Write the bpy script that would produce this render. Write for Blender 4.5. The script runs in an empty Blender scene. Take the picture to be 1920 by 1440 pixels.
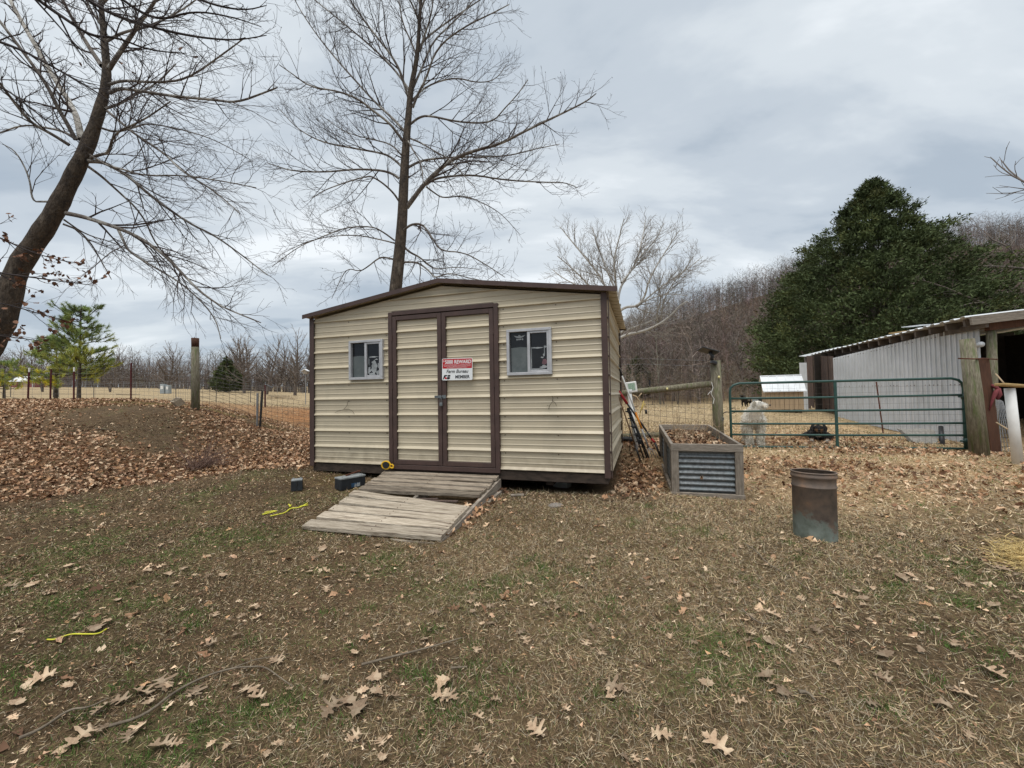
import bpy, math, random
import numpy as np
from math import radians as R, sin, cos, pi, tan, atan2, sqrt
from mathutils import Vector, Matrix
random.seed(7); rng = np.random.default_rng(7)
scene = bpy.context.scene
# ------------------------------------------------------------------ camera
CAMZ = 1.35; FPX = 771.3; PIT = R(1.6); ROL = R(0.987)
_F = np.array([0, cos(PIT), sin(PIT)]); _U0 = np.array([0, -sin(PIT), cos(PIT)]); _R0 = np.array([1., 0, 0])
_U = _U0*cos(ROL)+_R0*sin(ROL); _R = _R0*cos(ROL)-_U0*sin(ROL)
cd = bpy.data.cameras.new('camera'); cam = bpy.data.objects.new('camera', cd); scene.collection.objects.link(cam)
cd.sensor_width = 36; cd.lens = 36*FPX/1920; cd.clip_start = 0.05; cd.clip_end = 2000
cam.matrix_world = Matrix(((_R[0], _U[0], -_F[0], 0), (_R[1], _U[1], -_F[1], 0), (_R[2], _U[2], -_F[2], CAMZ), (0, 0, 0, 1)))
scene.camera = cam
# ------------------------------------------------------------------ sky, sun, exposure
SUN_EL = R(68); SUN_AZ = R(200)          # direction the light comes from: behind the photographer
sd = bpy.data.lights.new('sun', 'SUN'); sun = bpy.data.objects.new('sun', sd); scene.collection.objects.link(sun)
sd.energy = 1.5; sd.angle = R(40); sd.color = (1, .965, .92)
sun.rotation_euler = (pi/2-SUN_EL, 0, pi-SUN_AZ)
scene.view_settings.view_transform = 'Standard'; scene.view_settings.look = 'None'
scene.view_settings.gamma = 1; scene.view_settings.use_curve_mapping = False
scene.view_settings.exposure = 0.68
world = bpy.data.worlds.new('World'); scene.world = world; world.use_nodes = True
nt = world.node_tree; N = nt.nodes; LK = nt.links; N.clear()
def wn(t, **k):
    n = N.new(t)
    for a, b in k.items(): setattr(n, a, b)
    return n
out = wn('ShaderNodeOutputWorld'); bg = wn('ShaderNodeBackground'); bg.inputs[1].default_value = 0.1
sky = wn('ShaderNodeTexSky', sky_type='NISHITA', sun_disc=False); sky.sun_elevation = SUN_EL; sky.sun_rotation = SUN_AZ
tc = wn('ShaderNodeTexCoord'); sep = wn('ShaderNodeSeparateXYZ'); LK.new(tc.outputs['Generated'], sep.inputs[0])
def mth(op, a, b=None, clamp=False):
    n = wn('ShaderNodeMath', operation=op); n.use_clamp = clamp
    for i, v in enumerate((a, b)):
        if v is None: continue
        if isinstance(v, (int, float)): n.inputs[i].default_value = v
        else: LK.new(v, n.inputs[i])
    return n.outputs[0]
zc = mth('ADD', mth('MAXIMUM', sep.outputs[2], 0.0), 0.22)
cx = mth('DIVIDE', sep.outputs[0], zc); cy = mth('DIVIDE', sep.outputs[1], zc)
cmb = wn('ShaderNodeCombineXYZ'); LK.new(cx, cmb.inputs[0]); LK.new(cy, cmb.inputs[1])
mp = wn('ShaderNodeMapping'); LK.new(cmb.outputs[0], mp.inputs[0])
mp.inputs['Rotation'].default_value = (0, 0, R(-38)); mp.inputs['Scale'].default_value = (.55, 1.25, 1); mp.inputs['Location'].default_value = (3.1, 1.7, 0)
def wnoise(scale, det, rough, dist):
    n = wn('ShaderNodeTexNoise'); LK.new(mp.outputs[0], n.inputs['Vector'])
    n.inputs['Scale'].default_value = scale; n.inputs['Detail'].default_value = det
    n.inputs['Roughness'].default_value = rough; n.inputs['Distortion'].default_value = dist
    return n.outputs['Fac']
n1 = wnoise(1.45, 6, .55, .3); n2 = wnoise(.42, 3, .5, .2)
cl = mth('ADD', mth('MULTIPLY', n1, 1.1), mth('MULTIPLY', n2, .55))
elev = mth('MULTIPLY', mth('POWER', mth('MAXIMUM', sep.outputs[2], 0.0), .8), .34)
cl = mth('ADD', mth('ADD', cl, elev), -.315)
cr = wn('ShaderNodeValToRGB'); LK.new(cl, cr.inputs[0]); cr.color_ramp.interpolation = 'EASE'
el = cr.color_ramp.elements
el[0].position = .32; el[0].color = (.27, .335, .415, 1)
el[1].position = .84; el[1].color = (.72, .755, .78, 1)
for p, c in ((.47, (.35, .405, .465)), (.58, (.45, .50, .55)), (.70, (.56, .605, .64))):
    e = el.new(p); e.color = (*c, 1)
sc_ = wn('ShaderNodeVectorMath', operation='SCALE'); LK.new(cr.outputs[0], sc_.inputs[0]); sc_.inputs['Scale'].default_value = 8.3
mx = wn('ShaderNodeMix', data_type='RGBA'); mx.inputs[0].default_value = .93
LK.new(sky.outputs[0], mx.inputs[6]); LK.new(sc_.outputs[0], mx.inputs[7])
LK.new(mx.outputs[2], bg.inputs[0]); LK.new(bg.outputs[0], out.inputs[0])
# ------------------------------------------------------------------ helpers
C = scene.collection
def at(px, py, Y):
    """world point seen at pixel (px, py) of the 1920x1440 photograph at forward distance Y"""
    d = _F*FPX+_R*(px-960)+_U*(720-py)
    t = Y/d[1]
    return np.array([d[0]*t, d[1]*t, CAMZ+d[2]*t])
def atz(px, py, z):
    d = _F*FPX+_R*(px-960)+_U*(720-py); t = (z-CAMZ)/d[2]
    return np.array([d[0]*t, d[1]*t, z])
def tag(o, label=None, cat=None, group=None, kind=None):
    if label: o['label'] = label
    if cat: o['category'] = cat
    if group: o['group'] = group
    if kind: o['kind'] = kind
    return o
def thing(name, label, cat, loc=(0, 0, 0), rz=0, group=None):
    o = bpy.data.objects.new(name, None); C.objects.link(o); o.location = [float(v) for v in loc]; o.rotation_euler = (0, 0, rz)
    o.empty_display_size = .1
    return tag(o, label, cat, group)
def wmat(o):
    m = Matrix.Translation(o.location) @ o.rotation_euler.to_matrix().to_4x4()
    return wmat(o.parent) @ m if o.parent else m
def raw(name, V, Fc, mat, parent=None, smooth=False, world=False, col=None, origin=None):
    """V (n,3) array, Fc list of faces or (m,3)/(m,4) array -> linked object"""
    V = np.asarray(V, dtype=np.float64).reshape(-1, 3)
    if world and parent is not None:
        mi = np.array(wmat(parent).inverted()); V = V @ mi[:3, :3].T + mi[:3, 3]
    loc = None
    if parent is None and origin is not None:
        loc = np.asarray(origin, float); V = V-loc
    me = bpy.data.meshes.new(name)
    if isinstance(Fc, np.ndarray):
        k = Fc.shape[1]; m = len(Fc)
        me.vertices.add(len(V)); me.vertices.foreach_set('co', V.astype(np.float32).ravel())
        me.loops.add(m*k); me.loops.foreach_set('vertex_index', Fc.astype(np.int32).ravel())
        me.polygons.add(m); me.polygons.foreach_set('loop_start', (np.arange(m)*k).astype(np.int32))
        me.update(calc_edges=True)
    else:
        me.from_pydata(V.tolist(), [], [tuple(int(i) for i in f) for f in Fc])
    if smooth: me.polygons.foreach_set('use_smooth', [True]*len(me.polygons))
    if col is not None:
        a = me.color_attributes.new('Col', 'FLOAT_COLOR', 'POINT')
        c4 = np.ones((len(V), 4), dtype=np.float32); c4[:, :3] = col; a.data.foreach_set('color', c4.ravel())
    me.materials.append(mat)
    o = bpy.data.objects.new(name, me); C.objects.link(o)
    if parent is not None: o.parent = parent
    elif loc is not None: o.location = loc.tolist()
    return o
class MB:
    def __init__(s): s.v = []; s.f = []
    def add(s, vs, fs):
        b = len(s.v); s.v += [tuple(map(float, v)) for v in vs]; s.f += [tuple(b+i for i in f) for f in fs]; return s
    def box(s, c, d, rot=None, bev=0):
        hx, hy, hz = d[0]/2, d[1]/2, d[2]/2
        if bev > 0:
            b = min(bev, hx*.45, hy*.45, hz*.45); vs = []; idx = {}
            for sx in (-1, 1):
                for sy in (-1, 1):
                    for sz in (-1, 1):
                        for ax in range(3):
                            p = [sx*(hx-b), sy*(hy-b), sz*(hz-b)]; p[ax] = (sx*hx, sy*hy, sz*hz)[ax]
                            idx[(sx, sy, sz, ax)] = len(vs); vs.append(p)
            fs = []
            for ax in range(3):
                o1, o2 = [a for a in range(3) if a != ax]
                for sg in (-1, 1):
                    q = []
                    for a, c2 in ((-1, -1), (1, -1), (1, 1), (-1, 1)):
                        k = [0, 0, 0]; k[ax] = sg; k[o1] = a; k[o2] = c2; q.append(idx[(*k, ax)])
                    if (sg > 0) == (ax == 1): q.reverse()
                    fs.append(q)
            for ax in range(3):
                o1, o2 = [a for a in range(3) if a != ax]
                for a in (-1, 1):
                    for c2 in (-1, 1):
                        k0 = [0, 0, 0]; k1 = [0, 0, 0]; k0[ax] = -1; k1[ax] = 1
                        for k in (k0, k1): k[o1] = a; k[o2] = c2
                        fs.append([idx[(*k0, o1)], idx[(*k1, o1)], idx[(*k1, o2)], idx[(*k0, o2)]])
            for sx in (-1, 1):
                for sy in (-1, 1):
                    for sz in (-1, 1): fs.append([idx[(sx, sy, sz, a)] for a in range(3)])
        else:
            vs = [(x*hx, y*hy, z*hz) for x in (-1, 1) for y in (-1, 1) for z in (-1, 1)]
            fs = [(0, 1, 3, 2), (4, 6, 7, 5), (0, 4, 5, 1), (2, 3, 7, 6), (0, 2, 6, 4), (1, 5, 7, 3)]
        M = rot.to_matrix() if hasattr(rot, 'to_matrix') else (rot if rot is not None else None)
        o = []
        for v in vs:
            p = Vector(v)
            if M is not None: p = M @ p
            o.append((p[0]+c[0], p[1]+c[1], p[2]+c[2]))
        return s.add(o, fs)
    def bar(s, a, b, w, h, up=(0, 0, 1), bev=0):
        """box from a to b, w across, h along up"""
        a = Vector([float(i) for i in a]); b = Vector([float(i) for i in b]); x = (b-a); L = x.length; x.normalize(); u = Vector(up); y = u.cross(x)
        if y.length < 1e-4: y = Vector((0, 1, 0)).cross(x)
        y.normalize(); z = x.cross(y)
        M = Matrix((x, y, z)).transposed()
        return s.box((a+b)/2, (L, w, h), M, bev)
    def tube(s, P, r, n=8, caps=True):
        P = [Vector([float(i) for i in p]) for p in P]; r = [r]*len(P) if isinstance(r, (int, float)) else r
        vs = []; fs = []; up = None
        for i, p in enumerate(P):
            t = (P[min(i+1, len(P)-1)]-P[max(i-1, 0)]).normalized()
            if up is None:
                up = Vector((0, 0, 1)) if abs(t.z) < .9 else Vector((1, 0, 0))
            x = up.cross(t).normalized(); y = t.cross(x).normalized(); up = y
            for k in range(n):
                a = 2*pi*k/n; vs.append(p+(x*cos(a)+y*sin(a))*r[i])
        for i in range(len(P)-1):
            for k in range(n):
                k2 = (k+1) % n; fs.append((i*n+k, i*n+k2, (i+1)*n+k2, (i+1)*n+k))
        if caps: fs.append(tuple(range(n-1, -1, -1))); fs.append(tuple((len(P)-1)*n+k for k in range(n)))
        return s.add(vs, fs)
    def lathe(s, prof, n=24, c=(0, 0, 0), jit=None):
        vs = []; fs = []
        for j, (r, z) in enumerate(prof):
            for k in range(n):
                a = 2*pi*k/n; rr = r*(1+(jit(a, z) if jit else 0)); vs.append((c[0]+rr*cos(a), c[1]+rr*sin(a), c[2]+z))
        for j in range(len(prof)-1):
            for k in range(n):
                k2 = (k+1) % n; fs.append((j*n+k, j*n+k2, (j+1)*n+k2, (j+1)*n+k))
        return s.add(vs, fs)
    def prism(s, poly, t0, t1, plane='xz'):
        """polygon extruded between t0 and t1 along the axis left out"""
        def P(a, b, t): return (a, t, b) if plane == 'xz' else ((a, b, t) if plane == 'xy' else (t, a, b))
        n = len(poly); vs = [P(a, b, t0) for a, b in poly]+[P(a, b, t1) for a, b in poly]
        fs = [tuple(range(n)), tuple(range(2*n-1, n-1, -1))]+[(i, i+n, (i+1) % n+n, (i+1) % n) for i in range(n)]
        return s.add(vs, fs)
    def build(s, name, mat, parent=None, smooth=False, world=False, origin=None):
        o = raw(name, np.array(s.v), s.f, mat, parent, smooth, world, None, origin)
        import bmesh
        bm = bmesh.new(); bm.from_mesh(o.data); bmesh.ops.recalc_face_normals(bm, faces=bm.faces); bm.to_mesh(o.data); bm.free()
        if smooth == 'auto':
            pass
        return o
# ---------- materials
def hexl(r, g, b):
    f = lambda c: ((c/255)/12.92 if c/255 <= .04045 else ((c/255+.055)/1.055)**2.4)
    return (f(r), f(g), f(b))
MATS = {}
def pmat(name, c1, c2=None, scale=6, rough=.8, metal=0, bump=.15, stretch=(1, 1, 1), c3=None, s3=1.2, t3=(.55, .65), detail=6, spec=.3, rnd=0, bscale=None, bdist=.01, vcol=False, trans=0):
    m = bpy.data.materials.new(name); m.use_nodes = True; t = m.node_tree; n = t.nodes; l = t.links
    b = n['Principled BSDF']; b.inputs['Roughness'].default_value = rough; b.inputs['Metallic'].default_value = metal
    b.inputs['Specular IOR Level'].default_value = spec
    c2 = c2 or tuple(v*.7 for v in c1)
    co = n.new('ShaderNodeTexCoord'); mp = n.new('ShaderNodeMapping'); l.new(co.outputs['Object'], mp.inputs[0]); mp.inputs['Scale'].default_value = stretch
    nz = n.new('ShaderNodeTexNoise'); l.new(mp.outputs[0], nz.inputs['Vector']); nz.inputs['Scale'].default_value = scale; nz.inputs['Detail'].default_value = detail; nz.inputs['Roughness'].default_value = .65
    cr = n.new('ShaderNodeValToRGB'); l.new(nz.outputs['Fac'], cr.inputs[0]); cr.color_ramp.elements[0].position = .36; cr.color_ramp.elements[1].position = .64
    cr.color_ramp.elements[0].color = (*c2, 1); cr.color_ramp.elements[1].color = (*c1, 1)
    cout = cr.outputs[0]
    if c3 is not None:
        n3 = n.new('ShaderNodeTexNoise'); l.new(mp.outputs[0], n3.inputs['Vector']); n3.inputs['Scale'].default_value = s3; n3.inputs['Detail'].default_value = 8; n3.inputs['Roughness'].default_value = .6
        r3 = n.new('ShaderNodeMapRange'); l.new(n3.outputs['Fac'], r3.inputs[0]); r3.inputs[1].default_value = t3[0]; r3.inputs[2].default_value = t3[1]
        mx = n.new('ShaderNodeMix'); mx.data_type = 'RGBA'; l.new(r3.outputs[0], mx.inputs[0]); l.new(cout, mx.inputs[6]); mx.inputs[7].default_value = (*c3, 1); cout = mx.outputs[2]
    if vcol:
        va = n.new('ShaderNodeVertexColor'); va.layer_name = 'Col'; mv = n.new('ShaderNodeMix'); mv.data_type = 'RGBA'; mv.blend_type = 'MULTIPLY'; mv.inputs[0].default_value = 1
        l.new(cout, mv.inputs[6]); l.new(va.outputs[0], mv.inputs[7]); cout = mv.outputs[2]
    if rnd:
        oi = n.new('ShaderNodeObjectInfo'); hs = n.new('ShaderNodeHueSaturation'); rr = n.new('ShaderNodeMapRange'); l.new(oi.outputs['Random'], rr.inputs[0])
        rr.inputs[3].default_value = 1-rnd; rr.inputs[4].default_value = 1+rnd; l.new(rr.outputs[0], hs.inputs['Value']); l.new(cout, hs.inputs['Color']); cout = hs.outputs[0]
    l.new(cout, b.inputs['Base Color'])
    if bump:
        nb = n.new('ShaderNodeTexNoise'); l.new(mp.outputs[0], nb.inputs['Vector']); nb.inputs['Scale'].default_value = bscale or scale*3; nb.inputs['Detail'].default_value = 5
        bp = n.new('ShaderNodeBump'); bp.inputs['Strength'].default_value = bump; bp.inputs['Distance'].default_value = bdist; l.new(nb.outputs['Fac'], bp.inputs['Height']); l.new(bp.outputs[0], b.inputs['Normal'])
    MATS[name] = m
    return m
WHITE = (1, 1, 1)
M_beige = pmat('beige_siding', (.545, .475, .345), (.49, .425, .31), 2.0, .38, 0, .05, (1, 1, 1), c3=(.37, .33, .24), s3=2.3, t3=(.52, .9), spec=.4)
# mud splashed up the lowest hand's breadth of the siding
_t = M_beige.node_tree; _n = _t.nodes; _l = _t.links; _b = _n['Principled BSDF']; _src = _b.inputs['Base Color'].links[0].from_socket
_c = _n.new('ShaderNodeTexCoord'); _s = _n.new('ShaderNodeSeparateXYZ'); _l.new(_c.outputs['Object'], _s.inputs[0]); _z = _n.new('ShaderNodeTexNoise'); _z.inputs['Scale'].default_value = 9; _z.inputs['Detail'].default_value = 7; _l.new(_c.outputs['Object'], _z.inputs['Vector'])
_m = _n.new('ShaderNodeMath'); _m.operation = 'MULTIPLY_ADD'; _l.new(_z.outputs['Fac'], _m.inputs[0]); _m.inputs[1].default_value = -.55; _l.new(_s.outputs[2], _m.inputs[2])
_q = _n.new('ShaderNodeMapRange'); _l.new(_m.outputs[0], _q.inputs[0]); _q.inputs[1].default_value = -.10; _q.inputs[2].default_value = -.32; _q.inputs[4].default_value = .55
_x = _n.new('ShaderNodeMix'); _x.data_type = 'RGBA'; _l.new(_q.outputs[0], _x.inputs[0]); _l.new(_src, _x.inputs[6]); _x.inputs[7].default_value = (.25, .195, .13, 1); _l.new(_x.outputs[2], _b.inputs['Base Color'])
M_brown = pmat('brown_trim', (.085, .052, .044), (.06, .038, .033), 5, .5, 0, .05, c3=(.12, .085, .07), s3=3, t3=(.6, .8), spec=.35)
M_skid = pmat('dark_board', (.07, .05, .038), (.03, .023, .018), 8, .9, 0, .4, (1, 3, 3))
M_plank = pmat('grey_plank', (.60, .52, .41), (.30, .245, .18), 5, .85, 0, .6, (1.2, 14, 8), c3=(.17, .13, .095), s3=1.3, t3=(.52, .66), rnd=.24)
M_plankd = pmat('dark_plank', (.36, .30, .23), (.18, .145, .11), 5, .88, 0, .6, (1.2, 14, 8), c3=(.11, .085, .06), s3=1.4, t3=(.5, .64), rnd=.26)
M_weather = pmat('weathered_lumber', (.28, .24, .195), (.14, .118, .092), 6, .88, 0, .5, (10, 10, 1.2), c3=(.10, .085, .07), s3=1, t3=(.55, .7), rnd=.12)
M_weatherh = pmat('weathered_rail', (.34, .295, .245), (.17, .145, .115), 6, .88, 0, .5, (1.2, 1.2, 12), c3=(.11, .09, .075), s3=1, t3=(.55, .7), rnd=.12)
M_galv = pmat('galvanised_steel', (.21, .225, .23), (.11, .12, .125), 28, .5, .35, .03, c3=(.16, .19, .20), s3=7, t3=(.5, .75))
M_alu = pmat('aluminium_frame', (.52, .52, .53), (.42, .42, .43), 8, .4, .25, .03)
M_white = pmat('white_paint', (.78, .78, .76), (.68, .68, .65), 4, .5, 0, .05)
M_black = pmat('black_plastic', (.02, .02, .021), (.014, .014, .015), 10, .45, 0, .05, spec=.5)
M_green = pmat('green_gate_paint', (.022, .075, .062), (.015, .05, .042), 12, .4, 0, .03, spec=.5)
M_wire = pmat('fence_wire', (.16, .145, .13), (.10, .09, .08), 10, .55, .5, 0)
M_wirel = pmat('galvanised_wire', (.33, .33, .33), (.22, .22, .22), 10, .5, .5, 0)
M_rust = pmat('rusty_steel', (.13, .045, .025), (.07, .028, .018), 12, .85, .1, .2)
M_maroon = pmat('maroon_post', (.10, .02, .02), (.06, .014, .014), 12, .7, .1, .1)
M_post = pmat('round_post_wood', (.26, .235, .17), (.11, .095, .065), 5, .9, 0, .6, (9, 9, 1.3), c3=(.11, .13, .055), s3=2.4, t3=(.5, .65))
M_boardred = pmat('reddish_board', (.10, .045, .025), (.065, .03, .018), 4, .85, 0, .3, (9, 9, 1))
M_barnw = pmat('white_corrugated_steel', (.66, .68, .70), (.55, .57, .58), 1.5, .5, .1, .04, (1, 1, .6), c3=(.33, .33, .32), s3=1.1, t3=(.55, .85))
M_barnwood = pmat('old_barn_wood', (.15, .105, .085), (.06, .045, .04), 5, .95, 0, .6, (16, 16, 1), c3=(.24, .13, .08), s3=2, t3=(.6, .7), rnd=.2)
M_roofw = pmat('white_roof_metal', (.72, .74, .75), (.6, .62, .63), 3, .45, .1, .04)
M_tan = pmat('tan_siding', (.42, .31, .20), (.36, .27, .17), 4, .8, 0, .1, (8, 8, 1))
M_soil = pmat('dark_soil', (.06, .042, .03), (.03, .022, .016), 14, 1, 0, .5)
# ---------- tubes in batches (trees)
class Tubes:
    def __init__(s): s.d = {}
    def add(s, P, r, n=3):
        s.d.setdefault((len(P), n), []).append((P, r))
    def arrays(s):
        Vs = []; Fs = []; off = 0
        for (k, n), L in s.d.items():
            P = np.array([a for a, _ in L], float); r = np.array([b for _, b in L], float)
            T = np.empty_like(P); T[:, 1:-1] = P[:, 2:]-P[:, :-2]; T[:, 0] = P[:, 1]-P[:, 0]; T[:, -1] = P[:, -1]-P[:, -2]
            T /= np.linalg.norm(T, axis=2, keepdims=True)+1e-9
            A = P[:, -1]-P[:, 0]; A /= np.linalg.norm(A, axis=1, keepdims=True)+1e-9
            ref = np.where(np.abs(A[:, 2:3]) < .8, np.array([[0, 0, 1.]]), np.array([[1., 0, 0]]))
            X = np.cross(np.repeat(ref[:, None], k, 1), T); X /= np.linalg.norm(X, axis=2, keepdims=True)+1e-9
            Y = np.cross(T, X); a = 2*pi*np.arange(n)/n
            V = P[:, :, None]+(X[:, :, None]*np.cos(a)[None, None, :, None]+Y[:, :, None]*np.sin(a)[None, None, :, None])*r[:, :, None, None]
            m = len(L); idx = np.arange(m*k*n).reshape(m, k, n)
            a0 = idx[:, :-1]; a1 = idx[:, 1:]
            q = np.stack([a0, np.roll(a0, -1, 2), np.roll(a1, -1, 2), a1], -1).reshape(-1, 4)
            Vs.append(V.reshape(-1, 3)); Fs.append(q+off); off += m*k*n
        return np.concatenate(Vs), np.concatenate(Fs)
    def build(s, name, mat, parent=None, smooth=True, world=True, kind=None):
        V, F_ = s.arrays(); o = raw(name, V, F_, mat, parent, smooth, world)
        if kind: o['kind'] = kind
        return o
def nrm(v): return v/(np.linalg.norm(v)+1e-12)
def perp(d):
    v = nrm(np.cross(d, rng.normal(size=3))); return v
def walk(p, d, L, n, wig=.12, grav=0.0):
    """points of a wandering twig"""
    P = [p]; s = L/(n-1)
    for i in range(n-1):
        d = nrm(d+rng.normal(size=3)*wig+np.array([0, 0, grav])); p = p+d*s; P.append(p)
    return np.array(P)
def sprout(tb, P, r, levels, dens, Ls, spread=.75, grav=.03, start=.2, rmin=.004, wig=.13, flat=None):
    """twigs along polyline P (k,3) with radii r; levels left; dens twigs per metre; Ls length of the first level"""
    seg = np.linalg.norm(np.diff(P, axis=0), axis=1); L = seg.sum(); cum = np.concatenate([[0], np.cumsum(seg)])
    nb = max(1, int(L*(1-start)*dens[0]+rng.random()))
    side = 1
    for i in range(nb):
        f = start+(1-start)*(i+rng.random()*.8)/nb
        s_ = f*L; j = min(int(np.searchsorted(cum, s_))-1, len(seg)-1); j = max(j, 0); t = (s_-cum[j])/max(seg[j], 1e-6)
        p = P[j]*(1-t)+P[j+1]*t; d0 = nrm(P[j+1]-P[j]); rr = r[j]*(1-t)+r[j+1]*t
        q = perp(d0)
        if flat is not None: q = nrm(q*np.array([1, flat, 1]))
        ang = spread*(.7+.6*rng.random())
        d = nrm(d0*cos(ang)+q*sin(ang))
        l = Ls[0]*(1.15-.88*f)*(.55+.8*rng.random())
        r1 = max(min(rr*.62, .012+l*.012), rmin)
        k = 5 if levels > 1 else 4
        Q = walk(p, d, l, k, wig, grav)
        rq = np.linspace(r1, rmin*.7, k)
        tb.add(Q, rq, 4 if r1 > .02 else 3)
        if levels > 1: sprout(tb, Q, rq, levels-1, dens[1:], Ls[1:], spread, grav, .15, rmin, wig, flat)
# ------------------------------------------------------------------ ground height
_cp = [(-9, -5, 0), (0, -5, 0), (9, -5, 0), (-9, 0, .05), (9, 0, 0), (0, 1.5, 0), (-4, 2.5, .03), (4, 2.5, .0), (0, 3.6, .04), (3, 3.4, .04), (-9, 3, .1), (-2, 4.2, .07),
       (9, 4, .06), (14, 3, .05), (-40, -30, 0), (40, -30, 0), (16, 8, .05), (30, 8, 0), (60, 0, 0)]
_pp = [(0, 940, 5.4), (300, 900, 6.4), (587, 884, 6.2), (0, 800, 9.5), (200, 800, 9.5), (0, 752, 14.5), (140, 751, 14.5), (250, 748, 15), (367, 768, 11.5), (488, 806, 12.5),
       (580, 818, 13), (450, 860, 8), (350, 822, 9), (440, 800, 10.5), (540, 762, 30), (540, 746, 55), (300, 739, 55), (100, 738, 50), (100, 727, 110), (300, 728, 110),
       (560, 736, 100), (-200, 732, 100), (-300, 750, 16), (-200, 900, 6), (557, 922, 5.2), (1142, 928, 4.9), (1000, 915, 5.3), (1080, 905, 6.5), (1166, 842, 7.6), (1250, 930, 5.0), (1388, 943, 4.8),
       (1518, 1012, 3.55), (1600, 841, 7.9), (1410, 839, 8.4), (1830, 850, 7.5), (1465, 772, 14), (1640, 800, 11.5), (1250, 757, 45), (1250, 801, 12), (1400, 757, 42), (1920, 900, 5.5),
       (1250, 652, 90), (1250, 612, 125), (1500, 757, 42), (1500, 600, 85), (1500, 535, 125), (1900, 757, 40), (1900, 560, 75), (1900, 455, 125), (900, 742, 60), (900, 737, 110),
       (1100, 745, 50), (1100, 690, 110), (1350, 757, 43), (2300, 500, 100), (1500, 575, 220), (1900, 540, 220), (900, 737, 220), (100, 727, 230), (-300, 728, 230), (1200, 690, 220)]
_cp = np.array(_cp+[tuple(at(*p)) for p in _pp], float)
def _tps(cp, lam=.02):
    n = len(cp); D = np.linalg.norm(cp[:, None, :2]-cp[None, :, :2], axis=2)
    K = np.where(D > 0, D**2*np.log(D+1e-9), 0)+lam*np.eye(n)
    Pm = np.column_stack([np.ones(n), cp[:, :2]]); A = np.zeros((n+3, n+3)); A[:n, :n] = K; A[:n, n:] = Pm; A[n:, :n] = Pm.T
    return np.linalg.solve(A, np.concatenate([cp[:, 2], np.zeros(3)]))
_w = _tps(_cp)
def H(x, y):
    x = np.asarray(x, float); y = np.asarray(y, float); sh = x.shape; x = x.ravel(); y = y.ravel(); o = np.empty(len(x))
    for i in range(0, len(x), 20000):
        a, b = x[i:i+20000], y[i:i+20000]
        D2 = (a[:, None]-_cp[None, :, 0])**2+(b[:, None]-_cp[None, :, 1])**2
        o[i:i+20000] = (.5*D2*np.log(D2+1e-12)) @ _w[:-3]+_w[-3]+_w[-2]*a+_w[-1]*b
    fine = .012*np.sin(x*2.3+np.sin(y*1.7)*1.5)*np.cos(y*2.9+np.sin(x*1.3))+.02*np.sin(x*.9+1.2)*np.sin(y*.8)
    fine += .005*np.sin(x*9.1+3*np.sin(y*3.3))*np.sin(y*8.3+2*np.sin(x*4.1))
    return (o+fine*np.clip(1.5-np.abs(y-4)/30, .2, 1)).reshape(sh)
def h1(x, y): return float(H(np.array([x]), np.array([y]))[0])
def ong(px, py):
    """point of the ground seen at a pixel"""
    d = _F*FPX+_R*(px-960)+_U*(720-py); d = d/d[1]
    Y = np.concatenate([np.arange(.8, 20, .05), np.arange(20, 200, 1.)])
    z = CAMZ+d[2]*Y; g = H(d[0]*Y, Y); k = np.argmax(z < g)
    if z[k] >= g[k]: k = len(Y)-1
    y = Y[k]; return np.array([d[0]*y, y, g[k]])
def gro(px, Y):
    p = at(px, 720, Y); return np.array([p[0], Y, h1(p[0], Y)])
# smooth value noise on arrays
def vnoise(x, y, s, seed=0):
    r = np.random.default_rng(seed); T = r.random((64, 64)); x = x/s; y = y/s
    xi = np.floor(x).astype(int); yi = np.floor(y).astype(int); u = x-xi; v = y-yi; u = u*u*(3-2*u); v = v*v*(3-2*v)
    g = lambda a, b: T[a % 64, b % 64]
    return g(xi, yi)*(1-u)*(1-v)+g(xi+1, yi)*u*(1-v)+g(xi, yi+1)*(1-u)*v+g(xi+1, yi+1)*u*v
def fbm(x, y, s, seed=0):
    return (vnoise(x, y, s, seed)*.5+vnoise(x, y, s/2.1, seed+1)*.28+vnoise(x, y, s/4.3, seed+2)*.22)
ss = lambda a, b, t: np.clip((t-a)/(b-a), 0, 1)**2*(3-2*np.clip((t-a)/(b-a), 0, 1))
def blob(x, y, cx_, cy_, rx, ry, rot=0):
    dx = x-cx_; dy = y-cy_; c, s = cos(rot), sin(rot); a = (dx*c+dy*s)/rx; b = (-dx*s+dy*c)/ry
    return np.exp(-(a*a+b*b))
PATHB = [(*ong(px, py)[:2], rx, ry) for px, py, rx, ry in ((205, 768, 1.5, 1.2), (235, 782, 1.1, 1.0), (262, 800, .8, .8), (285, 822, .55, .6), (310, 842, .4, .4))]
RAMPB = [(*ong(px, py)[:2], r_) for px, py, r_ in ((925, 925, .22), (905, 945, .24), (880, 965, .24), (858, 988, .20), (838, 1005, .12))]
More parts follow.
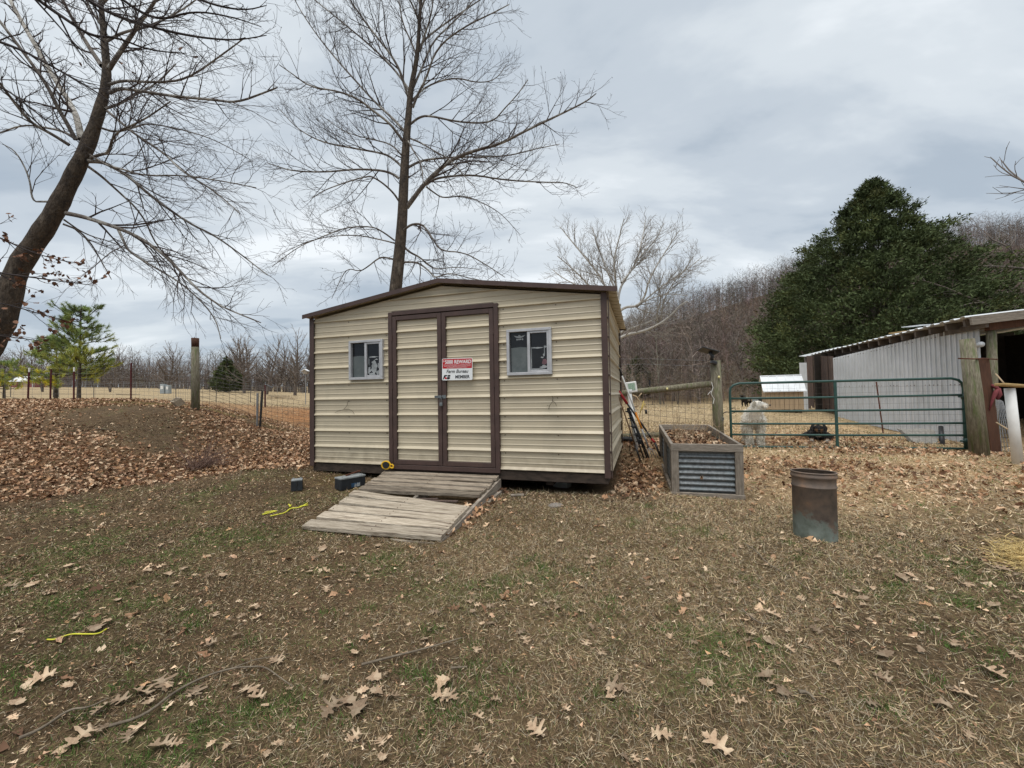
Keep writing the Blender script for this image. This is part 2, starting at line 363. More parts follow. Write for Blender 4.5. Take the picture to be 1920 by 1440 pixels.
def litter_mask(x, y):
    """how much leaf litter lies at a place, 0..1"""
    n = fbm(x, y, 1.3, 5)-.5
    # bank left of the shed: everything behind the edge line
    edge = np.interp(x, [-14, -6.7, -5.4, -4.2, -2.9, -2.2, 0], [5.2, 5.3, 6.25, 6.7, 6.6, 7.2, 8])
    m = ss(-.25, .25, y-edge+n*.7)*ss(.3, -.6, x+2.2)
    top = ss(15.6, 14.2, y+n*1.0)
    path = np.clip(sum(blob(x, y, a_, b_, c_, d_) for a_, b_, c_, d_ in PATHB)+blob(x, y, -11.0, 13.4, 3.8, .8), 0, 1)
    m = m*top*(1-np.clip(path*1.25-n*.5, 0, .96))
    m = np.maximum(m, .0)
    # between shed and planter, by the ramp, under the gate
    def reg(cx_, cy_, rx, ry, rot=0, k=1.6): return np.clip(blob(x, y, cx_, cy_, rx, ry, rot)*k-.35+n*.6, 0, 1)
    m = np.maximum(m, reg(1.75, 6.3, .55, 1.6, -.25))
    m = np.maximum(m, reg(2.4, 8.2, 1.6, .9))
    for a_, b_, c_ in RAMPB: m = np.maximum(m, np.clip(blob(x, y, a_, b_, c_, c_*.8)*1.9-.35+n*.5, 0, 1))
    m = np.maximum(m, .75*reg(7.2, 7.6, 2.2, .45, -.12))
    m = np.maximum(m, .55*reg(5.5, 8.9, 3.0, 1.0))
    m = np.maximum(m, .5*reg(4.3, 6.3, 2.5, .9)); m = np.maximum(m, .3*reg(6.5, 5.6, 3.2, 1.3))
    return m
def zones(x, y):
    n = fbm(x, y, 1.6, 11); n2 = fbm(x, y, .55, 21)
    lit = litter_mask(x, y)
    straw = ss(.8, 3.5, x+(n-.5)*2+.25*(y-4))*ss(3.1, 5.4, y+(n2-.5)*1.5-.12*(x-2))
    past = ss(13.6, 15.5, y+(n-.5)*1.2)*ss(0, -4, x)+ss(9.5, 13, y+(n-.5)*2)*ss(-2, 1, x)*(1-0)
    past = np.maximum(past, ss(11.8, 13.5, y)*ss(-6.5, -4.4, x)*ss(2, 0, x))
    orange = blob(x, y, -6.5, 20, 6, 9)
    moss = np.clip(blob(x, y, -10.8, 13.6, 3.6, .8)*1.2+blob(x, y, -2.7, 5.75, .5, .25)+.0*n, 0, 1)*ss(.35, .6, n2+.1)
    green = ss(.56, .72, n2*.6+n*.45)*(1-past)*(1-straw*.6)*(1-lit)
    mud = np.clip(blob(x, y, 4.2, 2.9, .9, .55, -.3)*1.3+blob(x, y, 3.9, 2.55, .9, .4)+blob(x, y, -.6, 2.2, .5, .3)*.7+blob(x, y, -3.2, 1.6, 1., .6)*.4+blob(x, y, .6, 5.0, 1.3, .35, -.3)*1.2+blob(x, y, .3, 6.5, 3, 1.2, -.3)*1.4, 0, 1)
    mud = np.maximum(mud, .8*np.clip(sum(blob(x, y, a_, b_, c_, d_) for a_, b_, c_, d_ in PATHB), 0, 1))
    mud = np.maximum(mud, .7*ss(.60, .74, fbm(x, y, 1.05, 141))*(1-straw)*(1-lit))
    woods = ss(44, 52, y+(n-.5)*6)*ss(2, 14, x)
    return lit, straw, np.clip(past, 0, 1), orange, moss, green, mud, woods
def axis(lo, hi, f0, f1, st, g=1.16):
    a = list(np.arange(f0, f1+1e-6, st)); s_ = st
    while a[-1] < hi: s_ *= g; a.append(a[-1]+s_)
    s_ = st; b = [a[0]]
    while b[0] > lo: s_ *= g; b.insert(0, b[0]-s_)
    return np.array(b[:-1]+a)
gx = axis(-420, 420, -13, 12, .1); gy = axis(-60, 420, .4, 15, .1)
GX, GY = np.meshgrid(gx, gy, indexing='ij'); GZ = H(GX, GY)
zz = zones(GX.ravel(), GY.ravel())
nxg, nyg = GX.shape; idx = np.arange(nxg*nyg).reshape(nxg, nyg)
Fg = np.stack([idx[:-1, :-1], idx[1:, :-1], idx[1:, 1:], idx[:-1, 1:]], -1).reshape(-1, 4)
def srgb(*c): return np.array(hexl(*c))
base = np.zeros((nxg*nyg, 3))+srgb(104, 88, 69)
def mixc(b, m, c): return b*(1-m[:, None])+np.array(c)[None]*m[:, None]
lit, straw, past, orange, moss, green, mud, woods = zz
nn = fbm(GX.ravel(), GY.ravel(), .9, 31)
base *= (.8+.45*nn)[:, None]
base = mixc(base, ss(-2.6, 1.0, GX.ravel()+(nn-.5)*3)*.6, srgb(138, 120, 94))
base = mixc(base, straw*.85, srgb(204, 176, 142))
base = mixc(base, green*.5, srgb(108, 106, 74))
base = mixc(base, past, srgb(172, 154, 126))
base = mixc(base, past*np.clip(orange*1.3, 0, 1), srgb(158, 116, 82))
base = mixc(base, mud*.75, srgb(98, 82, 66))
base = mixc(base, lit*.75, srgb(120, 96, 76))
base = mixc(base, moss*.6, srgb(108, 94, 48))
base = mixc(base, woods, srgb(88, 70, 55))
M_ground = bpy.data.materials.new('dead_grass_ground'); M_ground.use_nodes = True
_t = M_ground.node_tree; _n = _t.nodes; _l = _t.links; _b = _n['Principled BSDF']; _b.inputs['Roughness'].default_value = 1; _b.inputs['Specular IOR Level'].default_value = .1
_va = _n.new('ShaderNodeVertexColor'); _va.layer_name = 'Col'; _co = _n.new('ShaderNodeTexCoord')
def _nz(sc, det, ro, src=None):
    q = _n.new('ShaderNodeTexNoise'); q.inputs['Scale'].default_value = sc; q.inputs['Detail'].default_value = det; q.inputs['Roughness'].default_value = ro; _l.new(src or _co.outputs['Object'], q.inputs['Vector']); return q
q1 = _nz(38, 8, .8); q2 = _nz(7, 6, .7); q3 = _nz(1.1, 5, .6)
_r = _n.new('ShaderNodeValToRGB'); _l.new(q1.outputs['Fac'], _r.inputs[0]); _e = _r.color_ramp.elements
_e[0].position = .33; _e[0].color = (.30, .29, .27, 1); _e[1].position = .70; _e[1].color = (1.75, 1.7, 1.6, 1); _e.new(.5).color = (.95, .95, .92, 1)
_r2 = _n.new('ShaderNodeValToRGB'); _l.new(q2.outputs['Fac'], _r2.inputs[0]); _e = _r2.color_ramp.elements
_e[0].position = .3; _e[0].color = (.62, .6, .58, 1); _e[1].position = .72; _e[1].color = (1.32, 1.3, 1.25, 1)
_r3 = _n.new('ShaderNodeValToRGB'); _l.new(q3.outputs['Fac'], _r3.inputs[0]); _e = _r3.color_ramp.elements
_e[0].position = .3; _e[0].color = (.82, .84, .84, 1); _e[1].position = .7; _e[1].color = (1.15, 1.13, 1.1, 1)
def _mul(a, b):
    m = _n.new('ShaderNodeVectorMath'); m.operation = 'MULTIPLY'; _l.new(a, m.inputs[0]); _l.new(b, m.inputs[1]); return m.outputs[0]
_l.new(_mul(_mul(_mul(_va.outputs[0], _r.outputs[0]), _r2.outputs[0]), _r3.outputs[0]), _b.inputs['Base Color'])
_bp = _n.new('ShaderNodeBump'); _bp.inputs['Strength'].default_value = .9; _bp.inputs['Distance'].default_value = .03; _l.new(q1.outputs['Fac'], _bp.inputs['Height']); _l.new(_bp.outputs[0], _b.inputs['Normal'])
ground = raw('ground', np.stack([GX.ravel(), GY.ravel(), GZ.ravel()], 1), Fg, M_ground, None, True, False, base)
tag(ground, kind='structure')
# ------------------------------------------------------------------ storage shed
SYAW = R(-17.459); SO = np.array([-2.976, 6.131, CAMZ-.9357]); RB = .2286
W, L, DL, DR, DT, PK = 4.30, 2.93, 1.342, 2.957, 2.126, 2.44
EV = 2.13
shed = thing('storage_shed', 'beige metal storage shed with dark brown trim, double doors and two sliding windows', 'shed', SO, SYAW)
def s2w(x, y, z):
    c, s_ = cos(SYAW), sin(SYAW); return np.array([SO[0]+x*c-y*s_, SO[1]+x*s_+y*c, SO[2]+z])
PROF = [(0, 0), (.004, .022), (.008, .028), (.012, .027), (.043, 0), (.0850, 0), (.0870, .006), (.1000, 0), (.1550, 0), (.1570, .006), (.170, 0)]
def profile(z0, z1):
    o = []; k = int(math.floor(z0/RB))-1
    while k*RB < z1+RB:
        for z, d in PROF: o.append((k*RB+z, d))
        k += 1
    r = []
    zs = [a for a, _ in o]; ds = [b for _, b in o]
    r.append((z0, float(np.interp(z0, zs, ds))))
    r += [(a, b) for a, b in o if z0+1e-4 < a < z1-1e-4]
    r.append((z1, float(np.interp(z1, zs, ds)))); return r
def siding(name, x0, x1, z0, z1, parent=None, mat=None, plane='front', ztop=None, off=0.0, nx=1):
    """corrugated sheet with ribs along its length; ztop(x) clips the gable"""
    mat = mat or M_beige; parent = parent or shed
    V = []; Fc = []
    prof = profile(z0, z1)
    xs = np.linspace(x0, x1, nx+1)
    if ztop:  xs = np.array(sorted(set(list(np.linspace(x0, x1, max(2, int((x1-x0)/.08))))+([W/2] if x0 < W/2 < x1 else []))))
    for x in xs:
        zt = ztop(x) if ztop else 1e9
        for z, d in prof:
            zc_ = min(z, zt); dd = d if z <= zt else 0.001
            if plane == 'front': V.append((x, -d-off if z <= zt else -off-.001, zc_))
            elif plane == 'right': V.append((W+dd+off, x, zc_))
            elif plane == 'left': V.append((-dd-off, x, zc_))
            else: V.append((x, L+dd+off, zc_))
    m = len(prof)
    for i in range(len(xs)-1):
        for j in range(m-1):
            a, b = i*m+j, i*m+j+1
            if abs(V[a][2]-V[b][2]) < 1e-6 and abs(V[a+m][2]-V[b+m][2]) < 1e-6: continue
            Fc.append((a, a+m, b+m, b))
    return raw(name, V, Fc, mat, parent)
gable = lambda x: EV+(PK-EV)*(1-abs(x-W/2)/(W/2))-.02
WL = [(.683, 1.248, 1.195, 1.758), (3.068, 3.645, 1.186, 1.766)]
# left window measured from the photograph, right window likewise
rows = [(0, 4*RB), (4*RB, 8*RB)]
def column(x0, x1):
    for z0, z1 in rows: siding('siding_panel', x0, x1, z0, z1)
def gablerow(x0, x1, z0):
    siding('siding_panel', x0, x1, z0, PK, ztop=gable)
for (a, b, wb, wt), (x0, x1) in zip(WL, ((.045, DL), (DR, W-.045))):
    column(x0, a+.01); column(b-.01, x1)
    siding('siding_panel', a+.01, b-.01, 0, 4*RB); siding('siding_panel', a+.01, b-.01, 4*RB, wb+.01); siding('siding_panel', a+.01, b-.01, wt-.01, 8*RB)
    gablerow(x0, x1, 8*RB)
gablerow(DL, DR, DT-.01)
for z0, z1 in ((0, 4*RB), (4*RB, 8*RB), (8*RB, EV)):
    siding('siding_panel', .04, L-.04, z0, z1, plane='right'); siding('siding_panel', .04, L-.04, z0, z1, plane='left')
siding('siding_panel', .04, W-.04, 0, PK, plane='back', ztop=gable)
m = MB(); m.prism([(0.02, .02), (W-.02, .02), (W-.02, EV-.01), (W/2, PK-.03), (.02, EV-.01)], .012, .03); m.prism([(0.02, .02), (W-.02, .02), (W-.02, EV-.01), (W/2, PK-.03), (.02, EV-.01)], L-.03, L-.012)
m.box((.03, L/2, EV/2), (.02, L-.06, EV-.04)); m.box((W-.03, L/2, EV/2), (.02, L-.06, EV-.04)); m.box((W/2, L/2, .03), (W-.1, L-.1, .03)); m.build('inner_wall', M_black, shed)
# corner trim: L sections
for x, sx in ((0, 1), (W, -1)):
    for y, sy in ((0, 1), (L, -1)):
        m = MB(); m.box((x+sx*.02, y-sy*.028, EV/2-.02), (.072, .008, EV+.06), bev=.002); m.box((x-sx*.028, y+sy*.02, EV/2-.02), (.008, .088, EV+.06), bev=.002)
        m.build('corner_trim', M_brown, shed)
# screws
m = MB()
for k in range(10):
    for x in (.655, 1.285, 3.02, 3.70):
        if k == 9 and x > 2: pass
        z = k*RB-.018
        if z > 0 and not any(a-.03 < x < b+.03 and wb-.02 < z < wt+.02 for a, b, wb, wt in WL): m.lathe([(0, -.0), (.006, 0), (.006, .004), (.003, .007)], 6, (0, 0, 0)) if False else m.box((x, -.004, z), (.011, .008, .011), bev=.003)
tag(m.build('screws', M_skid, shed), kind='stuff')
# windows
M_glass = pmat('dark_window_glass', (.013, .014, .016), (.006, .006, .008), 3, .12, 0, .0, spec=.35)
M_film = pmat('grey_window_film', (.12, .135, .135), (.085, .10, .10), 5, .3, 0, .0, spec=.3, c3=(.17, .185, .185), s3=4, t3=(.5, .8))
M_flake = pmat('peeling_white_film', (.36, .38, .39), (.22, .235, .24), 10, .7, 0, .0)
def ragged(cx_, cy_, rx, ry, n=14, seed=0, amp=.35):
    r = random.Random(seed); return [(cx_+rx*cos(2*pi*i/n)*(1+amp*(r.random()-.5)*2), cy_+ry*sin(2*pi*i/n)*(1+amp*(r.random()-.5)*2)) for i in range(n)]
def window(a, b, wb, wt, which):
    m = MB(); fr = .036; dp = .05; yc = -.034+dp/2-.012
    m.box(((a+b)/2, yc, wb+fr/2), (b-a, dp, fr), bev=.004); m.box(((a+b)/2, yc, wt-fr/2), (b-a, dp, fr), bev=.004)
    m.box((a+fr/2, yc, (wb+wt)/2), (fr, dp, wt-wb-2*fr), bev=.003); m.box((b-fr/2, yc, (wb+wt)/2), (fr, dp, wt-wb-2*fr), bev=.003)
    win = m.build('window', M_alu, shed); mid = (a+b)/2+.01
    m = MB(); sy = -.022
    # inner sliding sash on the right half, stands proud
    x0, x1 = mid-.03, b-fr+.002
    for q in ((mid-.012, .036), (b-fr-.012, .026)): m.box((q[0], sy, (wb+wt)/2), (q[1], .03, wt-wb-2*fr-.002), bev=.003)
    m.box(((x0+x1)/2+.006, sy+.001, wt-fr-.013), (x1-x0-.06, .027, .026), bev=.003); m.box(((x0+x1)/2+.006, sy+.001, wb+fr+.013), (x1-x0-.06, .027, .026), bev=.003)
    m.build('sash', M_alu, win)
    m = MB(); m.box(((a+mid)/2, .004, (wb+wt)/2), (mid-a-fr*1.1, .006, wt-wb-2*fr)); m.build('pane', M_glass, win)
    m = MB(); m.box(((b+mid)/2, -.012, (wb+wt)/2), (b-mid-fr*1.1, .006, wt-wb-2*fr)); m.build('pane', M_glass, win)
    hh = wt-wb
    m = MB(); m.prism([(a+fr+.012, wb+fr+.004), (mid-.03, wb+fr+.004), (mid-.03, wb+hh*.60), ((a+mid)/2+.02, wb+hh*.615), (a+fr+.012, wb+hh*.60)], -.0005, .0), m.build('window_film', M_film, win)
    m = MB(); r = random.Random(5+which); px0, px1 = mid+.012, b-fr-.028
    t = lambda u, v: (px0+(px1-px0)*u, wb+fr+.03+(hh-2*fr-.06)*v)
    if which == 0:
        P = [ragged(*t(.55, .22), .05, .085, 16, 1, .35), ragged(*t(.15, .15), .022, .05, 12, 2, .5), ragged(*t(.55, .40), .034, .03, 12, 3, .4), ragged(*t(.35, .03), .06, .014, 12, 4, .3), ragged(*t(.85, .06), .02, .03, 10, 5, .5), ragged(*t(.5, .585), .075, .008, 16, 6, .5), ragged(*t(.1, .45), .007, .05, 10, 7, .5), ragged(*t(.9, .3), .01, .05, 10, 8, .5), ragged(*t(.72, .5), .03, .012, 10, 9, .6)]
    else:
        P = [ragged(*t(.35, .60), .085, .008, 18, 11, .5), ragged(*t(.9, .62), .02, .012, 12, 12, .5), ragged(*t(.82, .40), .013, .022, 10, 13, .5), ragged(*t(.70, .33), .022, .008, 10, 14, .6), ragged(*t(.8, .06), .05, .018, 14, 15, .6), ragged(*t(.03, .25), .006, .16, 12, 16, .5), ragged(*t(.3, .02), .08, .006, 12, 17, .5), ragged(*t(.85, .52), .005, .05, 8, 18, .5)]
    for i, p in enumerate(P): m.prism(p, -.0165-.0003*i, -.0155-.0003*i)
    m.build('peeling_film', M_flake, win)
    if which == 1:
        m = MB(); u0 = a+.16; zt = wt-.09
        m.prism([(u0-.075, zt+.016), (u0-.02, zt+.004), (u0-.01, zt+.02), (u0+.008, zt+.02), (u0+.02, zt+.004), (u0+.08, zt+.018), (u0+.045, zt-.012), (u0+.015, zt-.018), (u0-.03, zt-.016), (u0-.055, zt-.004)], -.001, .0005)
        for k in range(4): m.prism(ragged(u0-.03+k*.024, zt-.036, .011, .011, 7, 40+k, .4), -.001, .0005)
        m.build('window_sticker', M_flake, win)
        m = MB(); m.prism(ragged(*t(.86, .20), .04, .035, 14, 77, .3), -.0165, -.0155); m.build('faded_pink_patch', pmat('faded_pink', (.20, .10, .11), (.12, .07, .08), 12, .5, 0, 0), win)
for i, w_ in enumerate(WL): window(*w_, i)
# door frame and the two leaves
m = MB(); fy = -.02; fw = .058
m.box((DL+fw/2, fy, (DT-.05)/2), (fw, .05, DT+.03), bev=.003); m.box((DR-fw/2, fy, (DT-.05)/2), (fw, .05, DT+.03), bev=.003); m.box(((DL+DR)/2, fy, DT-fw/2), (DR-DL-2*fw, .05, fw), bev=.003)
m.box(((DL+DR)/2, fy, -.012), (DR-DL-2*fw, .045, .06), bev=.003); m.build('door_frame', M_brown, shed)
XM = (DL+DR)/2+.008
def leaf(x0, x1, hinge):
    z0, z1 = .025, DT-fw-.012; sw = .058
    d = MB(); y = -.026
    d.box((x0+sw/2, y, (z0+z1)/2), (sw, .03, z1-z0), bev=.003); d.box((x1-sw/2, y, (z0+z1)/2), (sw, .03, z1-z0), bev=.003)
    d.box(((x0+x1)/2, y, z1-sw/2), (x1-x0-2*sw, .03, sw), bev=.003); d.box(((x0+x1)/2, y, z0+sw/2), (x1-x0-2*sw, .03, sw), bev=.003)
    door = d.build('door', M_brown, shed)
    for a, b in ((z0+sw, 3*RB), (3*RB, 7*RB), (7*RB, z1-sw)): siding('door_panel', x0+sw, x1-sw, a, b, door, off=.004)
    hx = x0-.004 if hinge == 'l' else x1+.004
    for z in (.28, 1.05, 1.72): h = MB(); h.tube([(hx, -.046, z), (hx, -.046, z+.09)], .009, 8); h.build('hinge', M_brown, door)
    return door
d1 = leaf(DL+fw+.006, XM-.004, 'l'); d2 = leaf(XM+.004, DR-fw-.006, 'r')
m = MB(); m.box((XM-.055, -.0475, .935), (.10, .004, .035), bev=.001); m.build('hasp', M_galv, d1)
m = MB(); m.box((XM+.035, -.046, .935), (.05, .006, .045), bev=.001); m.tube([(XM+.012, -.05, .92), (XM+.012, -.062, .935), (XM+.012, -.05, .95)], .004, 6); m.build('staple_plate', M_galv, d2)
lk = thing('padlock', 'small steel padlock hanging from the door hasp', 'padlock', s2w(XM-.004, -.062, .85), SYAW)
m = MB(); m.box((0, 0, -.015), (.042, .018, .045), bev=.005); m.build('lock_body', M_galv, lk)
m = MB(); m.tube([(-.013, 0, .008), (-.013, 0, .05), (-.008, 0, .064), (0, 0, .069), (.008, 0, .064), (.013, 0, .05), (.013, 0, .008)], .0035, 8); m.build('shackle', M_galv, lk)
# roof: two decks with ribs, fascia
def roofz(x): return EV+.02+(PK+.0-EV-.0)*(1-abs(x-W/2)/(W/2))
OH = .14; OF = .10
for sgn in (-1, 1):
    xe = -.075 if sgn < 0 else W+.125
    m = MB(); ys = np.arange(-OF+.01, L+OF, .2286/2)
    ze, zp = roofz(xe), roofz(W/2)
    # ribbed deck: cross-section along y
    pr = []
    y = -OF+.012
    while y < L+OF-.03:
        pr += [(y, 0), (y+.155, 0), (y+.165, .018), (y+.205, .018), (y+.215, 0)]; y += .2286
    pr.append((L+OF-.012, 0)); n = len(pr); vs = []; fs = []
    for x, z in ((xe, ze), (W/2, zp)):
        for a, b in pr: vs.append((x, a, z+b+.012))
        for a, b in pr: vs.append((x, a, z+b+.004))
    for i in range(n-1):
        fs += [(i, i+1, 2*n+i+1, 2*n+i), (n+i, 3*n+i, 3*n+i+1, n+i+1)]
    fs += [tuple(range(n))+tuple(range(2*n-1, n-1, -1))]
    m.add(vs, fs); m.build('roof_deck', M_beige, shed)
    for yy, nm in ((-OF, 'front'), (L+OF, 'back')):
        m = MB(); m.prism([(xe-(.012 if sgn < 0 else -.012), ze+.040), (W/2, zp+.040), (W/2, zp-.018), (xe-(.012 if sgn < 0 else -.012), ze-.018)], yy-.006, yy+.006, 'xz'); m.build('fascia', M_brown, shed)
    for y0, y1 in ((-OF+.006, -OF+.12), (L+OF-.12, L+OF-.006)):
        m = MB(); m.prism([(xe-(.012 if sgn < 0 else -.012), ze+.041), (W/2, zp+.041), (W/2, zp+.034), (xe-(.012 if sgn < 0 else -.012), ze+.034)], y0, y1, 'xz'); m.build('rake_trim', M_brown, shed)
m = MB(); zp = roofz(W/2)
m.prism([(W/2-.17, zp+.022), (W/2, zp+.05), (W/2+.17, zp+.022), (W/2+.17, zp+.018), (W/2, zp+.045), (W/2-.17, zp+.018)], -OF+.13, L+OF-.13, 'xz'); m.build('ridge_cap', M_brown, shed)
m = MB(); m.box((W/2, L/2, EV-.02), (W-.08, L-.08, .02)); m.build('ceiling', M_black, shed)
# base rim and runners
m = MB(); m.box((W/2, .012, -.066), (W-.03, .038, .115), bev=.004); m.build('rim_board', M_skid, shed)
m = MB(); m.box((W/2, L-.012, -.066), (W-.03, .038, .115), bev=.004); m.build('rim_board', M_skid, shed)
for x in (.035, W-.035):
    m = MB(); m.box((x, L/2, -.066), (.038, L-.08, .113), bev=.004); m.build('rim_board', M_skid, shed)
m = MB(); m.box((W/2, L/2, -.02), (W-.12, L-.12, .03)); m.build('floor_deck', M_skid, shed)
for x in (.75, 2.15, 3.55):
    m = MB(); m.box((x, L/2, -.16), (.10, L-.3, .08), bev=.004); m.build('runner', M_skid, shed)
# concrete blocks that carry the runners
M_conc = pmat('concrete_block', (.30, .28, .25), (.2, .19, .17), 18, .95, 0, .4)
for x in (.75, 2.15, 3.55):
    for y in (1.0, L-.4):
        p = s2w(x, y, 0); zt = SO[2]-.20; g = h1(p[0], p[1])
        m = MB(); m.box((x, y, (zt+g)/2-SO[2]-.02), (.2, .4, max(.06, zt-g+.04)), bev=.01); m.build('support_block', M_conc, shed)
# bits of wire twisted into the wall
def wirebit(lab, pts, loc):
    m = MB()
    for P in pts: m.tube([s2w(*p) for p in P], .0028, 4)
    o = m.build('twisted_wire', M_skid, None, world=True, origin=loc); tag(o, lab, 'wire', 'wire ends on the shed wall'); return o
zz0 = .93
wirebit('thin looping wire end poking out of siding left of the doors', [[(.655, -.01, .90), (.65, -.03, .87), (.64, -.03, .83), (.58, -.02, .78), (.47, -.02, .75), (.42, -.02, .73)], [(.58, -.02, .78), (.67, -.025, .78), (.74, -.02, .74), (.76, -.02, .70)]], s2w(.65, -.01, .9))
wirebit('short tangled green wire end poking out of siding right of the doors', [[(3.63, -.01, .93), (3.65, -.035, .90), (3.64, -.03, .85), (3.60, -.02, .80), (3.57, -.02, .81)], [(3.64, -.03, .87), (3.68, -.03, .83), (3.69, -.03, .80)], [(3.60, -.02, .8), (3.59, -.02, .76)]], s2w(3.63, -.01, .93))
# ------------------------------------------------------------------ reward sign
M_red = pmat('sign_red', (.50, .012, .02), (.46, .012, .018), 3, .4, 0, 0); M_ink = pmat('sign_black', (.015, .015, .018), None, 3, .5, 0, 0)
M_signw = pmat('sign_white', (.78, .80, .80), (.74, .76, .76), 3, .35, 0, 0)
def rrect(x0, z0, x1, z1, r, n=4):
    o = []
    for cx_, cz, a0 in ((x1-r, z1-r, 0), (x0+r, z1-r, 90), (x0+r, z0+r, 180), (x1-r, z0+r, 270)):
        for i in range(n+1): a = R(a0+90*i/n); o.append((cx_+r*cos(a), cz+r*sin(a)))
    return o
SX0, SX1, SZ0, SZ1 = 2.176, 2.610, 1.148, 1.434
sg = thing('reward_sign', 'small red and white farm reward sign screwed on the right door', 'sign', s2w((SX0+SX1)/2-.0, -.062, (SZ0+SZ1)/2), SYAW)
sw_, sh_ = .437, .317; sg.scale = ((SX1-SX0)/sw_, 1, (SZ1-SZ0)/sh_)
sg.rotation_euler = (0, R(0.8), SYAW)
m = MB(); m.prism(rrect(-sw_/2, -sh_/2, sw_/2, sh_/2, .018), -.001, .001); m.build('sign_plate', M_signw, sg)
m = MB(); m.prism(rrect(-sw_/2+.008, .012, sw_/2-.008, sh_/2-.008, .01), -.0022, -.0012); m.build('red_field', M_red, sg)
def text(body, x, z, size, mat, parent, y=-.0030, sx=1, shear=0, off=0, align='CENTER', name='lettering'):
    c = bpy.data.curves.new(name, 'FONT'); c.body = body; c.size = size; c.align_x = align; c.align_y = 'CENTER'; c.shear = shear; c.offset = off; c.extrude = .0003
    c.materials.append(mat); tmp = bpy.data.objects.new(name, c); C.objects.link(tmp)
    me = bpy.data.meshes.new_from_object(tmp.evaluated_get(bpy.context.evaluated_depsgraph_get())); bpy.data.objects.remove(tmp); me.name = name
    o = bpy.data.objects.new(name, me); C.objects.link(o); o.parent = parent; o.location = (x, y, z); o.rotation_euler = (pi/2, 0, 0); o.scale = (sx, 1, 1); return o
text('$', -sw_/2+.028, .115, .042, M_signw, sg, off=.001, sx=.8)
text('5000 REWARD', .014, .104, .073, M_signw, sg, sx=.80, off=.0018)
text('FOR INFORMATION LEADING TO THE ARREST AND FULL', 0, .062, .0165, M_signw, sg, sx=.92)
text('CONVICTION OF PERSONS COMMITTING THEFT, ARSON,', 0, .044, .0165, M_signw, sg, sx=.90)
text('OR VANDALISM ON THIS MEMBER\'S PROPERTY', 0, .026, .0165, M_signw, sg, sx=.84)
text('Farm Bureau', .0, -.032, .070, M_ink, sg, sx=.86, shear=.28, off=.0006)
text('MEMBER', .075, -.112, .064, M_ink, sg, sx=.86, off=.0012)
x0 = -sw_/2+.012
m = MB(); m.prism([(x0, -.143), (x0+.012, -.143), (x0+.032, -.110), (x0+.05, -.098), (x0+.062, -.098), (x0+.066, -.082), (x0+.022, -.082), (x0+.014, -.1)], -.0028, -.0012)
m.prism([(x0+.074, -.082), (x0+.104, -.082), (x0+.112, -.090), (x0+.108, -.102), (x0+.098, -.107), (x0+.068, -.107)], -.0028, -.0012)
m.prism([(x0+.064, -.113), (x0+.098, -.113), (x0+.106, -.12), (x0+.103, -.134), (x0+.092, -.143), (x0+.056, -.143)], -.0028, -.0012); m.build('emblem', M_ink, sg)
m = MB(); m.prism(ragged(x0+.042, -.127, .016, .015, 12, 3, .05), -.0028, -.0012); m.build('emblem_dot', M_red, sg)
# ------------------------------------------------------------------ ramp
ramp = thing('wooden_ramp', 'weathered grey plank ramp with a broken board leading up to the doors', 'ramp', s2w(DL, 0, 0), SYAW)
def w2s(p):
    c, s_ = cos(SYAW), sin(SYAW); x, y = p[0]-SO[0], p[1]-SO[1]; return np.array([x*c+y*s_, -x*s_+y*c, p[2]-SO[2]])
A0 = np.array([-.067, -.035, -.065]); A1 = np.array([1.603, -.035, -.065])        # top edge, ramp-local
_q = w2s(atz(570, 989, .10)); _q2 = w2s(atz(822, 1008, .10))
B0 = np.array([_q[0]-DL, _q[1], _q[2]]); B1 = np.array([_q2[0]-DL, _q2[1], _q2[2]])
def rp(u, v, dz=0): return (A0*(1-u)+A1*u)*(1-v)+(B0*(1-u)+B1*u)*v+np.array([0, 0, dz])
pr = random.Random(3)
def plank(v0, v1, u0=0, u1=1, dark=False, sk=0, dz0=0, dz1=0, tip=0, mat=None, jag=None):
    g = .0135; pl = []; q_ = pr.uniform(-.007, .007); dz0 += q_; dz1 += -q_*.6
    a = rp(u0, v0+g+sk*0, dz0); b = rp(u1, v0+g+sk, dz1); c = rp(u1, v1-g+sk, dz1); d = rp(u0, v1-g, dz0)
    top = [a, b, c, d]; th = .035
    n = 10; V = []; Fc = []
    for i in range(n+1):
        t = i/n; w0 = pr.uniform(-.002, .002); w1 = pr.uniform(-.002, .002)
        e = a*(1-t)+b*t; f = d*(1-t)+c*t
        dy = nrm(f-e); e = e-dy*w0; f = f+dy*w1
        if jag and t > jag[0]: f = f-dy*jag[1]*(.6+.6*pr.random())*((t-jag[0])/(1-jag[0]))**.5
        zz_ = np.array([0, 0, pr.uniform(-.0025, .0025)])
        V += [e+zz_, f+zz_, f+zz_-np.array([0, 0, th]), e+zz_-np.array([0, 0, th])]
    for i in range(n):
        for k in range(4): Fc.append((i*4+k, i*4+(k+1) % 4, i*4+4+(k+1) % 4, i*4+4+k))
    Fc += [(0, 3, 2, 1), (n*4, n*4+1, n*4+2, n*4+3)]
    o = raw('plank', np.array(V), Fc, mat or (M_plankd if dark else M_plank), ramp); return o
vv = [0, .082, .165, .248, .333, .425]
for i in range(5):
    plank(vv[i], vv[i+1], pr.uniform(-.008, .01), 1+pr.uniform(-.01, .008), dark=True, jag=(.45, .045) if i == 4 else None)
plank(.432, .535, -.012, .992, sk=.115, dz0=.004, dz1=-.012)        # slipped board that leaves the hole
plank(.537, .655, -.01, 1.0, sk=.085, dz0=.003, dz1=-.004)
plank(.662, .77, -.012, 1.0, sk=.05)
plank(.775, .885, -.014, 1.005, sk=.02)
plank(.888, 1.0, -.03, 1.01, sk=.005)
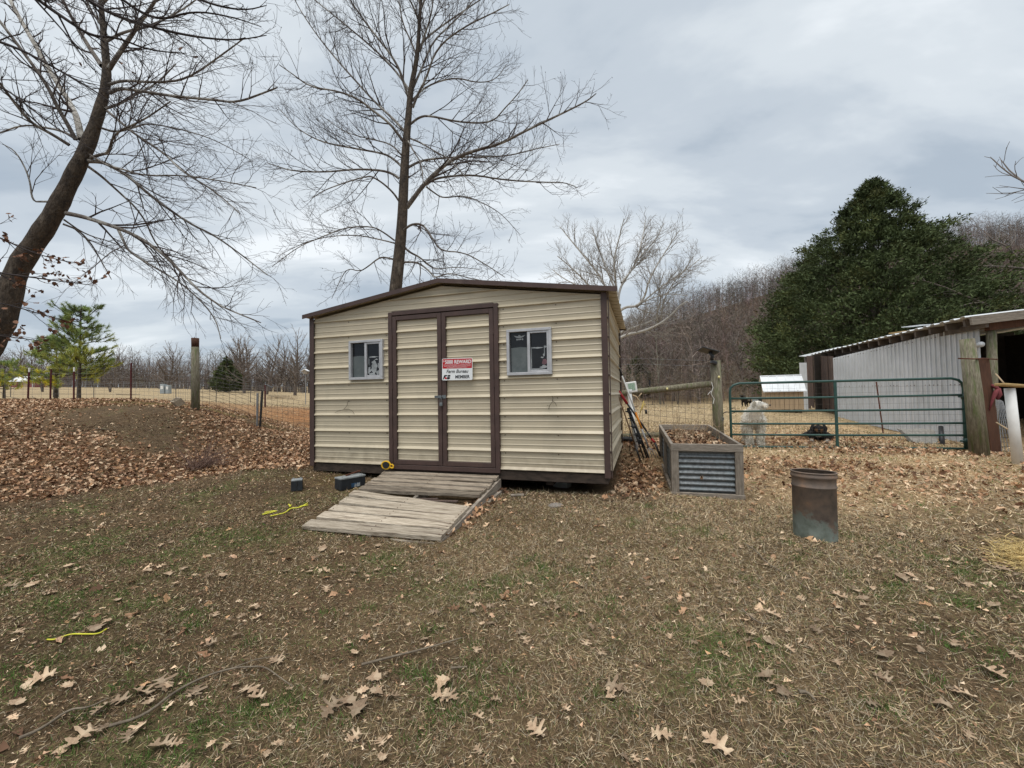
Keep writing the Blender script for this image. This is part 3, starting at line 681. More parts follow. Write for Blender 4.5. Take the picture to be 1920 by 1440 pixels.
plank(1.005, 1.035, .68, .985, dz0=-.03, dz1=-.03)
def stringer(u, mat=M_weatherh):
    m = MB(); a = rp(u, .0, -.045); b = rp(u, .99, -.04); a2 = a+np.array([0, 0, -.19]); b2 = b+np.array([0, 0, -.08])
    w = .02; x = np.array([w, 0, 0])
    m.add([a-x, a+x, b+x, b-x, a2-x, a2+x, b2+x, b2-x], [(0, 1, 2, 3), (7, 6, 5, 4), (0, 4, 5, 1), (3, 2, 6, 7), (1, 5, 6, 2), (0, 3, 7, 4)]); return m.build('stringer', mat, ramp)
for u in (.02, .5, 1.0): stringer(u)
m = MB(); a = rp(1.03, .02, -.19); b = rp(1.03, .33, -.15); m.bar(a, b, .04, .07); m.build('loose_board', M_weatherh, ramp)
m = MB(); m.bar(rp(.62, .50, -.03), rp(.86, .47, -.035), .05, .012); m.bar(rp(.55, .475, -.03), rp(.7, .455, -.03), .03, .01); m.build('splinter', M_barnwood, ramp)
# nails
m = MB()
for i in range(10):
    v = [.04, .125, .21, .30, .39, .5, .61, .72, .83, .94][i]
    for u in (.02, .5, .985):
        for dv in (-.02, .02):
            p = rp(u, v+dv+([0,0,0,0,0,.115,.085,.05,.02,.005][i]*u), .003); m.box(p, (.007, .007, .004))
tag(m.build('nails', M_rust, ramp), kind='stuff')
# ------------------------------------------------------------------ raised planter
PY = R(-16); PO = np.array([1.945, 5.1, 0.0]); PO[2] = h1(2.3, 5.0)-.01
planter = thing('raised_planter', 'long raised garden bed of weathered lumber and corrugated galvanised steel', 'planter', PO, PY)
PW, PL, PH = .80, 2.15, .655
planter.rotation_euler = (R(2.2), 0, PY)
b_ = .088
for x in (b_/2, PW-b_/2):
    for y in (.02, PL-.02):
        m = MB(); m.box((x, y, PH/2-.02), (b_, .04, PH-.13), bev=.004); m.build('corner_post', M_weather, planter)
for x in (.018, PW-.018):
    for y in (.1, PL/2, PL-.1):
        m = MB(); m.box((x, y, PH/2-.02), (.036, b_, PH-.14), bev=.004); m.build('side_post', M_weather, planter)
for y in (.017, PL-.017):
    m = MB(); m.box((PW/2, y, PH-.045), (PW+.0, .04, .088), bev=.004); m.build('top_rail', M_weatherh, planter)
    m = MB(); m.box((PW/2, y, .022), (PW+.02, .042, .075), bev=.004); m.build('bottom_rail', M_weatherh, planter)
for x in (.016, PW-.016):
    m = MB(); m.box((x, PL/2, PH-.045), (.038, PL-.082, .086), bev=.004); m.build('side_top_rail', M_weatherh, planter)
    m = MB(); m.box((x, PL/2, .022), (.038, PL-.082, .072), bev=.004); m.build('side_bottom_rail', M_weatherh, planter)
m = MB(); m.box((PW/2, .0, PH-.0), (PW+.01, .03, .012)) if False else None
def corru(name, fixed, a0, a1, z0, z1, axis_='x', amp=.012, per=.0675, mat=M_galv):
    V = []; n = int((z1-z0)/per*10); Fc = []
    for j, t in enumerate((a0, a1)):
        for i in range(n+1):
            z = z0+(z1-z0)*i/n; d = amp*cos(2*pi*(z-z0)/per)
            V.append((t, fixed+d, z) if axis_ == 'x' else (fixed+d, t, z))
    for i in range(n): Fc.append((i, n+1+i, n+2+i, i+1))
    return raw(name, V, Fc, mat, planter, True)
M_galvr = pmat('rusty_galvanised', (.20, .13, .10), (.10, .05, .035), 8, .8, .2, .1)
corru('steel_panel', .045, b_, PW-b_, .055, PH-.085); corru('steel_panel', PL-.045, b_, PW-b_, .055, PH-.085, mat=M_galvr)
corru('steel_panel', .045, .05, PL-.05, .055, PH-.085, 'y'); corru('steel_panel', PW-.045, .05, PL-.05, .055, PH-.085, 'y')
m = MB()
for cx_, cz, rr, sd_ in ((.345, .255, .016, 1), (.345, .235, .012, 5),): m.prism(ragged(cx_, cz, rr, rr, 10, sd_, .4), .024, .031)
m.build('rust_patch', pmat('pale_rust', (.45, .32, .2), (.3, .16, .08), 30, .9, 0, 0), planter)
m = MB(); m.tube([(.34, .022, .26), (.35, .018, .262)], .012, 8); m.build('bolt_hole', M_black, planter)
# soil bed
V = []; Fc = []; nx_, ny_ = 10, 24; r = random.Random(8)
for i in range(nx_+1):
    for j in range(ny_+1): V.append((.055+(PW-.11)*i/nx_, .055+(PL-.11)*j/ny_, PH-.15+r.uniform(-.015, .015)+.03*sin(j*.6)))
for i in range(nx_):
    for j in range(ny_): a = i*(ny_+1)+j; Fc.append((a, a+ny_+1, a+ny_+2, a+1))
raw('soil', V, Fc, M_soil, planter, True)
# ------------------------------------------------------------------ rusty drum
M_drum = bpy.data.materials.new('rusty_drum'); M_drum.use_nodes = True
_t = M_drum.node_tree; _n = _t.nodes; _l = _t.links; _b = _n['Principled BSDF']; _b.inputs['Roughness'].default_value = .7; _b.inputs['Metallic'].default_value = .15
co = _n.new('ShaderNodeTexCoord'); sp = _n.new('ShaderNodeSeparateXYZ'); _l.new(co.outputs['Object'], sp.inputs[0])
def dn(sc, det=7, ro=.65, st=None):
    q = _n.new('ShaderNodeTexNoise'); q.inputs['Scale'].default_value = sc; q.inputs['Detail'].default_value = det; q.inputs['Roughness'].default_value = ro; _l.new(co.outputs['Object'], q.inputs['Vector']); return q.outputs['Fac']
def ramp_(src, pts):
    q = _n.new('ShaderNodeValToRGB'); _l.new(src, q.inputs[0]); e = q.color_ramp.elements
    e[0].position, e[0].color = pts[0][0], (*pts[0][1], 1); e[1].position, e[1].color = pts[-1][0], (*pts[-1][1], 1)
    for p, c in pts[1:-1]: k = e.new(p); k.color = (*c, 1)
    return q.outputs[0]
rustc = ramp_(dn(6), [(.3, (.065, .048, .040)), (.45, (.13, .10, .08)), (.6, (.19, .135, .10)), (.75, (.30, .17, .10))])
paint = ramp_(dn(9), [(.35, (.13, .15, .12)), (.6, (.24, .28, .25))])
mm = _n.new('ShaderNodeMath'); mm.operation = 'MULTIPLY_ADD'; _l.new(dn(9, 8, .7), mm.inputs[0]); mm.inputs[1].default_value = .75; _l.new(sp.outputs[2], mm.inputs[2])
m2 = _n.new('ShaderNodeMath'); m2.operation = 'MULTIPLY_ADD'; _l.new(sp.outputs[0], m2.inputs[0]); m2.inputs[1].default_value = .35; _l.new(mm.outputs[0], m2.inputs[2])
mr = _n.new('ShaderNodeMapRange'); _l.new(m2.outputs[0], mr.inputs[0]); mr.inputs[1].default_value = .57; mr.inputs[2].default_value = .50; mr.clamp = True
mx_ = _n.new('ShaderNodeMix'); mx_.data_type = 'RGBA'; _l.new(mr.outputs[0], mx_.inputs[0]); _l.new(rustc, mx_.inputs[6]); _l.new(paint, mx_.inputs[7]); _l.new(mx_.outputs[2], _b.inputs['Base Color'])
bp = _n.new('ShaderNodeBump'); bp.inputs['Strength'].default_value = .25; bp.inputs['Distance'].default_value = .01; _l.new(dn(18), bp.inputs['Height']); _l.new(bp.outputs[0], _b.inputs['Normal'])
dp_ = gro(1518, 3.62); dp_[2] -= .01
drum = thing('metal_drum', 'open rusty metal drum with faded green paint near its base standing on the grass', 'drum', dp_)
drum.rotation_euler = (R(-1.5), R(1.2), 0)
r0 = .160; hd = .585
jit = lambda a, z: .012*sin(a*3+z*5)*(.3+z)
m = MB(); m.lathe([(0.0, .012), (r0-.012, .012), (r0-.004, .004), (r0-.003, .015), (r0, .03), (r0, .445), (r0+.007, .452), (r0+.007, .459), (r0, .466), (r0+.001, .525), (r0+.010, .533), (r0+.012, .546), (r0+.006, .556), (r0+.004, hd-.014)], 40, jit=jit)
m.build('barrel', M_drum, drum, True)
m = MB(); m.lathe([(r0-.003, hd-.016), (r0-.003, .44), (r0-.003, .02), (0.001, .02)], 40, jit=jit); m.build('barrel_inside', M_soil, drum, True)
m = MB(); m.tube([((r0+.005)*cos(a)*(1+jit(a, hd)), (r0+.005)*sin(a)*(1+jit(a, hd)), hd-.010) for a in np.linspace(0, 2*pi, 41)], .007, 6, False); m.build('rim', M_drum, drum, True)
# ------------------------------------------------------------------ batteries, yellow things by the ramp
M_dkgrey = pmat('dark_grey_plastic', (.028, .032, .036), (.018, .02, .023), 10, .5, 0, .05); M_lgrey = pmat('pale_dusty_plastic', (.30, .32, .32), (.2, .21, .21), 14, .7, 0, 0)
M_blue = pmat('blue_label', (.03, .09, .18), (.02, .05, .10), 20, .5, 0, 0, c3=(.4, .42, .42), s3=9, t3=(.55, .6)); M_yel = pmat('yellow_plastic', (.72, .43, .02), (.6, .33, .02), 8, .45, 0, 0)
p = ong(557, 921); p[2] -= .005
b1 = thing('car_battery', 'small dark car battery on the dirt left of the ramp', 'battery', p, R(25), None)
m = MB(); m.box((0, 0, .065), (.13, .13, .13), bev=.006); m.build('case', M_dkgrey, b1)
m = MB(); m.box((0, 0, .134), (.125, .125, .014), bev=.003); m.build('battery_lid', M_lgrey, b1)
m = MB(); m.box((-.0, -.067, .07), (.012, .006, .12), bev=.002); m.build('case_rib', M_black, b1)
for x in (-.04, .04): m = MB(); m.lathe([(.009, 0), (.008, .015), (0, .015)], 10, (x, .03, .141)); m.build('terminal', M_lgrey, b1)
p = ong(634, 921)
b2 = thing('car_battery', 'long dark battery with a blue label lying half under the shed beside the ramp', 'battery', p+np.array([.10, .14, 0]), R(50), None)
m = MB(); m.box((0, 0, .075), (.34, .16, .14), bev=.006); m.build('case', M_dkgrey, b2)
m = MB(); m.box((0, 0, .152), (.345, .168, .022), bev=.004); m.build('battery_lid', M_lgrey, b2)
m = MB(); m.box((.03, -.0815, .05), (.12, .002, .05)); m.build('label_sticker', M_blue, b2)
for x in (-.13, .13): m = MB(); m.lathe([(.009, 0), (.008, .015), (0, .015)], 10, (x, -.04, .163)); m.build('terminal', M_lgrey, b2)
m = MB(); m.bar((-.05, .02, .17), (.17, .05, .20), .02, .015); m.build('bracket', M_rust, b2)
p = s2w(DL-.01, -.10, -.035)
tl = thing('tape_reel', 'yellow and black tape reel resting on the top ramp board by the door', 'tape reel', p, SYAW+R(8))
rt = [(.055*cos(a)*1.15, .0, .052+.05*sin(a)) for a in np.linspace(0, 2*pi, 17)]
m = MB(); m.tube(rt, .012, 8, False); m.build('reel_housing', M_yel, tl)
m = MB(); m.lathe([(.0, -.014), (.046, -.014), (.046, .014), (0, .014)], 16); 
m.v = [(x, z, .052+y) for x, y, z in m.v]; m.build('reel_disc', M_black, tl)
m = MB(); m.tube([(.07, -.01, .06), (.10, -.015, .062), (.115, -.018, .045), (.11, -.02, .02)], .011, 8); m.tube([(.075, -.02, .025), (.10, -.03, .018), (.115, -.022, .02)], .010, 8); m.build('crank_handle', M_yel, tl)
M_ylw = pmat('yellow_ribbon', (.68, .66, .06), (.58, .55, .05), 10, .5, 0, 0)
def smooth_line(P):
    P = [np.array(p, float) for p in P]
    if len(P) < 3: return P
    for _ in range(2): P = [P[0]]+[q for a, b in zip(P[:-1], P[1:]) for q in (a*.75+b*.25, a*.25+b*.75)]+[P[-1]]
    return P
def onground(L_, dz=.012): return [(lambda q: (q[0], q[1], q[2]+dz))(ong(a, b)) for a, b in L_]
def strand(name, label, cat, P, r, mat, sq=None, group=None):
    t = MB()
    for Q in P: t.tube(smooth_line(Q), r, 6)
    o = t.build(name, mat, None, True, True, P[0][0]); return tag(o, label, cat, group)
strand('yellow_ribbon', 'frayed yellow plastic ribbon lying in two strands on the dirt left of the ramp', 'ribbon',
       [onground([(507, 973), (520, 970), (535, 965), (545, 957), (560, 955), (577, 948)]), onground([(545, 957), (541, 951)], .03), onground([(496, 966), (510, 963), (519, 961)]), onground([(492, 969), (506, 966), (518, 962)]), onground([(562, 954), (578, 951)]), onground([(543, 957), (546, 952)], .025)], .0075, M_ylw)
strand('yellow_twine', 'single thin yellow cord lying on the grass at lower left', 'cord', [onground([(88, 1211), (105, 1206), (130, 1202), (160, 1199), (185, 1196), (200, 1190)], .012)], .0042, M_ylw)
# ------------------------------------------------------------------ sticks on the ground
M_stick = pmat('grey_stick', (.22, .18, .13), (.12, .095, .07), 20, .9, 0, .3)
def stick(label, P, r, P2=(), grp='sticks on the grass'):
    A = np.array(smooth_line(onground(P, .024))); k = 1
    t = MB(); t.tube(A, list(np.linspace(r, r*.35, len(A))), 6)
    for Q in P2: B = onground(Q, .026); t.tube(B, list(np.linspace(r*.45, r*.25, len(B))), 5)
    o = t.build('fallen_stick', M_stick, None, True, True, A[0]); return tag(o, label, 'stick', grp)
stick('long curved grey stick among oak leaves at lower left', [(205, 1390), (270, 1355), (330, 1318), (390, 1288), (440, 1272), (470, 1265), (497, 1268), (530, 1285), (548, 1300)], .0065, [[(440, 1272), (480, 1258), (545, 1240)]])
stick('darker stick with leaves around it left of the long curved stick', [(35, 1398), (80, 1385), (130, 1355), (165, 1338), (200, 1325)], .007)
stick('straight pale stick on the grass below the ramp', [(678, 1264), (730, 1250), (790, 1236), (832, 1225), (866, 1214)], .007)
stick('thin wavy twig on grass to the left of the drum', [(1395, 1024), (1420, 1042), (1435, 1065), (1480, 1088), (1500, 1105), (1530, 1123)], .005)
stick('short bleached stick on the grass at lower right', [(1499, 1309), (1515, 1315), (1530, 1325)], .009)
stick('small bent twig below the drum on grass', [(1392, 1152), (1402, 1166), (1425, 1178), (1445, 1181)], .005)
stick('short pale stick in the grass right of the straight stick', [(846, 1270), (862, 1264), (876, 1260)], .006)
M_stone = pmat('flat_grey_stone', (.26, .23, .2), (.18, .16, .14), 14, .9, 0, .3)
for px, py, w_, d_, lb in ((970, 931, .16, .06, 'flat grey board scrap on the dirt right of the ramp'), (1042, 949, .11, .06, 'flat round stone in the grass in front of the shed')):
    p = ong(px, py); m = MB()
    if w_ > .14: m.box((0, 0, .012), (w_, d_, .02), Matrix.Rotation(.15, 3, 'Z'), bev=.004)
    else: m.lathe([(.001, .03), (.05, .026), (.075, .012), (.078, 0)], 14, jit=lambda a, z: .12*sin(a*2+1))
    o = m.build('board_scrap' if w_ > .14 else 'flat_stone', M_weatherh if w_ > .14 else M_stone); o.location = p.tolist(); tag(o, lb, 'board' if w_ > .14 else 'stone')
# ------------------------------------------------------------------ garden tools against the rear corner
def T(px, py, Y): return at(px, py, Y)
M_red2 = pmat('red_grip', (.36, .02, .025), (.3, .018, .02), 10, .45, 0, 0); M_org = pmat('orange_grip', (.70, .24, .015), (.6, .2, .015), 10, .45, 0, 0); M_greyfib = pmat('grey_fibreglass', (.36, .36, .36), (.28, .28, .28), 9, .5, 0, 0)
M_handle = pmat('brown_handle', (.22, .13, .07), (.13, .075, .04), 9, .7, 0, .1, (1, 1, .3))
def part(pts, r, name, mat, par, n=8):
    m = MB(); m.tube(pts, r, n); return m.build(name, mat, par, True, True)
q0 = T(1157, 679, 7.35); q1 = T(1223, 858, 7.0); q1[2] = h1(q1[0], q1[1])+.02; ln = lambda t: q0*(1-t)+q1*t
tl1 = thing('garden_fork', 'long white and orange handled garden fork leaning against the shed corner', 'garden fork', q1)
part([ln(0), ln(.15)], .017, 'grip', M_black, tl1); part([ln(.15), ln(.54)], .014, 'shaft', M_white, tl1); part([ln(.54), ln(.71)], .017, 'orange_sleeve', M_org, tl1); part([ln(.71), ln(.9)], .016, 'shaft', M_greyfib, tl1)
for dx, k in ((-.05, 0), (0, 0), (.05, 0), (.10, 0)):
    part([ln(.9), ln(.93)+np.array([dx*.8, 0, 0]), ln(1)+np.array([dx, 0, 0])], .006, 'tine', M_greyfib, tl1, 6)
q0 = T(1160, 733, 7.3); q1 = T(1238, 848, 6.95); q1[2] = h1(q1[0], q1[1])+.05
tl2 = thing('lopper', 'long loppers with red grips leaning upside down against the fence', 'loppers', q1)
part([q0, T(1176, 757, 7.25)], .024, 'grip', M_red2, tl2); part([T(1176, 757, 7.25), T(1197, 786, 7.2), T(1212, 808, 7.1)], .016, 'arm', M_black, tl2); part([T(1212, 808, 7.1), T(1222, 823, 7.05)], .014, 'arm', M_black, tl2)
part([T(1222, 823, 7.05), T(1228, 830, 7.0)], .020, 'red_collar', M_red2, tl2); part([T(1228, 830, 7.0), q1], .019, 'lower_grip', M_black, tl2)
q0 = T(1153, 722, 7.2); q1 = T(1201, 857, 6.9); q1[2] = h1(q1[0], q1[1])+.02; ln = lambda t: q0*(1-t)+q1*t
tl3 = thing('broom_handle', 'brown wooden pole with a black end leaning on the shed side', 'pole', q1)
part([ln(0), ln(.12)], .017, 'end_cap', M_black, tl3); part([ln(.12), ln(.8)], .012, 'shaft', M_handle, tl3); part([ln(.8), ln(1)], .015, 'lower_socket', M_black, tl3)
q0 = T(1177, 765, 7.3); q1 = T(1211, 850, 7.0); q1[2] = h1(q1[0], q1[1])+.02; ln = lambda t: q0*(1-t)+q1*t
tl4 = thing('folded_tripod', 'folded black metal stand with knobs leaning between the poles', 'tripod', q1)
for dx, dy in ((-.03, 0), (.02, .02), (.035, -.02)): part([ln(0)+np.array([dx*.3, dy, 0]), ln(.5)+np.array([dx, dy, 0]), ln(1)+np.array([dx*1.2, dy, 0])], .013, 'leg', M_black, tl4)
for t in (.08, .22, .38, .55, .68):
    m = MB(); c_ = ln(t); m.box(c_, (.085, .05, .05), Matrix.Rotation(t*7, 3, 'Y'), bev=.012); m.build('clamp', M_black, tl4, False, True)
    m = MB(); m.tube([c_+np.array([-.07, -.02, .01]), c_+np.array([-.03, -.02, 0])], .013, 6); m.build('knob', M_black, tl4, True, True)
pp = thing('plastic_pipe', 'white plastic pipe standing upright behind the garden tools', 'pipe', T(1195, 853, 7.5))
q0 = T(1180, 736, 7.6); q1 = T(1195, 855, 7.4); part([q0, q1], .038, 'pipe', M_white, pp, 14); part([q0+np.array([0, 0, -.02]), q0+np.array([0, 0, .06])], .046, 'coupling', M_white, pp, 14)
rodp = T(1181, 845, 7.3); m = MB(); m.tube([T(1181, 788, 7.5), rodp], .006, 6); tag(m.build('thin_rod', M_black, None, True, True, rodp), 'thin black metal rod standing upright among the garden tools', 'rod')
# ------------------------------------------------------------------ right-hand fence: round rails, post, wire
FA = at(1150, 738, 9.3); FB = at(1340, 722, 8.45); PB = gro(1345, 8.5)
def zray(px, py, Y): return at(px, py, Y)
post_top = at(1341, 676, 8.5); PB = np.array([at(1348, 835, 8.5)[0], 8.5, 0]); PB[2] = h1(PB[0], 8.5)-.05
fe = thing('wire_fence', 'woven wire fence with round timber rails between shed and gate', 'fence', PB)
gp = thing('gate_post', 'thick round timber gate post carrying a small solar light', 'post', PB)
m = MB(); m.tube([PB, (PB*.6+post_top*.4)+np.array([.006, 0, 0]), post_top], [.107, .104, .10], 14); m.build('post', M_post, gp, True, True)
m = MB(); c_ = at(1350, 785, 8.5)+np.array([0, -.10, 0]); m.tube([c_+np.array([.03*cos(a), 0, .03*sin(a)]) for a in np.linspace(0, 2*pi, 13)], .006, 6, False); m.build('steel_ring', M_galv, gp, True, True)
m = MB(); m.tube([at(1140, 741, 9.2), at(1180, 736, 9.0), at(1260, 728, 8.75), at(1338, 719, 8.5)], [.062, .066, .068, .064], 12); m.build('top_rail', M_post, fe, True, True)
m = MB(); m.tube([at(1140, 819, 9.2), at(1240, 815, 8.9), at(1338, 812, 8.6)], [.055, .055, .055], 12); m.build('bottom_rail', M_post, fe, True, True)
def mesh_wires(fn, nu, nv, r=.003, skipv=None):
    """fn(u,v)->point; horizontal and vertical wires"""
    m = MB()
    for j in range(nv+1):
        if skipv and j in skipv: continue
        m.tube([fn(u, j/nv)+np.array([0, 0, random.uniform(-.006, .006)]) for u in np.linspace(0, 1, 7)], r, 3, False)
    for i in range(nu+1):
        a = fn(i/nu, 0); b = fn(i/nu, 1); c_ = fn(i/nu+random.uniform(-.003, .003), .5); m.tube([a, c_, b], r, 3, False)
    return m
E0 = np.array([at(1150, 740, 9.25)[0], 9.25]); E1 = np.array([PB[0], 8.5])
def fnR(u, v):
    x, y = E0*(1-u)+E1*u; g = h1(x, y)+.03; return np.array([x, y, g+(1.43-.0*u)*v])
tag(mesh_wires(fnR, 17, 12, .0032).build('wire_mesh', M_wire, fe, False, True), kind='stuff')
m = MB()
for k, z in enumerate((1.62, 1.74)): m.tube([np.array([*(E0*(1-u)+E1*u), fnR(u, 0)[2]+z-.03*sin(pi*u)]) for u in np.linspace(0, 1, 7)], .003, 3, False); 
tag(m.build('top_wires', M_wirel, fe, False, True), kind='stuff')
m = MB(); c_ = at(1218, 712, 8.9); m.tube([c_, c_+np.array([0, 0, -.13])], .018, 8); tag(m.build('wire_insulator', M_black, fe, False, True))
# string lights
M_bulb = pmat('pale_yellow_bulb', (.75, .68, .30), (.7, .6, .25), 5, .25, 0, 0, spec=.6)
def bulb(px, py, Y, lab):
    c_ = at(px, py, Y); m = MB(); m.lathe([(.001, .028), (.014, .024), (.021, .008), (.022, -.006), (.012, -.024), (.001, -.026)], 12); o = m.build('light_bulb', M_bulb, None, True); o.location = c_.tolist(); tag(o, lab, 'light bulb', 'small round bulbs along the fence')
bulb(1251, 729, 8.66, 'small pale yellow bulb on the middle of the round top rail'); bulb(1348, 707, 8.37, 'small pale yellow bulb on the tall timber gate post')
# solar light
sl = thing('solar_light', 'black solar spotlight on a bracket at the top of the gate post', 'solar light', at(1340, 690, 8.42))
m = MB(); c_ = at(1328, 658, 8.40); m.box(c_, (.36, .24, .025), Matrix.Rotation(R(17), 3, 'Y') @ Matrix.Rotation(R(-12), 3, 'X'), bev=.006); m.build('solar_panel', M_black, sl, False, True)
m = MB(); m.tube([at(1331, 660, 8.4), at(1336, 668, 8.4), at(1334, 676, 8.4)], .035, 10); m.build('lamp_head', M_black, sl, True, True)
m = MB(); m.box(at(1338, 680, 8.38), (.12, .1, .07), Matrix.Rotation(.3, 3, 'Y'), bev=.015); m.build('bracket', M_black, sl, False, True)
m = MB(); m.tube([at(1331, 682, 8.38), at(1338, 695, 8.38), at(1347, 706, 8.37)], .004, 4, False); m.build('cable', M_stick, sl, False, True)
# white string on the rail
m = MB(); m.tube([at(1334, 716, 8.36)+np.array([.0, 0, 0]), at(1337, 727, 8.35), at(1333, 738, 8.36), at(1339, 748, 8.37), at(1337, 757, 8.37)], .006, 5, False); m.tube([at(1333, 733, 8.36), at(1327, 740, 8.37)], .005, 4, False)
tag(m.build('white_string', M_white, None, False, True, at(1334, 716, 8.36)), 'white string tied round the rail end beside the gate post', 'string')
# energiser box
M_grn = pmat('green_print', (.10, .28, .14), (.5, .55, .5), 60, .6, 0, 0)
eb = thing('white_box', 'small white box with green print hung on the top rail by the shed', 'box', at(1184, 726, 8.75), R(-10))
m = MB(); m.box((0, 0, 0), (.22, .06, .23), Matrix.Rotation(R(-7), 3, 'Y'), bev=.012); m.build('box', M_white, eb)
m = MB(); m.box((0, -.033, .01), (.14, .006, .15), Matrix.Rotation(R(-7), 3, 'Y')); m.build('green_panel', M_grn, eb)
# coil of tan rope/antler and yellow rope
M_rope = pmat('tan_rope', (.48, .36, .23), (.33, .24, .15), 30, .8, 0, .2)
m = MB(); m.tube([at(1186, 741, 8.6), at(1193, 744, 8.6), at(1199, 752, 8.6), at(1197, 760, 8.6), at(1190, 763, 8.6)], .018, 8); m.tube([at(1196, 746, 8.6), at(1200, 741, 8.6), at(1203, 737, 8.6)], .012, 7)
tag(m.build('deer_antler', M_rope, None, True, True, at(1190, 750, 8.6)), 'curved tan antler hung on the wire under the white box', 'antler')
M_yrope = pmat('yellow_rope', (.55, .42, .12), (.45, .32, .08), 30, .8, 0, .1)
m = MB(); m.tube([at(1207, 752, 8.65), at(1203, 765, 8.6), at(1200, 773, 8.6), at(1205, 764, 8.6), at(1209, 756, 8.6), at(1210, 764, 8.6)], .011, 6)
m.tube([at(1201, 772, 8.6), at(1199, 783, 8.6)], .007, 5)
tag(m.build('yellow_rope', M_yrope, None, True, True, at(1207, 752, 8.6)), 'short knotted yellow rope hanging on the wire fence', 'rope')
m = MB(); m.tube([at(1211, 768, 8.5), at(1212, 776, 8.5)], .025, 8); tag(m.build('hanging_pulley', M_black, None, True, True, at(1211, 768, 8.5)), 'small black pulley hanging beside the yellow rope', 'pulley')
pn = at(1180, 828, 8.2); m = MB(); m.lathe([(.001, .01), (.16, .012), (.20, .07), (.205, .07), (.165, 0), (.001, 0)], 20); o = m.build('feed_pan', M_black, None, True); o.location = [pn[0], pn[1], h1(pn[0], pn[1])+.02]; tag(o, 'round black rubber feed pan on the ground behind the tools', 'pan')
# ------------------------------------------------------------------ tube gate
GL = at(1368, 720, 8.42); GR_ = at(1805, 708, 7.62)
g0 = np.array([GL[0], GL[1], h1(GL[0], GL[1])]); g1 = np.array([GR_[0], GR_[1], h1(GR_[0], GR_[1])])
gate = thing('tube_gate', 'green six bar tube gate with wire mesh, closed across the opening', 'gate', g0)
gd = g1-g0; gl = np.linalg.norm(gd[:2]); gx_ = nrm(np.array([gd[0], gd[1], 0]))
zb = at(1400, 839, 8.36)[2]; zbr = at(1790, 843, 7.65)[2]; zt = at(1440, 718, 8.3)[2]; ztr = at(1750, 710, 7.72)[2]
def G(u, v): return np.array([g0[0]+gd[0]*u, g0[1]+gd[1]*u, (zb*(1-u)+zbr*u)*(1-v)+(zt*(1-u)+ztr*u)*v])
rt_ = .021
fr_ = [G(.0, .86), G(.004, .93), G(.018, .975), G(.045, 1.0)]; mid_ = [G(u, 1.0) for u in np.linspace(.06, .94, 8)]; fl_ = [G(.955, 1.0), G(.982, .975), G(.996, .93), G(1, .86)]
m = MB(); m.tube([G(0, 0)]+[G(0, v) for v in (.3, .6)]+fr_+mid_+fl_+[G(1, .6), G(1, .3), G(1, 0)], [.024]*(1+2+4)+[.024]*8+[.024]*4+[.030, .030, .030], 10); m.build('gate_frame', M_green, gate, True, True)
VB = [0.0, .205, .375, .575, .765]
for i, v in enumerate((.015, .20, .37, .565, .765)): 
    m = MB(); m.tube([G(u, v)+np.array([0, 0, -.006*sin(pi*u)]) for u in np.linspace(0.003, .997, 8)], rt_, 10); m.build('gate_bar', M_green, gate, True, True)
m = MB(); m.bar(G(.475, 0)+np.array([0, -.01, 0]), G(.475, 1)+np.array([0, -.01, 0]), .055, .014, up=(0, -1, 0)); m.build('centre_brace', M_green, gate, False, True)
def fnG(u, v): p = G(.004+.992*u, v*.985); return p+np.array([0, .028, 0])
tag(mesh_wires(fnG, 40, 12, .0015).build('wire_mesh', M_wire, gate, False, True), kind='stuff')
for u, v in ((1.0, .74), (1.0, .12)):
    m = MB(); c_ = G(u, v); m.tube([c_-gx_*.08, c_+gx_*.14], .017, 8); m.tube([c_+np.array([0, 0, -.05]), c_+np.array([0, 0, .05])], .036, 10); m.build('hinge', M_green, gate, True, True)
m = MB(); m.tube([G(0, .55), G(0, .55)-gx_*.10+np.array([0, -.03, .01]), G(0, .55)-gx_*.16+np.array([0, -.05, -.02])], .01, 6); m.tube([G(0, .52), G(.03, .56), G(.02, .62), G(0, .6)], .008, 5); m.build('latch_chain', M_black, gate, True, True)
# string of light wires? (none) ------------------------------------------------ leaning post, board, pole
lp0 = at(1837, 850, 7.35); lp1 = at(1813, 636, 7.45); lp0[2] = h1(lp0[0], lp0[1])-.06
m = MB(); m.tube([lp0, lp0*.5+lp1*.5+np.array([.01, 0, 0]), lp1], [.130, .120, .100], 16)
lpo = thing('leaning_post', 'thick leaning mossy timber post at the right end of the gate', 'post', lp0); m.build('post', M_post, lpo, True, True)
m = MB(); m.tube([at(1797, 672, 7.28), at(1826, 673, 7.25), at(1845, 672, 7.45), at(1870, 674, 8.1)], .012, 6); m.build('rust_strap', M_rust, lpo, True, True)
rb0 = at(1866, 845, 7.62); rb1 = at(1842, 673, 7.7); rb0[2] = h1(rb0[0], rb0[1])-.03
m = MB(); m.bar(rb0, rb1, .26, .05, up=(.2, -1, 0), bev=.004); tag(m.build('leaning_board', M_boardred, None, False, True, rb0), 'reddish brown board leaning behind the mossy post', 'board')
m = MB(); q = np.array([rb1[0]+.22, rb1[1]+.25, 0]); 
rp0 = at(1864, 845, 8.35); rp0[2] = h1(rp0[0], rp0[1])-.05; rp1 = at(1858, 596, 8.35)
m = MB(); m.tube([rp0, rp1], [.085, .075], 12); tag(m.build('barn_pole', M_post, None, True, True, rp0), 'slim round timber pole holding up the open barn front', 'pole')
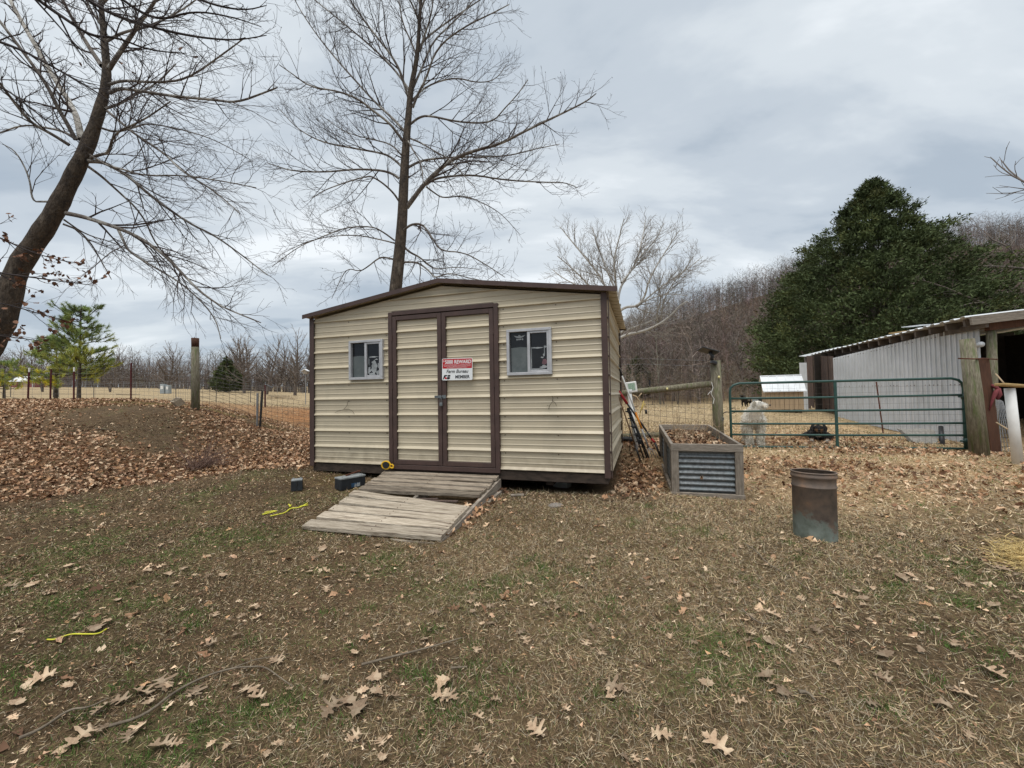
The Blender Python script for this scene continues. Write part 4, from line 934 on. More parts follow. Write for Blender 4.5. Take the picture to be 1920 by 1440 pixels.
# white pipe with plank on top
w0 = at(1908, 850, 6.6); w1 = at(1893, 728, 6.6); w0[2] = h1(w0[0], w0[1])-.02
m = MB(); m.tube([w0, w1], [.064, .062], 18); tag(m.build('plastic_pipe', M_white, None, True, True, w0), 'fat white plastic pipe standing before the dark barn opening', 'pipe')
M_ywood = pmat('yellow_raw_wood', (.42, .29, .12), (.30, .20, .09), 9, .8, 0, .3, (1, 6, 6))
m = MB(); a_, b2_ = at(1875, 721, 6.55), at(1918, 724, 6.6); m.bar(a_, b2_, .16, .045, bev=.012); m.bar(b2_-np.array([.02, 0, 0]), at(1926, 725, 6.6), .10, .03, bev=.01); tag(m.build('wood_slab', M_ywood, None, False, True, a_), 'rough yellow wood slab lying on top of the white pipe', 'wood')
m = MB(); m.tube([at(1867, 701, 7.2), at(1882, 718, 7.0)], .012, 6); tag(m.build('thin_stick', M_rope, None, True, True, at(1882, 718, 7.0)), 'thin slanting stick above the yellow wood slab', 'stick')
M_cloth = pmat('faded_red_cloth', (.20, .05, .055), (.14, .035, .04), 12, .9, 0, .1)
m = MB(); m.tube([at(1857, 722, 7.7), at(1868, 726, 7.6), at(1872, 732, 7.6)], [.03, .035, .03], 7); m.tube([at(1871, 728, 7.6), at(1866, 738, 7.6), at(1860, 752, 7.6), at(1855, 770, 7.6)], [.03, .036, .022, .008], 7); m.tube([at(1872, 728, 7.6), at(1874, 740, 7.6), at(1870, 749, 7.6)], [.03, .04, .02], 7)
tag(m.build('red_cloth', M_cloth, None, True, True, at(1868, 730, 7.6)), 'faded red cloth tied round the slim barn pole', 'cloth')
# leaning wire panel
wp = [at(1874, 752, 8.0), at(1866, 842, 7.7), at(1908, 843, 7.35)]
def fnP(u, v):
    b0 = at(1866, 846, 7.75); b1 = at(1912, 846, 7.1); t0 = at(1868, 748, 8.1); t1 = at(1880, 752, 7.9); return (b0*(1-u)+b1*u)*(1-v)+(t0*(1-u)+t1*u)*v
tag(mesh_wires(fnP, 7, 12, .006).build('leaning_grid', M_wirel, None, False, True, fnP(0, 0)), 'stiff grey wire panel leaning at the barn opening', 'wire panel')
m = MB(); m.tube([at(1868, 792, 7.5), at(1901, 812, 7.2)], .012, 6); tag(m.build('thin_stick', M_rope, None, True, True, at(1868, 792, 7.5)), 'thin reddish stick slanting across the leaning wire panel', 'stick')
# ------------------------------------------------------------------ barn
W1 = at(1568, 790, 13.2); W2 = at(1848, 848, 8.45); W1[2] = h1(W1[0], W1[1])-.05; W2[2] = h1(W2[0], W2[1])-.08
T1 = at(1568, 671, 13.2); T2 = at(1848, 607, 8.45)
barn = thing('pole_barn', 'low open barn with white corrugated side wall and white metal roof', 'barn', W1)
wd = W2-W1; wd[2] = 0; wl_ = np.linalg.norm(wd); wx = wd/wl_; wn_ = np.array([wx[1], -wx[0], 0]); 
if wn_[0] > 0: wn_ = -wn_
ns = 6
for i in range(ns):          # each sheet of the wall
    V = []; Fc = []
    u = i/ns*wl_; ue = (i+1)/ns*wl_; prs = []
    t = u
    while t < ue-1e-4:
        for dt, d in ((0, 0), (.004, .028), (.026, .028), (.030, 0), (.07, 0), (.074, .005), (.083, .005), (.087, 0)):
            if t+dt < ue: prs.append((t+dt, d))
        t += .132
    prs.append((ue, 0))
    for s_, d in prs:
        p = W1+wx*s_+wn_*(d+.0015*(i % 2)); f = s_/wl_; zt_ = T1[2]*(1-f)+T2[2]*f
        V.append((p[0], p[1], W1[2]*(1-f)+W2[2]*f)); V.append((p[0], p[1], zt_))
    for j in range(len(prs)-1): Fc.append((2*j, 2*j+2, 2*j+3, 2*j+1))
    raw('wall_sheet', V, Fc, M_barnw, barn, False, True)
m = MB()
for zf in (.52, .97):
    for k in range(44):
        f = (k+.5)/44; p = W1+wx*wl_*f+wn_*.004; z0_ = W1[2]*(1-f)+W2[2]*f; z1_ = T1[2]*(1-f)+T2[2]*f; m.box((p[0], p[1], z0_+(z1_-z0_)*zf), (.016, .016, .016))
tag(m.build('wall_screws', M_rust, barn, False, True), kind='stuff')
# dark wooden boards beyond
D0 = at(1516, 775, 15.2); D1 = at(1567, 778, 13.3)
for i in range(11):
    f0, f1 = i/11, (i+1)/11-.006
    a_ = D0*(1-f0)+D1*f0; b2_ = D0*(1-f1)+D1*f1; zz1 = lambda f: at(1516, 667, 15.2)[2]*(1-f)+at(1567, 668, 13.3)[2]*f
    o_ = .012*((i*7) % 3); a_ = a_+wn_*o_; b2_ = b2_+wn_*o_; ga = h1(a_[0], a_[1])+.05+.05*((i*5) % 3); n3 = wn_*.022
    m = MB(); m.add([(a_[0], a_[1], ga), (b2_[0], b2_[1], ga), (b2_[0], b2_[1], zz1(f1)), (a_[0], a_[1], zz1(f0)), (a_[0]-n3[0], a_[1]-n3[1], ga), (b2_[0]-n3[0], b2_[1]-n3[1], ga), (b2_[0]-n3[0], b2_[1]-n3[1], zz1(f1)), (a_[0]-n3[0], a_[1]-n3[1], zz1(f0))], [(0, 1, 2, 3), (7, 6, 5, 4), (0, 4, 5, 1), (1, 5, 6, 2), (2, 6, 7, 3), (3, 7, 4, 0)]); m.build('wall_board', M_barnwood, barn, False, True)
# end sheet, pale
a_, b2_ = at(1503, 772, 15.6), at(1517, 772, 15.25); za, zb_ = at(1503, 680, 15.6)[2], at(1517, 680, 15.25)[2]
m = MB(); m.add([(*a_[:2], a_[2]), (*b2_[:2], b2_[2]), (b2_[0], b2_[1], zb_), (a_[0], a_[1], za), (a_[0], a_[1]+.03, a_[2]), (b2_[0], b2_[1]+.03, b2_[2]), (b2_[0], b2_[1]+.03, zb_), (a_[0], a_[1]+.03, za)], [(0, 1, 2, 3), (7, 6, 5, 4), (0, 4, 5, 1), (1, 5, 6, 2), (2, 6, 7, 3), (3, 7, 4, 0)]); m.build('end_sheet', M_roofw, barn, False, True)
# roof: eave line from far to near, running back to the right
EA = at(1519, 666, 15.4); EB = at(1816, 594, 8.15); EC = at(1990, 566, 7.6)
ra = EB-EA; rl = np.linalg.norm(ra); rx = ra/rl; ry = nrm(np.array([1.0, -.04, .10])); WID = 7.0
nr = 26; V = []; Fc = []
for i in range(6):
    V = []; Fc = []; per = rl/nr; prs = []
    k0 = round(i/6*nr); k1 = round((i+1)/6*nr)
    for k in range(k0, k1):
        for dt, d in ((0, 0), (per*.35, 0), (per*.45, .028), (per*.75, .028), (per*.85, 0)): prs.append((k*per+dt, d))
    prs.append((k1*per, 0))
    for s_, d in prs:
        for w__ in (-.03 if (i % 2) else .0, WID):
            for th in (0, -.01): p = EA+rx*s_+ry*w__+np.array([0, 0, d+th+.002*(i % 2)]); V.append(tuple(p))
    for j in range(len(prs)-1): a = 4*j; Fc += [(a, a+4, a+6, a+2), (a+1, a+3, a+7, a+5), (a, a+1, a+5, a+4), (a+2, a+6, a+7, a+3)]
    e_ = 4*(len(prs)-1); Fc += [(0, 2, 3, 1), (e_, e_+1, e_+3, e_+2)]
    raw('roof_sheet', V, Fc, M_roofw, barn, False, True)
M_raft = pmat('grey_rafter', (.16, .135, .115), (.09, .075, .065), 6, .9, 0, .3)
for k in range(15):
    s_ = (k+.6)/15*rl; a_ = EA+rx*s_+ry*.06+np.array([0, 0, -.10]); m = MB(); m.bar(a_, a_+ry*1.6, .045, .15); m.build('rafter', M_raft, barn, False, True)
m = MB(); m.bar(EA+ry*.35+np.array([0, 0, -.19]), EB+ry*.35+np.array([0, 0, -.19]), .05, .12); m.build('wall_plate', M_raft, barn, False, True)
# front fascia (over open side)
m = MB(); m.bar(EB+np.array([0, 0, -.09])+rx*.05, EB+ry*WID+np.array([0, 0, -.09])+rx*.05, .04, .17); m.build('front_fascia', M_weatherh, barn, False, True)
m = MB(); hb = at(1850, 612, 8.3); m.bar(hb+np.array([0, 0, .02]), hb+ry*(WID-1)+np.array([0, 0, .02]), .10, .22); m.build('header_beam', M_boardred, barn, False, True)
# inside: back and far walls dark
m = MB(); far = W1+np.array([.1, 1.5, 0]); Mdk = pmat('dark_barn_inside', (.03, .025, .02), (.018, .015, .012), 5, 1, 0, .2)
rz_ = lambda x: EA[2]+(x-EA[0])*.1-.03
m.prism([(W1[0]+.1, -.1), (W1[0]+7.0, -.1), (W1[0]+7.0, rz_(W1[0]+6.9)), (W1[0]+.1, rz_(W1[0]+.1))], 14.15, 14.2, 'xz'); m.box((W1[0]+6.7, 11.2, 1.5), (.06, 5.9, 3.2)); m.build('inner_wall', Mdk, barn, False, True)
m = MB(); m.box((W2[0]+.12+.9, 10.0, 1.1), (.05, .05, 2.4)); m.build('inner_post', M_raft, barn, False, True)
m = MB(); q = at(1828, 646, 7.9)-np.array([0, .0, 0]); 
q = at(1825, 647, 8.55); q2 = at(1836, 646, 8.35); m.tube([q, q2], .045, 12); m.tube([q2, q2+(q2-q)*.35], .055, 12); m.build('vent_pipe', M_barnw, barn, True, True)
# second far roof behind
FR0 = at(1512, 668, 18); FR1 = at(1590, 650, 17.5)
sr = thing('lean_to_roof', 'low white metal roof edge behind the dark barn boards', 'roof', FR0)
m = MB(); d_ = np.array([0, 0, .02]); e_ = np.array([.3, .9, .09]); m.add([FR0, FR1, FR1+e_, FR0+e_, FR0-d_, FR1-d_, FR1+e_-d_, FR0+e_-d_], [(0, 1, 2, 3), (7, 6, 5, 4), (0, 4, 5, 1), (1, 5, 6, 2), (2, 6, 7, 3), (3, 7, 4, 0)]); m.build('roof_sheet', M_roofw, sr, False, True)
for f in (.1, .5, .9):
    p = FR0*(1-f)+FR1*f+np.array([0, .3, 0]); m = MB(); m.tube([(p[0], p[1], h1(p[0], p[1])-.05), (p[0], p[1], p[2]-.02)], .05, 8); m.build('support_post', M_raft, sr, True, True)
m = MB(); m.bar(at(1700, 613, 11.5), at(1735, 609, 10.8), .25, .02); tag(m.build('roofing_strip', M_roofw, None, False, True, at(1700, 613, 11.5)), 'loose white metal strip lying along the barn roof', 'metal strip')
m = MB(); m.bar(at(1670, 625, 12.5), at(1698, 621, 12.0), .12, .03); tag(m.build('roof_plank', M_ywood, None, False, True, at(1670, 625, 12.5)), 'narrow tan plank lying on the barn roof', 'plank')
m = MB(); pb = at(1656, 812, 9.4); pt_ = at(1643, 716, 9.6); m.tube([pb, pt_], .014, 6); tag(m.build('leaning_rod', M_rust, None, False, True, pb), 'thin dark rod leaning on the white barn wall behind the gate', 'rod')
bd = at(1735, 838, 8.6); m = MB(); m.tube([at(1712, 806, 8.7), at(1735, 806, 8.6), at(1752, 812, 8.55), at(1763, 838, 8.5)], [.02, .03, .03, .02], 6)
hut = thing('plastic_trough', 'pale weathered plastic trough leaning behind the gate by the barn wall', 'trough', bd)
m = MB(); a_ = [at(1716, 832, 8.6), at(1762, 838, 8.5), at(1752, 806, 8.8), at(1690, 806, 8.9)]; n3 = np.array([0, .12, .02]); m.add(a_+[p+n3 for p in a_], [(0, 1, 2, 3), (7, 6, 5, 4), (0, 4, 5, 1), (1, 5, 6, 2), (2, 6, 7, 3), (3, 7, 4, 0)]); m.build('trough_side', M_conc, hut, False, True)
m = MB(); m.tube([at(1764, 800, 8.7), at(1767, 842, 8.5)], [.04, .05], 8); m.build('dark_end', M_black, hut, True, True)
# ------------------------------------------------------------------ small tan hut with white roof
hp = at(1467, 773, 14.2); hp[2] = h1(hp[0], hp[1])
hutt = thing('goat_hut', 'small tan wooden hut with a steep white metal roof in the pen', 'hut', hp, R(-25))
hw = 1.06; hd_ = .95; hb_ = .08; hh1 = .70; hh2 = 1.18
for k in range(8):
    x0 = -hw/2+hw*k/8+.004; x1 = -hw/2+hw*(k+1)/8-.004; m = MB(); m.box(((x0+x1)/2, -hd_/2, (hb_+hh1)/2), (x1-x0, .025, hh1-hb_), bev=.003); m.build('wall_board', M_tan, hutt)
for sx in (-1, 1):
    m = MB(); m.prism([(-hd_/2+.02, hb_), (hd_/2, hb_), (hd_/2, hh2-.05), (0.1, hh2), (-hd_/2+.02, hh1)], sx*hw/2-.012, sx*hw/2+.012, 'yz'); m.build('side_wall', M_tan, hutt)
m = MB(); m.box((0, hd_/2, (hb_+hh2)/2-.05), (hw-.03, .025, hh2-hb_-.15)); m.build('back_wall', M_tan, hutt)
for k in range(5):
    w_ = hw+.16; x0 = -w_/2+w_*k/5+.001; x1 = -w_/2+w_*(k+1)/5-.001; m = MB(); m.prism([(-hd_/2-.10, hh1-.03), (.12, hh2+.03), (.12, hh2+.055), (-hd_/2-.10, hh1-.0)], x0, x1, 'yz'); m.prism([(-hd_/2-.10, hh1+.0), (.12, hh2+.055), (.12, hh2+.075), (-hd_/2-.10, hh1+.02)], x0-.012, x0+.014, 'yz'); m.build('roof_panel', M_roofw, hutt)
m = MB(); m.box((0, .14, hh2+.05), (hw+.17, .12, .05), bev=.01); m.build('ridge_cap', M_roofw, hutt)
m = MB(); m.prism([(.12, hh2+.04), (hd_/2+.1, hh2-.14), (hd_/2+.1, hh2-.11), (.12, hh2+.07)], -hw/2-.08, hw/2+.08, 'yz'); m.build('rear_roof', M_roofw, hutt)
for x in (-hw/2+.1, 0.1, hw/2-.1): m = MB(); m.box((x, 0, .03), (.12, hd_-.1, .10)); m.build('skid', M_skid, hutt)
# ------------------------------------------------------------------ trees
def barkmat(name, c1, c2, c3, t3=(.5, .6), s3=3, sc=12):
    return pmat(name, c1, c2, sc, .92, 0, 1, (1, 1, .35), c3=c3, s3=s3, t3=t3, bdist=.05)
M_bark = barkmat('brown_plated_bark', (.115, .088, .064), (.045, .036, .029), (.20, .17, .135), (.6, .75))
M_limb = barkmat('grey_limb_bark', (.20, .175, .15), (.11, .09, .078), (.42, .40, .36), (.5, .62))
M_limbw = barkmat('pale_sycamore_bark', (.50, .47, .42), (.33, .30, .26), (.62, .60, .55), (.5, .7))
M_twig = pmat('dark_twig', (.085, .066, .060), (.055, .042, .038), 4, .95, 0, 0)
M_twigo = pmat('oak_twig', (.055, .044, .042), (.035, .028, .027), 4, .95, 0, 0)
M_twigw = pmat('pale_twig', (.33, .30, .27), (.22, .20, .175), 4, .95, 0, 0)
def smooth_pts(P, k=3):
    P = np.array(P, float)
    for _ in range(2):
        Q = [P[0]]
        for a, b in zip(P[:-1], P[1:]): Q += [a*.75+b*.25, a*.25+b*.75]
        Q.append(P[-1]); P = np.array(Q)
    return P
def pix_limb(pts, Y0, dY, r0, r1):
    """limb traced along pixels; distance runs from Y0 to Y0+dY"""
    n = len(pts); P = smooth_pts([at(px, py, Y0+dY*(i/(n-1))**1.2) for i, (px, py) in enumerate(pts)]); 
    return P, np.linspace(r0, r1, len(P))
# ---- sycamore behind the shed
TY = 13.2
ct = thing('sycamore_tree', 'tall bare sycamore rising straight up behind the middle of the shed', 'tree', gro(738, TY))
tr = [(733, 700), (736, 620), (740.6, 552), (748, 486), (754, 420), (757, 350), (761, 272), (766, 218), (770, 167), (783, 105), (787, 31), (791, -25), (796, -90), (800, -170)]
P = smooth_pts([ct.location]+[at(x, y, TY) for x, y in tr]); rr = np.interp(P[:, 2], [at(0, y, TY)[2] for y in (700, 552, 420, 350, 272, 167, 31, -170)], [.25, .20, .165, .15, .12, .085, .05, .02])
tb = Tubes(); tb.add(P, rr, 12); tb.build('trunk', M_bark, ct)
LM = [
 ([(762, 389), (775, 372), (791, 350), (818, 322), (849.5, 297.5), (890, 282), (939, 270), (985.6, 245), (1055.6, 212), (1100, 190), (1118, 175)], -1.0, .085, .012, 1),
 ([(799, 346), (812, 337), (830, 332), (884.5, 327), (947, 338), (1024.5, 342), (1060, 342), (1083, 352)], .6, .045, .010, 1),
 ([(764, 315), (785, 303), (810.6, 297.5), (869, 294), (947, 294), (1000, 280), (1050, 270)], 1.5, .045, .010, 1),
 ([(769, 233), (785, 220), (803, 216), (861, 229.5), (923, 231), (947, 202), (970, 178), (990, 150)], -.8, .042, .010, 1),
 ([(752, 439.5), (760, 428), (773, 420), (791, 420), (802, 433), (810.6, 447), (826, 471), (869, 472.6), (908, 494), (947, 520)], -2.0, .045, .009, 2),
 ([(758, 463), (768, 473), (787, 482), (800, 494), (818, 506), (850, 500), (900, 505)], 1.6, .040, .008, 2),
 ([(756, 492), (772, 491), (787, 494), (805, 508), (814.5, 521), (830, 516), (845.6, 511.5), (892, 525), (940, 530)], -1.2, .036, .008, 2),
 ([(787, 494), (789, 512), (786, 525), (790, 540)], .5, .02, .006, 2),
 ([(748, 334.5), (735, 325), (713, 319), (667, 317), (608, 323), (550, 321), (520, 312), (500, 305)], -.6, .045, .009, 1),
 ([(748, 377), (738, 362), (721, 346), (705, 335), (690, 329), (635.6, 346), (605, 358), (585, 372)], -1.8, .036, .009, 1),
 ([(752, 311), (738, 298), (721, 288), (674.5, 280), (608, 268), (575, 252), (552, 236), (520, 200)], 1.0, .042, .009, 1),
 ([(758, 268), (745, 250), (729, 229.5), (700, 208), (674.5, 187), (635.6, 171), (581, 163), (550, 140), (523, 121)], -1.6, .050, .010, 1),
 ([(768, 257), (740, 225), (705.6, 194.5), (670, 155), (635.6, 117), (597, 70), (558, 12), (540, -30)], 1.5, .045, .010, 1),
 ([(766, 183), (757, 155), (748, 128), (730, 98), (713, 78), (674.5, 27), (651, -8), (630, -60)], -1.0, .050, .012, 1),
 ([(740, 451), (720, 436), (698, 424), (647, 426), (597, 447), (560, 462), (510, 500)], -1.0, .028, .008, 2),
 ([(737, 486), (720, 482), (709.5, 484), (690, 500), (674.5, 509.5), (651, 502), (636, 529), (622, 560)], 1.4, .032, .007, 2),
 ([(740, 456), (721, 451), (670, 440), (616, 443), (570, 455), (520, 480)], 1.8, .026, .007, 2),
 ([(772, 171), (781, 150), (791, 128), (810.6, 78), (853, 39), (885, 5), (900, -20)], .8, .045, .010, 1),
 ([(787, 97), (794, 70), (803, 47), (812, 10), (816, -60)], -.8, .04, .012, 1),
 ([(773.7, 202), (784, 175), (799, 148), (818, 89.5), (869, 50.6), (927, 23), (955, 8)], -1.4, .045, .010, 1),
 ([(771, 190), (800, 160), (853, 144), (896, 156), (930, 150), (950, 120)], 1.6, .032, .009, 1),
 ([(783, 110), (772, 80), (755, 45), (748, 0), (740, -60)], 1.0, .035, .010, 1),
 ([(770, 260), (790, 268), (812, 282), (846, 300), (870, 330), (890, 350)], -1.6, .03, .008, 2),
 ([(764, 262), (776, 285), (790, 305), (794, 345)], -1.8, .03, .01, 2),
 ([(799, 350), (815, 362), (830, 372), (870, 366), (905, 380), (940, 400), (975, 440)], 1.4, .028, .008, 2),
 ([(760, 300), (735, 270), (700, 262), (650, 250), (600, 215)], 2.2, .03, .008, 1),
 ([(785, 90), (800, 70), (840, 40), (900, 0), (960, -40)], 1.2, .04, .01, 1), ([(768, 170), (740, 130), (700, 90), (640, 40), (590, 0), (550, -40)], 1.8, .04, .01, 1), ([(786, 40), (770, 0), (740, -40), (700, -90)], -1.5, .035, .01, 1),
 ([(788, 20), (800, -10), (830, -50), (860, -90)], 0, .04, .01, 1), ([(788, 10), (775, -30), (740, -80)], .5, .035, .01, 1),
]
twg = Tubes()
for pts, dY, r0, r1, kind in LM:
    P, r = pix_limb(pts, TY, dY, r0, r1); tb = Tubes(); tb.add(P, r, 7); tb.build('limb', M_limb, ct)
    if kind == 1: sprout(twg, P, r, 3, (3.5, 4.8, 4.8), (2.1, 1.0, .42), .70, .11, .12, .0040, .13)
    else: sprout(twg, P, r, 3, (3.8, 5.2, 5.5), (1.5, .8, .34), .78, .03, .10, .0040, .17)
P = smooth_pts([at(x, y, TY) for x, y in tr[4:]]); sprout(twg, P, np.linspace(.1, .03, len(P)), 3, (4, 7, 7), (1.0, .5, .25), .9, .02, .1, .0042)
twg.build('twigs', M_twig, ct, kind='stuff')
# seed balls
sb_ = MB(); r = random.Random(12)
allp = np.concatenate([np.array([q[0][-1] for q in L_]) for (k_, n_), L_ in twg.d.items()])
for i in r.sample(range(len(allp)), 420):
    c_ = allp[i]-np.array([0, 0, .03]); s_ = .014; sb_.add([(c_[0]+s_*a, c_[1]+s_*b, c_[2]+s_*c2) for a, b, c2 in ((1, 0, 0), (-1, 0, 0), (0, 1, 0), (0, -1, 0), (0, 0, 1), (0, 0, -1))], [(0, 2, 4), (2, 1, 4), (1, 3, 4), (3, 0, 4), (2, 0, 5), (1, 2, 5), (3, 1, 5), (0, 3, 5)])
tag(sb_.build('seed_balls', M_twig, ct, False, True), kind='stuff')
# ---- leaning tree at left
TY2 = 8.3
lt = thing('leaning_tree', 'big dark leaning bare tree at the left edge on the leaf bank', 'tree', gro(-80, TY2))
tr2 = [(-95, 780), (-50, 690), (-12, 630), (9, 591), (27, 511), (67, 453), (102, 400), (133, 338), (164, 276), (187, 209), (202, 147), (196, 80), (191, 27), (187, -27), (180, -110)]
P = smooth_pts([at(x, y, TY2) for x, y in tr2]); zr = [at(0, y, TY2)[2] for y in (780, 591, 511, 400, 276, 209, 147, 27, -110)]
rr = np.interp(P[:, 2], zr, [.27, .21, .178, .155, .12, .095, .075, .045, .028]); rr = rr*(1+.05*np.sin(np.arange(len(rr))*1.7))
tb = Tubes(); tb.add(P, rr, 14); tb.build('trunk', M_bark, lt)
LM2 = [
 ([(153, 262), (146, 228), (138, 204), (102, 147), (58, 71), (18, 0), (-10, -60)], 1.0, .062, .03, 0),
 ([(142, 262), (125, 230), (107, 200), (89, 160), (44, 98), (0, 40), (-40, -10)], -.8, .04, .02, 0),
 ([(191, 124), (164, 84), (138, 40), (115, -5), (90, -60)], 1.2, .045, .02, 0),
 ([(205, 128), (213, 116), (240, 76), (267, 36), (293, 0), (310, -40)], -.5, .050, .02, 0),
 ([(206, 174), (222, 166), (240, 167), (320, 180), (400, 187), (444, 193), (500, 172), (520, 164)], -1.0, .038, .010, 1),
 ([(196, 204), (225, 195), (253, 178), (290, 160), (330, 120)], 1.0, .03, .01, 1),
 ([(165, 302), (185, 303), (200, 307), (240, 329), (284, 369), (356, 420), (400, 440), (444, 471), (502, 516)], .8, .045, .009, 2),
 ([(171, 296), (187, 290), (204, 287), (213, 249), (267, 227), (320, 190)], -.8, .032, .010, 1),
 ([(125, 400), (150, 405), (178, 413), (231, 431), (276, 453), (320, 489), (369, 542), (400, 565), (422, 578), (489, 605)], -1.0, .045, .009, 2),
 ([(222, 431), (232, 452), (240, 471), (284, 498), (338, 529), (382, 569), (405, 600), (414, 635)], -.6, .026, .007, 2),
 ([(118, 420), (147, 431), (170, 455), (187, 484), (209, 524)], .8, .022, .006, 2),
 ([(165, 312), (190, 330), (213, 351), (267, 400), (293, 462), (329, 493), (352, 540)], 1.6, .028, .008, 2),
 ([(202, 209), (225, 228), (249, 249), (311, 289), (338, 320), (400, 356), (450, 400)], -1.5, .028, .008, 2),
 ([(190, 240), (218, 249), (260, 236), (276, 231), (330, 240), (400, 260), (470, 300)], 1.5, .024, .007, 1),
 ([(96, 378), (80, 378), (60, 378), (56, 333), (31, 284), (5, 270)], -.5, .022, .007, 0),
 ([(140, 258), (115, 245), (89, 240), (44, 233), (0, 249), (-30, 260)], .8, .028, .008, 0),
 ([(130, 272), (95, 250), (58, 231), (25, 190), (0, 156), (-30, 120)], -1.2, .035, .015, 0),
 ([(200, 160), (230, 150), (290, 155), (350, 150), (420, 100), (460, 70)], -.5, .03, .009, 1),
 ([(196, 80), (230, 60), (280, 50), (340, 20), (380, -10)], .5, .03, .01, 1),
 ([(193, 50), (170, 20), (150, -30)], .5, .03, .01, 1), ([(190, 10), (215, -20), (260, -60)], -.5, .03, .01, 1),
 ([(168, 290), (200, 310), (226, 316), (270, 330), (340, 328), (420, 340), (480, 352)], -1.8, .022, .007, 1),
 ([(120, 412), (160, 440), (215, 455), (260, 480)], 1.6, .018, .006, 2),
]
twg = Tubes()
for pts, dY, r0, r1, kind in LM2:
    P, r = pix_limb(pts, TY2, dY, r0, r1); tb = Tubes(); tb.add(P, r, 8); tb.build('limb', M_limbw if r0 > .06 else M_limb, lt)
    sprout(twg, P, r, 3, (3.9, 5.8, 5.2), (1.65, .75, .32) if kind else (1.1, .5, .24), .6, (.03, .06, -.015)[kind], .10, .0028, .13)
twg.build('twigs', M_twig, lt, kind='stuff')
# ---- overhanging oak, trunk outside the picture at left
OY = 4.6
ob = gro(-560, 4.2); ok = thing('overhanging_oak', 'dark oak branches with a few dead brown leaves reaching in at upper left', 'tree', ob)
tb = Tubes(); Pt = smooth_pts([ob, ob+np.array([.2, .1, 2.0]), ob+np.array([.3, .3, 4.2]), ob+np.array([.5, .5, 6.5])]); tb.add(Pt, np.linspace(.22, .10, len(Pt)), 12); tb.build('trunk', M_bark, ok)
twg = Tubes(); fol = []
def toward(P0, pts, Y): return [P0]+[at(x, y, Y) for x, y in pts]
OB = [([(-60, -30), (20, -45), (71, 0), (129, 40), (173, 69), (218, 69), (280, 95), (350, 100)], 4.6, Pt[8], .032, .008),
      ([(-30, -60), (80, -60), (164, 0), (220, 32), (311, 58), (378, 71), (444, 76), (500, 66)], 4.4, Pt[9], .028, .006),
      ([(0, -90), (150, -70), (240, 10), (300, 40), (360, 20), (430, 30), (490, 50)], 4.9, Pt[-3], .026, .006),
      ([(-60, 60), (30, 88), (90, 120), (170, 165), (220, 200), (300, 260)], 5.2, Pt[7], .022, .005),
      ([(40, -90), (200, -60), (330, -20), (400, 10), (460, 20), (500, 10)], 4.6, Pt[-1], .024, .006),
      ([(-60, 150), (0, 158), (60, 205), (120, 250), (190, 290)], 5.6, Pt[6], .020, .005),
      ([(-50, 500), (0, 512), (60, 520), (118, 528), (175, 535)], 5.2, Pt[3], .018, .005),
      ([(-50, 560), (0, 568), (40, 578), (80, 590), (120, 600)], 5.4, Pt[2], .014, .004),
      ([(-50, 430), (0, 445), (50, 470), (110, 488), (160, 495)], 5.6, Pt[4], .016, .004),
      ([(-50, 620), (0, 630), (40, 634), (80, 640)], 5.0, Pt[2], .012, .004)]
lf_pts = []
for i, (pts, Y, p0, r0, r1) in enumerate(OB):
    P = smooth_pts(toward(p0, pts, Y)); r = np.linspace(r0, .0035, len(P)); tb = Tubes(); tb.add(P, r, 6); tb.build('branch', M_twigo, ok)
    t2 = Tubes(); sprout(t2, P[len(P)//4:], r[len(P)//4:], 3 if i < 6 else 2, (7, 8, 9), (.85, .4, .18) if i < 6 else (.5, .22), .6, .0, .05, .0022, .16)
    for k, L_ in t2.d.items():
        twg.d.setdefault(k, []).extend(L_)
        if i >= 6 or i == 0:
            for q in L_: lf_pts.append((q[0][-1], i))
            for q in L_: lf_pts.append((q[0][2], i))
twg.build('twigs', M_twigo, ok, kind='stuff')
